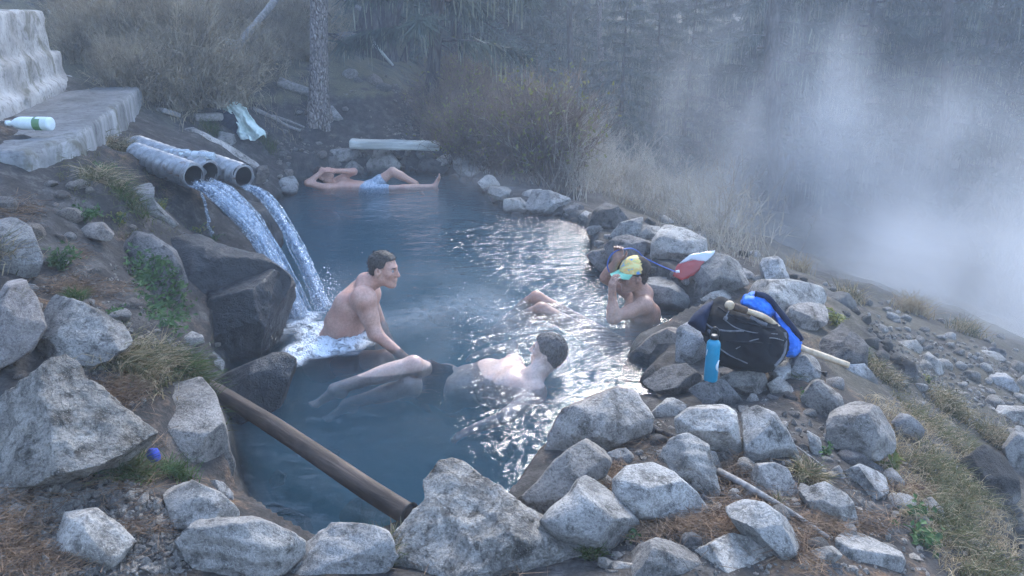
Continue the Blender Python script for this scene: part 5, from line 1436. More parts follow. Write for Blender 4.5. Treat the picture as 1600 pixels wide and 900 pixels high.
def stream(path, Y0, Y1, w0, w1, nstr, label, seed, spread_px=9):
    rg = np.random.default_rng(seed)
    base = np.array([aty(x, y, Y0 + (Y1 - Y0) * (i / (len(path) - 1)) ** .9) for i, (x, y) in enumerate(path)])
    parts = []
    for k in range(nstr):
        t0, t1 = (0, 1) if rg.random() < .5 else sorted(rg.uniform(0, 1, 2))
        if t1 - t0 < .15: t1 = min(1, t0 + .25)
        off = rg.normal(0, 1, 3) * np.array((1, 1, .45))
        c = spline(base, 70); tt = np.linspace(0, 1, 70)
        c = c + np.outer(w0 + (w1 - w0) * tt, off) * .5
        c = c + .010 * np.stack([fbm(np.stack([tt * 9, tt * 0 + k, tt * 0 + j], 1), 3, seed + k) for j in range(3)], 1) * (0.3 + tt[:, None]) * 2
        sel = (tt >= t0) & (tt <= t1)
        r = rg.uniform(.003, .010) * (1 + .55 * fbm(np.stack([tt * 16, tt * 0 + k, tt * 0], 1), 3, seed + k))
        r = r * np.clip(np.minimum((tt - t0) / .06, (t1 - tt) / .06), .15, 1)
        if sel.sum() > 5: parts.append(tube(c[sel], np.maximum(r[sel], .001), 6))
    # thin sheet joining the strands
    c = spline(base, 60); tt = np.linspace(0, 1, 60)
    def fn(i, ang): return 1 + .45 * fbm(np.stack([np.cos(ang) * 3, np.sin(ang) * 3, ang * 0 + i * .22], 1), 3, seed)
    parts.append(tube(c, (w0 + (w1 - w0) * tt) * .45, 18, cap=True, fn=fn))
    V, F = merge(parts)
    o = obj('water_stream', V, F, M['stream'], None, tuple(base[-1])); tag(o, label, 'water', kind='stuff')
yl1, yl2 = float(at(470, 500, 0)[1]), float(at(508, 488, 0)[1])
stream([(306,287),(335,300),(370,330),(405,372),(433,425),(455,465),(470,498)], 6.38, yl1, .065, .075, 56, 'broad white stream falling from the lower pipes into the pool', 3)
stream([(330,282),(360,300),(395,338),(425,385),(448,430),(468,470),(480,498)], 6.6, yl1 + .05, .05, .05, 34, 'inner stream falling from the middle pipe', 5)
stream([(384,290),(410,304),(436,336),(458,375),(478,415),(495,455),(508,486)], 6.7, yl2, .045, .055, 42, 'narrow white stream falling from the pipe beside the granite hump', 4)
stream([(313,298),(322,330),(330,370)], 6.36, 6.3, .006, .01, 3, 'thin dribble of water from the lip of the lower pipe', 6)

# splash and foam
def m_foam():
    t = NT('foam'); v = t.coord('Object', rand=False)
    n = t.noise(v, 14, 5, .65, .6); vr = t.voro(v, 70)
    df = t.bsdf((.80, .86, .92), .5, t.bump(t.math('ADD', n, vr), .8, .02), Subsurface_Weight=.2, Subsurface_Radius=(.02, .02, .02))
    tr = t.n('BsdfTransparent')
    m = t.n('MixShader'); t.set(m.inputs[0], t.math('MULTIPLY', t.n('VertexColor', layer_name='cover').outputs[0], t.ramp(n, [(.36, .25), (.52, 1.0)]))); t.set(m.inputs[1], tr.outputs[0]); t.set(m.inputs[2], df)
    return t.done(m.outputs[0])
M['foam'] = m_foam()
def foam_patch(poly_px, label, amp, cover, seed, step=.012, soft=.22):
    W = np.array([at(x, y, 0)[:2] for x, y in poly_px])
    lo, hi = W.min(0) - .03, W.max(0) + .03
    nx, ny = int((hi[0] - lo[0]) / step), int((hi[1] - lo[1]) / step)
    X, Y = np.meshgrid(np.linspace(lo[0], hi[0], nx), np.linspace(lo[1], hi[1], ny), indexing='ij')
    P = np.stack([X.ravel(), Y.ravel()], 1)
    d = -poly_sd2(P, list(W)) + .13 * fbm(np.c_[P * 6, P[:, 0] * 0], 4, seed)
    p3 = np.c_[P * 9, P[:, 0] * 0]
    z = .006 + amp * smooth01(d / .25) * (.5 + .8 * fbm(p3, 4, seed) + .5 * np.abs(fbm(p3 * 2.5, 3, seed + 5)))
    cov = smooth01((d) / soft) * cover
    I = np.arange(nx * ny).reshape(nx, ny)
    Q = np.stack([I[:-1, :-1].ravel(), I[1:, :-1].ravel(), I[1:, 1:].ravel(), I[:-1, 1:].ravel()], 1)
    Q = Q[(cov[Q] > .02).any(1)]
    V = np.c_[P, np.maximum(z, .005)]
    u, inv = np.unique(Q, return_inverse=True)
    me = mesh_np('foam', V[u], inv.reshape(Q.shape), M['foam'])
    ca = me.color_attributes.new('cover', 'FLOAT_COLOR', 'POINT'); cc = np.repeat(cov[u][:, None], 4, 1).astype(np.float32); ca.data.foreach_set('color', cc.ravel())
    o = link('foam', me); tag(o, label, 'foam', kind='stuff')
foam_patch([(438,548),(446,515),(452,492),(476,482),(505,488),(520,505),(545,514),(582,518),(600,532),(570,548),(520,562),(470,580),(430,575)], 'churning white foam where the streams strike the pool', .06, 1.0, 3, .010, .13)
foam_patch([(500,470),(540,440),(600,470),(690,440),(760,440),(850,470),(870,520),(790,545),(720,520),(640,540),(600,560),(520,560)], 'thin drifting flecks of foam spread across the pool', .004, .16, 8, .03, .6)
_OV = np.array([(1,0,0),(-1,0,0),(0,1,0),(0,-1,0),(0,0,1),(0,0,-1)], float); _OF = np.array([(0,2,4),(2,1,4),(1,3,4),(3,0,4),(2,0,5),(1,2,5),(3,1,5),(0,3,5)])
def droplets(name, C_, rad, label, mat):
    n = len(C_)
    V = (C_[:, None] + _OV[None] * rad[:, None, None]).reshape(-1, 3); F = (np.arange(n)[:, None, None] * 6 + _OF[None]).reshape(-1, 3)
    o = obj(name, V, F, mat, None, tuple(C_.mean(0))); tag(o, label, 'water', kind='stuff')
M['drop'] = NT('water_drops'); M['drop'] = M['drop'].done(M['drop'].bsdf((.85, .9, .95), .15, Specular_IOR_Level=.6))
rg = np.random.default_rng(77)
src = at(505, 485, 0)
n = 1300
ang = rg.uniform(-.9, 2.6, n); el = rg.uniform(.3, 1.45, n); sp = rg.gamma(3.0, .26, n); tm = rg.uniform(.05, .3, n)
vx = np.cos(ang) * np.cos(el) * sp; vy = np.sin(ang) * np.cos(el) * sp; vz = np.sin(el) * sp * 1.5
Cd = src + np.stack([vx * tm * 1.0, vy * tm, np.abs(vz * tm - 4.9 * tm ** 2) * .9 + .01], 1) + rg.normal(0, .05, (n, 3)) * (1, 1, .3)
Cd[:, 2] = np.maximum(Cd[:, 2], .004)
droplets('splash', Cd, rg.gamma(1.6, .0012, n) + .0007, 'spray of droplets leaping behind the seated bather', M['drop'])
n = 260
pp = np.stack([rg.normal(740, 90, n), rg.normal(480, 38, n)], 1)
Cb = np.array([at(x, y, .002) for x, y in pp]); k = pool_sd(Cb[:, 0], Cb[:, 1]) > .1
droplets('bubbles', Cb[k], rg.gamma(1.5, .0011, k.sum()) + .0008, 'scattered white bubbles floating between the bathers', M['drop'])

# pole in the water
pa, pb = at(318, 600, .20), at(640, 802, .13)
s = np.linspace(0, 1, 90)[:, None]
pts = pa + (pb - pa) * s; pts[:, 2] += .012 * np.sin(s[:, 0] * 5)
def fn(i, ang): return 1 + .07 * fbm(np.stack([np.cos(ang) * 2, np.sin(ang) * 2, ang * 0 + i * .08], 1), 4, 6)
T = Thing('wooden_pole', pa, 'long dark brown wooden pole slanting across the front corner of the pool', 'pole')
T.part('shaft', *tube(pts, .044 + .006 * s[:, 0], 28, fn=fn), m_wood('pole_wood', (.03, .021, .016), (.075, .053, .040), (.14, .10, .078), tuple(pb - pa)))
dd = nrm(pb - pa); V, F = lathe([(0, .051), (.004, .049), (.003, .035), (-.02, .03), (-.02, .001)], pb, dd, 24)
T.part('cut_end', V, F, M['bark_dark'])

def beam(name, a, b, w, h, mat, label, cat, seed=1, noise=.012, group=None):
    """worn wooden beam from a to b (centre line)"""
    a = np.asarray(a, float); b = np.asarray(b, float); d = nrm(b - a); sd = nrm(np.cross((0, 0, 1), d)); up = np.cross(d, sd); L = np.linalg.norm(b - a)
    def f(P):
        q = P - (a + b) / 2; x = np.abs(q @ d) - L / 2; y = np.abs(q @ sd) - w / 2; z = np.abs(q @ up) - h / 2
        m = np.stack([x, y, z], 1) + .012
        dd_ = np.linalg.norm(np.maximum(m, 0), axis=1) + np.minimum(m.max(1), 0) - .012
        return dd_ + noise * fbm(np.stack([q @ d * 3, q @ sd * 14, q @ up * 14], 1), 4, seed)
    r = max(w, h)
    V, F = sdf_mesh([dict(f=f, bb=(np.minimum(a, b) - r * .7, np.maximum(a, b) + r * .7), k=.01)], min(w, h) / 7, smooth=1)
    o = obj(name, V, F, M[mat], None, tuple(np.minimum(a, b) * .5 + np.maximum(a, b) * .5 - np.array((0, 0, h / 2)))); tag(o, label, cat, group); return o
Yp = float(at(617, 240, .25)[1])
M['plank'] = m_wood('bleached_plank', (.30, .30, .27), (.46, .47, .43), (.60, .62, .57), (1, .05, 0))
beam('wooden_plank', aty(547, 224.5, Yp), aty(687, 228, Yp + .05), .26, .115, 'plank', 'thick bleached wooden plank laid as a seat over the far rim stones', 'plank', 5)
beam('wooden_board', aty(302, 184, 10.2), aty(346, 182, 10.4), .16, .09, 'wood_grey', 'short weathered board end beside the towel', 'board', 6)
beam('wooden_board', aty(250, 172, 9.6), aty(278, 181, 9.9), .10, .06, 'wood_grey', 'small grey board lying at the end of the concrete ledge', 'board', 7)
def stick(name, px_pts, mat, r0, r1, label, cat, lift=None, Ys=None, z=None, n=24, seed=1):
    P = []
    for i, (x, y) in enumerate(px_pts):
        if Ys is not None: p = aty(x, y, Ys[i])
        else: p = hit(x, y) + np.array((0, 0, (lift if lift is not None else r0)))
        P.append(p)
    c = spline(P, n); t = np.linspace(0, 1, n)
    def fn(i, ang): return 1 + .14 * fbm(np.stack([np.cos(ang) * 1.5, np.sin(ang) * 1.5, ang * 0 + i * .35], 1), 3, seed)
    V, F = tube(c, r0 + (r1 - r0) * t, 10, fn=fn)
    o = obj(name, V, F, M[mat], None, tuple(c[n // 2])); tag(o, label, cat); return o
stick('fallen_log', [(436, 134), (452, 140), (490, 152)], 'wood_grey', .085, .07, 'stubby pale log lying behind the straight pine trunk', 'log', lift=.05)
stick('fallen_log', [(250, 50), (290, 57), (330, 62), (374, 70)], 'wood_pale', .045, .06, 'long bleached fallen trunk lying in the hillside brush', 'log', Ys=[12.2, 12.1, 12.0, 11.9])
stick('dead_branch', [(364, 82), (385, 55), (410, 25), (436, -8)], 'wood_grey', .055, .05, 'grey dead branch slanting up out of the hillside brush', 'branch', Ys=[11.7, 12, 12.4, 12.8])
stick('root', [(396, 172), (425, 185), (448, 198), (470, 206)], 'wood_grey', .035, .02, 'curving exposed root on the dirt path', 'root', lift=.015)
stick('root', [(425, 182), (450, 190), (476, 200)], 'wood_grey', .025, .015, 'smaller exposed root branching beside the curving one', 'root', lift=.01)
stick('dead_branch', [(578, 50), (584, 66), (598, 84), (614, 102)], 'wood_pale', .04, .025, 'forked bare branch leaning at the foot of the thick trunk', 'branch', Ys=[15.6, 15.7, 15.7, 15.8])
stick('fallen_log', [(540, 0), (575, 20), (630, 42), (668, 60)], 'wood_grey', .05, .04, 'thin fallen trunk slanting behind the thick furrowed trunk', 'log', Ys=[19, 18.6, 18, 17.6])
stick('stick', [(1122, 746), (1170, 772), (1230, 808), (1292, 850)], 'wood_grey', .016, .009, 'long weathered grey stick lying across the dam stones', 'stick', lift=.03)
stick('stick', [(1009, 652), (1011, 664), (1013, 678)], 'wood_brown', .012, .011, 'short stub of tan wood on the dam', 'stick', lift=.02)
stick('stick', [(1012, 674), (1035, 679), (1062, 688)], 'bark_dark', .014, .010, 'black charred stick beside the tan stub', 'stick', lift=.012)
stick('stick', [(50, 795), (46, 812), (37, 846)], 'wood_grey', .009, .011, 'short grey stick among the pine needles in front of the pointed stone', 'stick', lift=.012)
stick('pale_twig', [(1215, 690), (1250, 712), (1290, 742)], 'wood_grey', .006, .004, 'thin twig in the dead grass between dam stones', 'twig', lift=.03)

# towel
def towel():
    nu, nv = 70, 90
    g = hit(372, 216)
    Y0 = g[1]
    P = np.zeros((nu, nv, 3))
    L0 = np.array([(337, 160), (345, 178), (352, 195), (356, 212), (362, 222)], float); R0 = np.array([(360, 153), (378, 166), (394, 182), (408, 200), (419, 214)], float)
    for j in range(nv):
        t = j / (nv - 1) * 4; i = min(int(t), 3); f = t - i
        l = L0[i] * (1 - f) + L0[i + 1] * f; r = R0[i] * (1 - f) + R0[i + 1] * f
        for k in range(nu):
            s = k / (nu - 1); q = l + (r - l) * s
            fold = math.sin(s * 17 + 1.4 * math.sin(j * .06) + j * .02) * .5 + math.sin(s * 31 + j * .05) * .25
            amp = .075 * (.4 + j / nv)
            P[k, j] = aty(q[0] + 2.2 * math.sin(j * .13 + s * 5), q[1] + 2.5 * math.sin(s * 13) * (j / nv), Y0 + .22 - .28 * (j / nv) - amp * fold + .06 * (s - .5) ** 2)
    V = P.reshape(-1, 3); V = V + .03 * np.stack([fbm(V * 12, 3, 4), fbm(V * 12, 3, 5), fbm(V * 12, 3, 6)], 1)
    I = np.arange(nu * nv).reshape(nu, nv)
    Q = np.stack([I[:-1, :-1].ravel(), I[:-1, 1:].ravel(), I[1:, 1:].ravel(), I[1:, :-1].ravel()], 1)
    me = mesh_np('towel', V - g, Q, M['towel']); o = link('towel', me, None, tuple(g))
    md = o.modifiers.new('thick', 'SOLIDIFY'); md.thickness = .008
    tag(o, 'crumpled mint white towel draped over a dark bag beside the path', 'towel')
    traced_rock('dark bag underneath the draped towel', 'bag', [(332,182),(334,168),(345,160),(360,172),(370,190),(374,208),(360,212),(342,200)], thick=.7, sub=4, rough=.03, name='bag', cat='bag', z=float(g[2]), base=(372, 216))
M['towel'] = m_cloth('towel_cloth', (.50, .60, .55), (.66, .74, .69), 18)
M['bag'] = m_cloth('dark_nylon', (.012, .013, .02), (.03, .034, .05))
towel()

# bottles
def m_clear(name, tint, gl=.25, op=.12):
    t = NT(name); v = t.coord('Object', rand=False)
    tr = t.n('BsdfTransparent'); tr.inputs[0].default_value = tint + (1,)
    g = t.n('BsdfGlossy'); g.inputs['Roughness'].default_value = .12
    d = t.n('BsdfDiffuse'); d.inputs[0].default_value = (.7, .78, .82, 1)
    m1 = t.n('MixShader'); m1.inputs[0].default_value = gl; t.set(m1.inputs[1], tr.outputs[0]); t.set(m1.inputs[2], g.outputs[0])
    m2 = t.n('MixShader'); m2.inputs[0].default_value = op; t.set(m2.inputs[1], m1.outputs[0]); t.set(m2.inputs[2], d.outputs[0])
    return t.done(m2.outputs[0])
M['pet'] = m_clear('clear_plastic', (.86, .92, .93), .25, .22)
M['label_clear'] = m_clear('pinkish_label', (.9, .8, .84), .1, .55)
M['white_plastic'] = m_plain('white_plastic', (.70, .78, .78), .4)
M['label_green'] = m_plain('green_label', (.12, .24, .10), .5)
M['label_pale'] = m_plain('pale_print', (.62, .70, .66), .5)
def bottle(a, b, r, label, body, lab, lab_at, cap, group, ribs=0.0):
    a = np.asarray(a, float); b = np.asarray(b, float); d = b - a; L = np.linalg.norm(d); d /= L        # a = base, b = cap end
    T = Thing('plastic_bottle', (a + b) / 2 - np.array((0, 0, r)), label, 'bottle', group)
    prof = [(0, .001), (0, r * .85), (L * .015, r * .97)]
    for k in range(41):
        s = .03 + .62 * k / 40
        prof.append((L * s, r * (1 - ribs * .5 * (1 + math.cos(k * 1.25)))))
    prof += [(L * .72, r * .93), (L * .78, r * .78), (L * .84, r * .52), (L * .88, r * .36), (L * .93, r * .34)]
    bd = T.part('bottle_body', *lathe(prof, a, d, 28), M[body])
    T.part('cap', *lathe([(L * .925, r * .001), (L * .925, r * .42), (L * 1.0, r * .42), (L * 1.0, r * .001)], a, d, 20), M[cap])
    T.part('label', *lathe([(L * lab_at[0], r * 1.012), (L * lab_at[1], r * 1.012)], a, d, 28), M[lab])
    return T, bd
def lie(px1, py1, px2, py2, r, Y1=None, Y2=None):
    if Y1 is None:
        p, q = cast(px1, py1), cast(px2, py2); Y1, Y2 = p[1], q[1]
    return aty(px1, py1, Y1), aty(px2, py2, Y2)
a, b = lie(81, 193, 10, 192, .05, 5.75, 5.75)
a, b = at(81, 194, Hz(*at(81, 194, 1.40)[:2]) + .05), at(10, 193, Hz(*at(10, 193, 1.40)[:2]) + .05)
zt = max(a[2], b[2], 1.385); a, b = at(81, 193.5, zt), at(10, 192.5, zt)
T, bd = bottle(a, b, .047, 'white plastic bottle with a green label lying on the concrete ledge', 'white_plastic', 'label_green', (.12, .36), 'white_plastic', 'discarded plastic bottles')
d = nrm(b - a)
V, F = lathe([(.0, .0478), (.045, .0478)], a + d * .02, d, 28); T.part('label_print', V, F, M['label_pale'])
V, F = lathe([(.16 * np.linalg.norm(b - a), .0486), (.30 * np.linalg.norm(b - a), .0486)], a, d, 28)
T.part('label_window', V[[i for i in range(len(V)) if True]], [F[0][[i for i in range(28) if 4 <= i < 9]]], M['label_pale'])
pr = np.array([F[0][i] for i in range(28) if 3 <= i < 6])
r2 = .036
a, b = aty(295, 239, 6.85), aty(245, 238.5, 6.98)
bottle(a, b, r2, 'clear plastic bottle with a plain body lying behind the pipes', 'pet', 'label_clear', (.42, .50), 'white_plastic', 'discarded plastic bottles', .03)
a, b = aty(334, 244, 6.72), aty(281, 241, 6.80)
bottle(a, b, r2, 'ribbed clear plastic bottle with a pinkish label lying on the middle pipe', 'pet', 'label_clear', (.40, .58), 'white_plastic', 'discarded plastic bottles', .09)

# teal bottle
g = cast(1111, 592)
M['teal'] = m_plain('teal_paint', (.006, .26, .42), .38)
M['cap_black'] = m_plain('black_plastic', (.012, .012, .014), .45)
M['white_mark'] = m_plain('white_print', (.75, .8, .82), .5)
mpp = depth_of(g) / FPX; rb = 10.6 * mpp; Hb = 66 * mpp / .93
T = Thing('water_bottle', g - np.array((0, 0, .012)), 'teal metal water bottle with a black loop cap standing before the backpack', 'bottle')
bz = g - np.array((0, 0, .012)) + np.array((0, rb * .3, 0))
body = T.part('flask', *lathe([(0, .001), (0, rb * .93), (.006, rb), (Hb * .84, rb), (Hb * .90, rb * .95), (Hb * .94, rb * .78), (Hb * .965, rb * .60), (Hb * 1.0, rb * .58)], bz, (0, 0, 1), 40), M['teal'])
cp_ = T.part('cap', *lathe([(Hb * .99, rb * .5), (Hb * .99, rb * .62), (Hb * 1.06, rb * .62), (Hb * 1.08, rb * .5), (Hb * 1.08, .001)], bz, (0, 0, 1), 30), M['cap_black'])
lp = [bz + np.array((rb * .62 * math.cos(t), 0, Hb * 1.06 + .045 * math.sin(t))) for t in np.linspace(0, math.pi, 14)]
T.part('carry_loop', *tube(lp, .006, 8), M['cap_black'], cp_)
aa = np.linspace(-1.0, 1.0, 18)
mk = []
for k, s in enumerate(np.linspace(0, 1, 18)):
    az = -1.571 + .95 + .42 * math.sin(s * math.pi * 1.0) * -1
    mk.append(bz + np.array((math.cos(az) * rb * 1.006, math.sin(az) * rb * 1.006, Hb * (.26 + .26 * s))))
T.part('logo_mark', *tube(mk, [.0035 + .004 * math.sin(i / 17 * 3.14) for i in range(18)], 6), M['white_mark'], body)
az = -2.9
T.part('logo_mark', *tube([bz + np.array((math.cos(az + .15 * s) * rb * 1.006, math.sin(az + .15 * s) * rb * 1.006, Hb * (.62 + .14 * s))) for s in np.linspace(0, 1, 6)], .003, 5), M['white_mark'], body)

# backpack, jacket and walking stick
M['nylon_black'] = m_cloth('black_nylon', (.006, .006, .008), (.011, .012, .014), 9, .9, .3)
M['nylon_navy'] = m_cloth('navy_nylon', (.008, .012, .03), (.02, .028, .06), 9, .85, .4)
M['nylon_blue'] = m_cloth('blue_nylon', (.015, .11, .50), (.035, .20, .72), 14, .5, .9)
M['trim_grey'] = m_cloth('grey_trim', (.10, .10, .11), (.18, .18, .19), 30)
def soft(name, poly, mat, T, dep, thick, seed, rough=.05, sub=5, facets=3, parent=None, label=None, kexp=2.5):
    rg = np.random.default_rng(seed)
    c, th, rad = poly_radius(poly)
    U, F = ico(sub); a, b, cc = U[:, 0], U[:, 1], U[:, 2]
    rho = np.hypot(a, b); ang = np.arctan2(-b, a); Rr = np.interp(ang, np.append(th, np.pi), np.append(rad, rad[0]))
    s = 1 / ((rho ** kexp + np.abs(cc) ** kexp) ** (1 / kexp))
    px = c[0] + s * rho * Rr * np.cos(ang); py = c[1] + s * rho * Rr * np.sin(ang)
    V = CAM + (FWD + ((px - 800) / FPX)[:, None] * RIGHT + ((450 - py) / FPX)[:, None] * UP) * (dep - s * cc * thick - (py - c[1]) * dep / FPX * .3)[:, None]
    ctr = V.mean(0); L = V - ctr; sz = np.abs(L).max()
    dr = L / (np.linalg.norm(L, axis=1)[:, None] + 1e-9); q = L / sz
    L = L + dr * (rough * sz * (fbm(q * 3 + seed, 3, seed) + .6 * ridged(q * 5 + seed, 3, seed)))[:, None]
    o = T.part(name, ctr + L, F, M[mat], parent, label=label); return o, ctr + L, F
gb = cast(1170, 578); db = depth_of(gb) + .10
T = Thing('backpack', (gb[0], gb[1], gb[2]), 'large black hiking backpack lying on its side on the dam stones', 'backpack')
main, Vb, Fb = soft('pack_body', [(1096,500),(1104,482),(1118,467),(1130,466),(1155,480),(1190,494),(1216,505),(1229,520),(1230,548),(1222,565),(1206,577),(1185,582),(1150,576),(1125,570),(1108,545),(1099,520)], 'nylon_black', T, db, .17, 3, .075)
soft('side_panel', [(1074,505),(1083,492),(1100,477),(1116,468),(1110,485),(1105,505),(1103,522),(1090,515)], 'nylon_navy', T, db + .0, .12, 5, .05, sub=4)
soft('pocket', [(1150,560),(1160,535),(1190,520),(1225,525),(1226,552),(1208,572),(1180,578)], 'nylon_black', T, db - .07, .09, 8, .03, sub=4)
from mathutils.bvhtree import BVHTree
def surf_on(V, F):
    bv = BVHTree.FromPolygons([tuple(v) for v in V], [tuple(int(i) for i in f) for f in F])
    def g(px, py, lift=.004):
        d = Vector(ray(px, py)).normalized(); r = bv.ray_cast(Vector(CAM), d)
        return np.array(r[0] - d * lift) if r[0] is not None else None
    return g
sf = surf_on(Vb, Fb)
def piping(name, px, r, mat, parent=None):
    P = [sf(x, y) for x, y in px]; P = [p for p in P if p is not None]
    if len(P) > 2: T.part(name, *tube(spline(P, 40), r, 6), M[mat], parent or main)
piping('edge_piping', [(1107,476),(1099,490),(1101,502),(1112,512),(1135,517),(1162,517)], .005, 'trim_grey')
piping('cord', [(1125,545),(1140,555),(1155,562),(1168,568)], .0035, 'trim_grey')
piping('edge_piping', [(1226,520),(1227,540),(1222,558),(1210,572)], .010, 'trim_grey')
piping('strap', [(1103,512),(1105,525),(1108,540),(1112,556)], .009, 'black')
piping('strap', [(1172,496),(1185,503),(1198,508)], .012, 'trim_grey')
piping('buckle', [(1107,516),(1110,520),(1113,525)], .009, 'trim_grey')
piping('drawcord', [(1143,481),(1138,488),(1134,495)], .004, 'trim_grey')
piping('compression_strap', [(1122,480),(1150,498),(1180,508),(1212,514)], .0065, 'black')
piping('compression_strap', [(1112,530),(1145,534),(1185,536),(1222,540)], .0065, 'black')
piping('zip', [(1150,545),(1175,532),(1205,528),(1224,532)], .003, 'trim_grey')
piping('zip', [(1130,498),(1150,512),(1180,520),(1215,522)], .003, 'trim_grey')
p = sf(1134, 497, .01); T.part('cord_lock', p + ico(2)[0] * .012, ico(2)[1], M['trim_grey'], main)
T = Thing('jacket', (gb[0] + .15, gb[1] + .1, gb[2]), 'bright blue puffy jacket stuffed behind the backpack', 'jacket')
jm, Vj, Fj = soft('quilted_body', [(1157,474),(1163,461),(1178,457),(1196,462),(1208,476),(1213,486),(1204,496),(1190,494),(1172,486)], 'nylon_blue', T, db + .10, .11, 11, .10)
soft('quilted_sleeve', [(1206,490),(1216,486),(1228,500),(1243,522),(1251,535),(1250,548),(1242,557),(1228,556),(1226,530),(1218,510)], 'nylon_blue', T, db + .08, .10, 13, .10)
cs = spline([atd(x, y, db + .02 - .0 * i) for i, (x, y) in enumerate([(1180, 459), (1198, 464), (1215, 483), (1232, 504), (1246, 522), (1252, 532)])], 40)
T.part('dark_strap', *tube(cs, .017, 8), M['nylon_navy'])
T = Thing('walking_stick', atd(1230, 530, db + .05), 'peeled wooden walking stick with a wrapped handle lying through the backpack', 'walking stick')
w1 = [atd(1140, 477, db - .11), atd(1165, 485, db - .11), atd(1195, 496, db - .09), atd(1225, 520, db + .02), atd(1250, 542, db + .04), atd(1285, 556, db + .0), atd(1326, 571, db - .02)]
M['peeled'] = m_cloth('peeled_wood', (.40, .29, .18), (.62, .49, .34), 25, .6)
def fn(i, ang): return 1 + .12 * fbm(np.stack([np.cos(ang), np.sin(ang), ang * 0 + i * .25], 1), 3, 3)
T.part('shaft', *tube(spline(w1, 70), np.linspace(.014, .019, 70), 12, fn=fn), M['peeled'])
V, F = ico(3); T.part('knob', w1[0] + V * .026, F, M['peeled'])
cw = spline(w1, 70)[3:13]; T.part('grip_wrap', *tube(cw, .021, 12), M['wood_brown'])
# water bag
T = Thing('water_bag', cast(1068, 438), 'clear water bag half full of red drink lying on a dam boulder', 'water bag')
def m_red():
    t = NT('red_drink'); tr = t.n('BsdfTransparent'); tr.inputs[0].default_value = (.75, .22, .20, 1)
    p = t.bsdf((.50, .11, .10), .12, Specular_IOR_Level=.6)
    m = t.n('MixShader'); m.inputs[0].default_value = .62; t.set(m.inputs[1], tr.outputs[0]); t.set(m.inputs[2], p); return t.done(m.outputs[0])
M['red'] = m_red(); M['film'] = m_clear('bag_film', (.8, .85, .92), .3, .45)
dw = depth_of(cast(1085, 425)) - .02
soft('red_pouch', [(1051,431),(1058,414),(1078,400),(1108,404),(1099,418),(1083,431),(1066,438)], 'red', T, dw, .03, 21, .05, sub=4, kexp=2.0)
soft('film_top', [(1058,414),(1078,398),(1098,394),(1119,391),(1112,402),(1104,409),(1084,406)], 'film', T, dw + .01, .014, 23, .03, sub=4)
T.part('hose_port', *tube([atd(1056, 425, dw - .02), atd(1062, 424, dw - .03)], .012, 10), M['white_mark'])
hp_ = atd(1056, 425, dw - .02)
M['hose'] = m_plain('blue_hose', (.05, .12, .45), .35)
T.part('drinking_hose', *tube(spline(HOSE + [atd(1030, 414, dw - .0), hp_], 70), .0046, 8), M['hose'])
# blue cloth scrap
traced_rock('crumpled bright blue scrap of cloth stuck between the rough boulder and slab', 'nylon_indigo', [(227,712),(234,702),(246,700),(250,712),(249,727),(240,724)], thick=.5, sub=3, rough=.08, name='cloth', cat='cloth', sink=.05) if M.setdefault('nylon_indigo', m_cloth('indigo_cloth', (.03, .05, .28), (.07, .10, .45))) else None
# ------------------------------------------------------------------ loose stones
def stone_mesh(seed, sub=3):
    rg = np.random.default_rng(seed); U, F = ico(sub); L = U.copy() * np.array((1.0, rg.uniform(.7, 1.0), rg.uniform(.5, .85)))
    for k in range(7):
        n = nrm(rg.normal(size=3)); pr = L @ n; d = pr.max() * rg.uniform(.6, .88); L = L - np.outer(np.maximum(pr - d, 0) * .95, n)
    L = L + U * (.10 * fbm(U * 1.7 + seed, 4, seed) + .05 * ridged(U * 3 + seed, 3, seed))[:, None]
    return L, F
STM = ['rock', 'rock_pale', 'rock_pale', 'rock', 'rock_dark', 'rock_brown']
protos = {}
for i in range(9):
    V, F = stone_mesh(100 + i)
    for mt in set(STM): protos[(i, mt)] = mesh_np('stone', V, F, M[mt])
rst = random.Random(21)
def stones(spots, label, group, mats, sink=.3):
    for px, py, wpx in spots:
        g = hit(px, py); s = wpx * .5 * depth_of(g) / FPX
        o = link('stone', protos[(rst.randrange(9), rst.choice(mats))])
        f = rst.uniform(.8, 1.2)
        o.scale = (s, s * f, s * rst.uniform(.8, 1.15)); o.rotation_euler = (rst.uniform(-.4, .4), rst.uniform(-.4, .4), rst.uniform(0, 6.28))
        o.location = (g[0], g[1], g[2] + s * (.55 - sink))
        tag(o, label, 'stone', group)
def in_poly(x, y, poly):
    ins = False
    for i in range(len(poly)):
        (ax, ay), (bx, by) = poly[i], poly[(i + 1) % len(poly)]
        if (ay > y) != (by > y) and x < (bx - ax) * (y - ay) / (by - ay) + ax: ins = not ins
    return ins
ALLPOLY = [r[2] for r in ROCKS]
def fill(poly, n, smin, smax, avoid=True, sep=.55):
    xs = [p[0] for p in poly]; ys = [p[1] for p in poly]; out = []
    for _ in range(n * 40):
        if len(out) >= n: break
        x, y = rst.uniform(min(xs), max(xs)), rst.uniform(min(ys), max(ys)); s = smin + (smax - smin) * rst.random() ** 1.8
        if not in_poly(x, y, poly): continue
        if avoid and any(in_poly(x, y - s * .15, q) for q in ALLPOLY): continue
        if any(math.hypot(x - a, y - b) < sep * (s + c) * .75 for a, b, c in out): continue
        out.append((x, y, s))
    return out
stones(fill([(1345,490),(1400,500),(1480,530),(1560,550),(1600,570),(1600,640),(1540,640),(1480,620),(1400,600),(1350,560)], 95, 9, 34), 'loose pale stone in the hazy rubble slope below the dam', 'rubble below the dam', ['rock_pale', 'rock_pale', 'rock'])
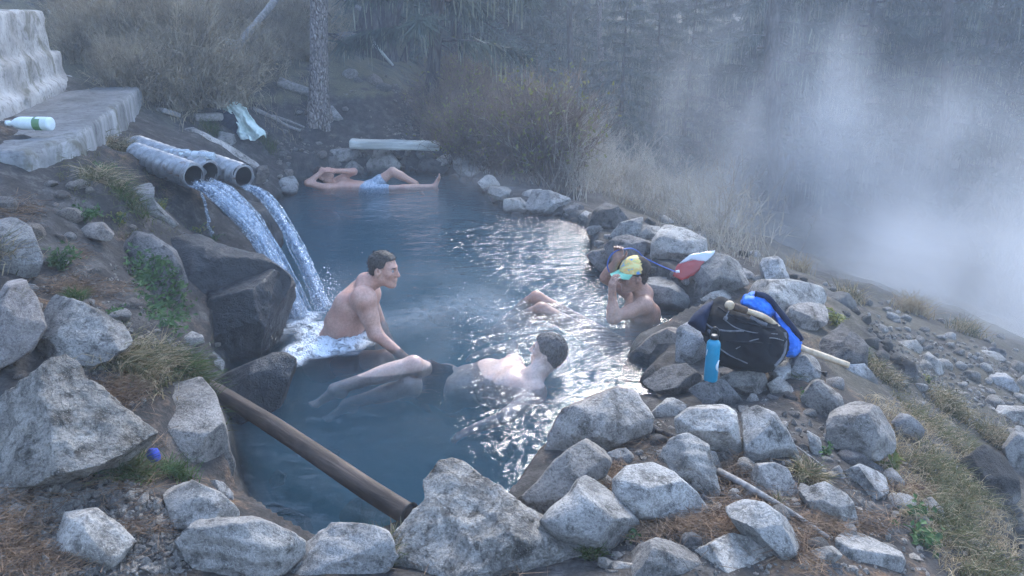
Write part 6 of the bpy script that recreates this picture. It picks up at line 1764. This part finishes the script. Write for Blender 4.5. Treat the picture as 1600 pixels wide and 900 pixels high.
stones(fill([(1290,440),(1380,470),(1480,505),(1600,535),(1600,560),(1480,530),(1380,500),(1300,480)], 26, 9, 26), 'pale stone strewn on the misty crest beyond the dam', 'stones of the misty crest', ['rock_pale', 'rock'])
stones(fill([(860,700),(1010,660),(1090,600),(1130,560),(1230,540),(1300,560),(1330,640),(1400,760),(1480,850),(1490,899),(940,899)], 90, 14, 46, sep=.5), 'small stone wedged in the gaps between the dam boulders', 'gap stones of the dam', ['rock', 'rock_pale', 'rock_dark'])
stones(fill([(930,350),(985,345),(1050,345),(1180,400),(1300,450),(1340,490),(1280,500),(1140,470),(1040,430),(930,410)], 26, 12, 32), 'mid-sized stone packed into the crest of the dam', 'stones of the dam crest', ['rock', 'rock_pale', 'rock'])
stones(fill([(425,250),(470,230),(560,235),(700,240),(760,265),(790,310),(880,325),(930,350),(900,352),(800,340),(760,310),(740,285),(640,268),(520,275),(440,305)], 42, 9, 24), 'small stone along the far rim of the pool', 'rim stones', ['rock', 'rock_pale', 'rock_dark', 'rock_brown'])
stones([(27,768,34),(3,772,18),(30,803,36),(112,765,30),(92,785,27),(90,798,18),(130,778,20),(165,775,24),(150,790,22),(182,790,30),(105,798,24),(60,815,20),(72,802,14),(85,808,14),(192,778,14),(230,882,15),(218,856,16),(182,757,10),(140,800,14),(62,795,12)], 'small pale stone in the gravel in front of the rough boulder', 'gravel stones in front of the rough boulder', ['rock_pale', 'rock', 'rock_rough'] if False else ['rock_pale', 'rock'])
stones([(420,212,14),(445,208,12),(432,224,10),(465,178,16),(540,172,12),(548,120,26),(560,128,14),(585,130,30),(600,140,26),(520,215,12),(470,220,10),(640,195,16),(648,185,26),(638,165,22),(500,165,10)], 'stone lying on the dirt path and bank behind the pool', 'stones on the dirt bank', ['rock_dark', 'rock', 'rock_brown'])
stones(fill([(0,290),(120,290),(230,370),(290,480),(210,560),(60,570),(0,520)], 26, 12, 46), 'brown-grey stone bedded in the earth slope under the ledge', 'stones bedded in the left slope', ['rock_brown', 'rock_brown', 'rock'])
stones([(140,300,16),(60,410,26),(100,455,18),(195,480,18),(330,560,20),(345,575,15),(322,540,16),(340,540,12),(225,600,14),(265,590,16),(258,600,12),(30,590,22)], 'stone half buried in the left bank', 'stones of the left bank', ['rock', 'rock_brown', 'rock_pale'])
stones(fill([(1400,640),(1500,690),(1560,800),(1570,890),(1480,880),(1420,760)], 16, 10, 26), 'stone poking out of the matted grass on the right slope', 'stones in the slope grass', ['rock', 'rock_brown', 'rock_dark'])
stones([(1580,850,30),(1592,830,22),(1570,875,18),(1595,880,26),(1585,800,24)], 'grey stone at the foot of the grassy slope', 'stones below the grassy slope', ['rock', 'rock_dark'])

# gravel, fallen needles, grass
def ground_pts(poly, n, seed):
    rg = np.random.default_rng(seed); xs = [p[0] for p in poly]; ys = [p[1] for p in poly]; out = []
    while len(out) < n:
        x, y = rg.uniform(min(xs), max(xs)), rg.uniform(min(ys), max(ys))
        if in_poly(x, y, poly): out.append((x, y))
    return out
def on_ground(xy):
    """pixels -> terrain points, in one go (small fixed-point iteration)"""
    xy = np.asarray(xy, float)
    D = FWD + ((xy[:, 0] - 800) / FPX)[:, None] * RIGHT + ((450 - xy[:, 1]) / FPX)[:, None] * UP
    z = np.full(len(xy), .3)
    for _ in range(10):
        t = (z - CAM[2]) / D[:, 2]; P = CAM + D * t[:, None]
        z = .6 * z + .4 * np.clip(Hq(P[:, 0], P[:, 1]), -3, 1.9)
    P[:, 2] = Hq(P[:, 0], P[:, 1]); return P
G = []
for poly, n, sd in (([(0,760),(200,740),(270,800),(300,899),(0,899)], 1500, 1), ([(870,720),(1010,650),(1200,620),(1400,720),(1450,899),(950,899)], 1100, 2), ([(60,440),(200,400),(300,560),(220,640),(60,560)], 500, 3),
                     ([(1345,490),(1600,560),(1600,680),(1450,640)], 900, 4), ([(400,170),(620,130),(700,215),(480,235)], 500, 5)):
    G.append(on_ground(ground_pts(poly, n, sd)))
G = np.concatenate(G); rg = np.random.default_rng(5)
U1, F1 = ico(1)
n = len(G); sc = rg.gamma(2.0, .0032, n) + .003
k = np.hypot(G[:, 0], G[:, 1]) > 6; sc = np.where(k, sc * 1.5, sc)
jit = 1 + .35 * rg.normal(size=(n, 12, 1)).clip(-1.2, 1.2)
V = (G[:, None] + U1[None] * jit * sc[:, None, None] * rg.uniform(.6, 1.2, (n, 1, 3))).reshape(-1, 3); F = (np.arange(n)[:, None, None] * 12 + F1[None]).reshape(-1, 3)
o = obj('gravel', V, F, M['rock'], smooth=False); tag(o, 'fine grey gravel and grit on the bare soil', 'gravel', kind='stuff')

def needles(clusters):
    B, Tp, W = [], [], []
    rg = np.random.default_rng(9)
    for cx, cy, sx, sy, n in clusters:
        xy = np.stack([rg.normal(cx, sx, n), np.minimum(rg.normal(cy, sy, n), 905)], 1)
        P = on_ground(xy); P[:, 2] += rg.uniform(.002, .035, n)
        a = rg.uniform(0, 6.28, n); l = rg.uniform(.04, .12, n) * np.where(np.hypot(P[:, 0], P[:, 1]) > 5, 1.3, 1)
        d = np.stack([np.cos(a), np.sin(a), rg.normal(0, .22, n)], 1)
        B.append(P - d * l[:, None] * .5); Tp.append(P + d * l[:, None] * .5); W.append(np.full(n, .0024))
    B, Tp, W = np.concatenate(B), np.concatenate(Tp), np.concatenate(W)
    V, F = strips(B, Tp, W, rg)
    o = obj('pine_needles', V, F, M['pine_litter'], smooth=False); tag(o, 'brown fallen pine needles drifted between the rocks', 'pine needles', kind='stuff')
needles([(30,830,30,35,900),(60,880,60,15,500),(170,770,50,20,150),(230,760,50,20,120),(220,830,30,8,150),(180,620,26,12,700),(210,605,20,10,400),(140,455,45,9,450),(110,450,20,8,250),(25,335,25,12,300),(95,520,20,20,150),(125,400,12,10,120),
         (958,752,12,16,500),(1050,825,40,10,700),(1135,822,16,12,500),(1000,835,20,10,250),(1145,735,14,12,200),(1330,825,40,10,500),(1290,815,20,14,250),(1255,835,14,16,250),(1430,770,14,6,200),(1270,880,14,10,150),(1060,705,40,12,150),(960,690,30,10,150),
         (1200,770,40,30,250),(1400,760,40,40,250),(1150,780,30,20,250),(800,880,20,20,60),(260,690,30,10,40),(700,880,60,15,80),(1190,850,40,20,100)])

def blades(P, hgt, seed, lean=(0, 0, 0), w=.003, curl=.6):
    """P: (n,3) roots; curved two-piece blades"""
    rg = np.random.default_rng(seed); n = len(P)
    h = hgt * rg.uniform(.45, 1.1, n); a = rg.uniform(0, 6.28, n); t = np.abs(rg.normal(.35, .25, n))
    d = np.stack([np.cos(a) * t, np.sin(a) * t, np.ones(n)], 1) + np.asarray(lean); d /= np.linalg.norm(d, axis=1)[:, None]
    cur = P; parts = []
    sd = rg.normal(size=(n, 3)); 
    for k in range(3):
        nx = cur + d * (h / 3)[:, None]
        s = np.cross(d, sd); s /= np.linalg.norm(s, axis=1)[:, None] + 1e-9
        w0, w1 = w * (1 - .28 * k), w * (1 - .28 * (k + 1))
        parts.append((np.stack([cur - s * w0, cur + s * w0, nx + s * w1, nx - s * w1], 1).reshape(-1, 3), np.arange(n * 4).reshape(n, 4)))
        cur = nx; d = d + np.stack([np.cos(a), np.sin(a), -np.ones(n) * .9], 1) * curl * .5 + rg.normal(0, .12, (n, 3)); d /= np.linalg.norm(d, axis=1)[:, None]
    return merge(parts)
def tuft(px, py, wpx, hgt, n, mats, label, seed, lean=(0, 0, 0), curl=.6, w=.003, use_cast=False):
    rg = np.random.default_rng(seed); g = hit(px, py) if not use_cast else cast(px, py); r = wpx * .5 * depth_of(g) / FPX
    T = Thing('grass_tuft', g, label, 'grass')
    for i, mt in enumerate(mats):
        m = n // len(mats)
        q = rg.normal(0, .42, (m, 2)) * r; P = np.c_[g[0] + q[:, 0], g[1] + q[:, 1], np.zeros(m)]
        P[:, 2] = Hq(P[:, 0], P[:, 1]) - .01 if not use_cast else g[2] - .015
        T.part(('green_blades', 'dry_blades', 'pale_blades')[i], *blades(P, hgt, seed + i, lean, w, curl), M[mt], smooth=False, kind='stuff')
tuft(215, 582, 95, .24, 900, ['grass_olive', 'grass_straw'], 'big drooping olive grass clump over brown needles on the left bank', 1, (0, -.3, 0), 1.1)
tuft(262, 570, 60, .18, 420, ['grass_olive', 'grass_straw'], 'olive grass clump joining the drooping one to the bright tuft', 11, (.2, -.2, 0), 1.0)
tuft(300, 592, 62, .17, 800, ['grass_green', 'grass_olive'], 'bright green grass tuft above the squared slab', 2, (.3, -.2, 0), .9)
tuft(205, 745, 70, .16, 420, ['grass_green', 'grass_olive'], 'green grass tuft growing at the foot of the rough boulder', 3, (0, -.2, 0), .7)
tuft(278, 745, 50, .11, 260, ['grass_green', 'leaf'], 'low green tuft at the foot of the squared slab', 4, (0, -.2, 0), .7)
tuft(608, 880, 50, .17, 380, ['grass_green', 'grass_straw'], 'green and straw-coloured grass tuft between the layered block and craggy boulder', 5, (0, -.1, .2), .5)
tuft(925, 870, 40, .09, 240, ['grass_green', 'grass_olive'], 'small green tuft below the rounded dark boulder', 6, (0, -.2, 0), .6)
tuft(905, 850, 30, .07, 120, ['grass_green'], 'thin green grass behind the craggy boulder', 26)
tuft(5, 415, 60, .24, 420, ['grass_olive', 'grass_straw'], 'brown-green grass clump in front of the grey stone on the left slope', 7, (.3, 0, 0), .6)
tuft(1215, 790, 16, .07, 90, ['grass_olive', 'grass_straw'], 'sparse dry tuft beside the egg-shaped stone', 8)
tuft(1262, 745, 46, .12, 420, ['grass_olive', 'grass_straw'], 'mossy dry grass between dam stones beside the blue-grey block', 9, (0, -.3, 0), 1.0)
tuft(1245, 590, 30, .10, 260, ['grass_olive', 'grass_green'], 'mossy green grass under the blue jacket', 10, (0, -.3, 0), .9)
tuft(1425, 488, 60, .30, 420, ['grass_straw'], 'pale dry grass standing on the misty crest beyond the dam', 12, (0, 0, 0), .4, .004)
tuft(1330, 470, 50, .25, 220, ['grass_straw', 'grass_olive'], 'dry grass behind the hazy pale crest rock', 41, (0, 0, 0), .5, .004)
tuft(1510, 520, 60, .25, 260, ['grass_straw', 'grass_olive'], 'dry grass farther along the misty crest above the rubble', 42, (0, 0, 0), .5, .004)
tuft(1250, 425, 40, .3, 160, ['grass_straw'], 'tall pale grass behind the round pale crest rock', 43, (0, 0, 0), .4, .004)
tuft(1345, 560, 26, .12, 180, ['grass_olive', 'grass_green'], 'green grass behind the upright dark stone', 13)
tuft(1380, 590, 60, .14, 420, ['grass_olive', 'grass_straw'], 'olive grass below the tip of the walking stick', 14, (.2, -.2, 0), .9)
tuft(1480, 640, 70, .2, 500, ['grass_straw', 'grass_olive'], 'pale green dry grass hanging over the rubble', 15, (.3, -.2, 0), .9)
tuft(190, 235, 60, .22, 420, ['grass_olive', 'grass_straw'], 'grass hanging from the end of the concrete ledge', 16, (.2, -.4, 0), 1.2)
tuft(170, 290, 60, .25, 520, ['grass_olive', 'grass_straw'], 'grass hanging beside the buried ends of the pipes', 17, (.1, -.4, 0), 1.3)
tuft(205, 320, 40, .2, 300, ['grass_olive', 'grass_green'], 'dark weedy grass beneath the lower pipe', 18, (.1, -.4, 0), 1.2)
tuft(420, 232, 30, .2, 200, ['grass_olive', 'grass_green'], 'weedy grass between the towel and the far rim', 19)
tuft(330, 205, 40, .2, 260, ['grass_olive', 'grass_green'], 'green weeds under the weathered board', 20)
tuft(120, 470, 26, .1, 160, ['grass_green'], 'patch of green grass beside the broad low rock', 22)
tuft(1550, 690, 70, .22, 360, ['grass_straw', 'grass_olive'], 'dry grass bank above the perched dark boulder', 23, (.3, -.2, 0), .9)
def dry_slope():
    P = on_ground(ground_pts([(1390,600),(1470,620),(1530,680),(1510,740),(1590,800),(1590,899),(1500,899),(1440,800),(1400,720),(1410,650)], 4200, 31))
    P = P[fbm(np.c_[P[:, :2] * 4.5, P[:, 0] * 0], 3, 8) > .14]
    V, F = blades(P, .13, 32, (.15, -.25, 0), .0024, .9)
    o = obj('dry_grass', V, F, M['grass_olive'], smooth=False); tag(o, 'matted olive grass covering the slope right of the dam', 'grass', kind='stuff')
    P = on_ground(ground_pts([(1350,620),(1470,620),(1540,700),(1590,800),(1590,899),(1480,899),(1400,800),(1370,720)], 2200, 33))
    V, F = blades(P, .12, 34, (.15, -.25, 0), .002, 1.1)
    o = obj('dry_grass', V, F, M['grass_straw'], smooth=False); tag(o, 'dead straw strewn through the matted slope grass', 'grass', kind='stuff')
    P = on_ground(ground_pts([(60,230),(240,250),(300,370),(200,380),(120,330)], 500, 35))
    V, F = blades(P, .10, 36, (.1, -.3, 0), .002, 1.2)
    o = obj('dry_grass', V, F, M['grass_olive'], smooth=False); tag(o, 'thin withered grass on the brown slope beneath the ledge', 'grass', kind='stuff')
    P = on_ground(ground_pts([(110,20),(480,20),(490,90),(420,130),(370,170),(260,175),(180,110)], 3000, 37))
    V, F = blades(P, .35, 38, (.0, -.1, 0), .004, .8)
    o = obj('dry_grass', V, F, M['dry'], smooth=False); tag(o, 'tawny dead grass carpeting the hillside under the brush', 'grass', kind='stuff')
dry_slope()
def leaf_mesh(P, N, size, rg):
    """small pointed leaves: 4 triangles folded along the midrib"""
    n = len(P); d = rg.normal(size=(n, 3)); d -= N * (d * N).sum(1)[:, None]; d /= np.linalg.norm(d, axis=1)[:, None]; s = np.cross(d, N)
    sz = (size * rg.uniform(.5, 1.2, n))[:, None]
    V = np.stack([P, P + d * sz * .5 + s * sz * .3 + N * sz * .10, P + d * sz, P + d * sz * .5 - s * sz * .3 + N * sz * .10, P + d * sz * .5 - N * sz * .04], 1).reshape(-1, 3)
    b = np.arange(n)[:, None] * 5
    F = np.concatenate([b + np.array([[0, 1, 4]]), b + np.array([[1, 2, 4]]), b + np.array([[2, 3, 4]]), b + np.array([[3, 0, 4]])])
    return V, F
def weed(px, py, wpx, hgt, n, size, mat, label, seed, use_cast=False):
    rg = np.random.default_rng(seed); g = cast(px, py) if use_cast else hit(px, py); r = wpx * .5 * depth_of(g) / FPX
    T = Thing('leafy_weed', g, label, 'weed')
    ns = 9; st = []; tips = []
    for k in range(ns):
        a = rg.uniform(0, 6.28); e = g + np.array((math.cos(a) * r * rg.uniform(.2, 1), math.sin(a) * r * rg.uniform(.2, 1), hgt * rg.uniform(.4, 1)))
        c = spline([g - np.array((0, 0, .02)), (g + e) / 2 + np.array((0, 0, hgt * .25)), e], 10); st.append(tube(c, .0025, 5)); tips.append(c)
    T.part('stems', *merge(st), M['leaf'])
    tips = np.concatenate(tips); P = tips[rg.integers(0, len(tips), n)] + rg.normal(0, size * .4, (n, 3)); N = rg.normal(0, .5, (n, 3)) + np.array((0, -.3, 1)); N /= np.linalg.norm(N, axis=1)[:, None]
    T.part('leaves', *leaf_mesh(P, N, size, rg), M[mat], smooth=False)
weed(1305, 508, 44, .10, 90, .05, 'leaf_yellow', 'bright yellow-green leafy weed on top of the upright dark stone', 1, True)
weed(1262, 628, 26, .05, 40, .035, 'leaf', 'dark-leaved weed beside the slate grey slab', 2)
weed(1312, 652, 22, .05, 34, .03, 'leaf', 'small green weed at the corner of the slate grey slab', 3)
weed(1288, 712, 20, .05, 30, .028, 'leaf', 'little green weed beside the large flat sloping rock', 4)
weed(1438, 852, 60, .09, 60, .05, 'leaf', 'broad-leaved dark green weed behind the white-topped slab', 5)
weed(1422, 812, 50, .07, 50, .045, 'leaf', 'grey-green leafy weed in the slope grass above the broad-leaved one', 6)
weed(1392, 735, 30, .06, 26, .05, 'leaf_yellow', 'yellow-green strap-leaved weed in the slope grass', 7)
weed(1352, 590, 16, .05, 24, .03, 'leaf', 'green sprig near the tip of the walking stick', 8)
weed(985, 850, 22, .04, 22, .028, 'leaf', 'pale sprig at the foot of the rounded dark boulder', 9)
weed(150, 740, 34, .08, 40, .04, 'leaf', 'dark weed under the overhang of the rough boulder', 10)
weed(130, 345, 60, .09, 120, .035, 'leaf', 'leafy green weeds on the brown slope under the ledge', 11)
weed(185, 350, 36, .08, 70, .03, 'leaf_yellow', 'mossy green weed beside the dark rock shelf', 12)
weed(95, 420, 70, .12, 240, .03, 'leaf', 'dark green juniper-like sprig sprawling on the left bank', 13)
weed(310, 362, 60, .05, 160, .022, 'leaf_yellow', 'moss and weeds on the wet shelf below the falling water', 14, True)
weed(225, 445, 60, .06, 160, .03, 'leaf', 'thick green weeds above the creeper', 17, True)
weed(165, 270, 50, .08, 120, .025, 'leaf', 'green weeds among the hanging grass by the pipes', 18)
weed(335, 375, 50, .04, 140, .02, 'leaf', 'wet green moss on the dark bank beside the falling water', 19, True)
weed(255, 325, 60, .05, 140, .022, 'leaf_yellow', 'green moss under the lower pipe', 20, True)
weed(190, 505, 40, .07, 80, .032, 'leaf', 'green weeds behind the broad low rock', 15)
weed(1450, 600, 18, .06, 20, .03, 'leaf_yellow', 'tiny orange-yellow plant in the rubble', 16)
def creeper():
    bpy.context.view_layer.update(); rg = np.random.default_rng(4); P = []
    for x, y in ground_pts([(192,398),(225,395),(262,412),(285,440),(298,475),(288,505),(262,520),(232,500),(218,460),(200,430)], 330, 41):
        p = cast(x, y); P.append(p)
    P = np.array(P); P = P + rg.normal(0, .012, P.shape) - FWD * .015
    P = np.repeat(P, 3, 0) + rg.normal(0, .02, (len(P) * 3, 3)); N = rg.normal(0, .5, P.shape) - FWD * .6 + np.array((0, 0, .7)); N /= np.linalg.norm(N, axis=1)[:, None]
    T = Thing('creeper', P.min(0) * 0 + P[P[:, 2].argmin()], 'lush green creeper hanging over the stone mound beside the black boulder', 'plant')
    T.part('leaves', *leaf_mesh(P, N, .040, rg), M['leaf'], smooth=False)
creeper()
# ------------------------------------------------------------------ air: thin haze and drifting steam
def build_haze():
    bm = bmesh.new(); bmesh.ops.create_cube(bm, size=1.0)
    me = bpy.data.meshes.new('haze'); bm.to_mesh(me); bm.free()
    t = NT('haze_air'); pv = t.n('VolumePrincipled'); pv.inputs['Color'].default_value = (0.82, 0.9, 1.0, 1); pv.inputs['Density'].default_value = 0.0075
    t.t.links.new(pv.outputs[0], t.out.inputs['Volume']); me.materials.append(t.m)
    o = link('haze', me); o.scale = (176, 176, 34); o.location = (0, 0, 12); tag(o, kind='stuff', label='thin bluish haze hanging in the forest air', cat='haze')
build_haze()
def m_steam(name, dens, scale, lo, hi, stretch=(1, 1, 1)):
    t = NT(name)
    tc = t.n('TexCoord')
    geo = t.n('NewGeometry').outputs['Position']
    gr = t.n('TexGradient', gradient_type='SPHERICAL'); t.set(gr.inputs[0], tc.outputs['Object'])
    fall = t.ramp(gr.outputs['Fac'], [(0.0, 0.0), (0.55, 1.0)], 'EASE')
    mp = t.n('Mapping'); t.set(mp.inputs[0], geo); mp.inputs['Scale'].default_value = stretch
    nz = t.noise(mp.outputs[0], scale, 3, 0.5, 0.6)
    d = t.math('MULTIPLY', fall, t.ramp(nz, [(lo, 0.0), (hi, 1.0)]))
    pv = t.n('VolumePrincipled'); pv.inputs['Color'].default_value = (0.93, 0.96, 1.0, 1); pv.inputs['Anisotropy'].default_value = 0.35
    t.set(pv.inputs['Density'], t.math('MULTIPLY', d, dens))
    t.t.links.new(pv.outputs[0], t.out.inputs['Volume'])
    return t.m
_V, _F = ico(3)
def steam(mat, c, rad, label, rz=0):
    me = mesh_np('steam', _V * 1.0, _F, mat)
    o = link('steam', me); o.location = tuple(c); o.scale = rad; o.rotation_euler = (0, 0, rz)
    tag(o, label, 'steam', kind='stuff'); return o
S1 = m_steam('steam_bank', 0.20, 0.42, 0.40, 0.72, (1, 1, .8))
S2 = m_steam('steam_plume', 0.30, 0.8, 0.44, 0.70, (1, 1, .5))
S3 = m_steam('steam_wisps', 0.30, 1.1, 0.50, 0.74, (1, 1, 1.4))
steam(S1, (8.6, 13.5, -1.3), (7.6, 6.5, 3.2), 'thick white bank of steam filling the valley behind the dam')
S4 = m_steam('steam_low', 0.40, 0.6, 0.36, 0.66)
steam(S4, (7.0, 10.2, -1.5), (4.6, 2.9, 1.55), 'low steam clinging to the ground just behind the dam', R(-25))
steam(S2, (4.2, 13.5, 0.6), (2.2, 2.5, 2.4), 'plume of steam rising in front of the spruces')
steam(S3, (-0.3, 4.9, 0.15), (2.1, 1.7, 0.42), 'thin wisps of steam drifting over the near half of the pool')
steam(S3, (-0.2, 8.6, 0.15), (1.8, 1.6, 0.4), 'faint steam over the far end of the pool')
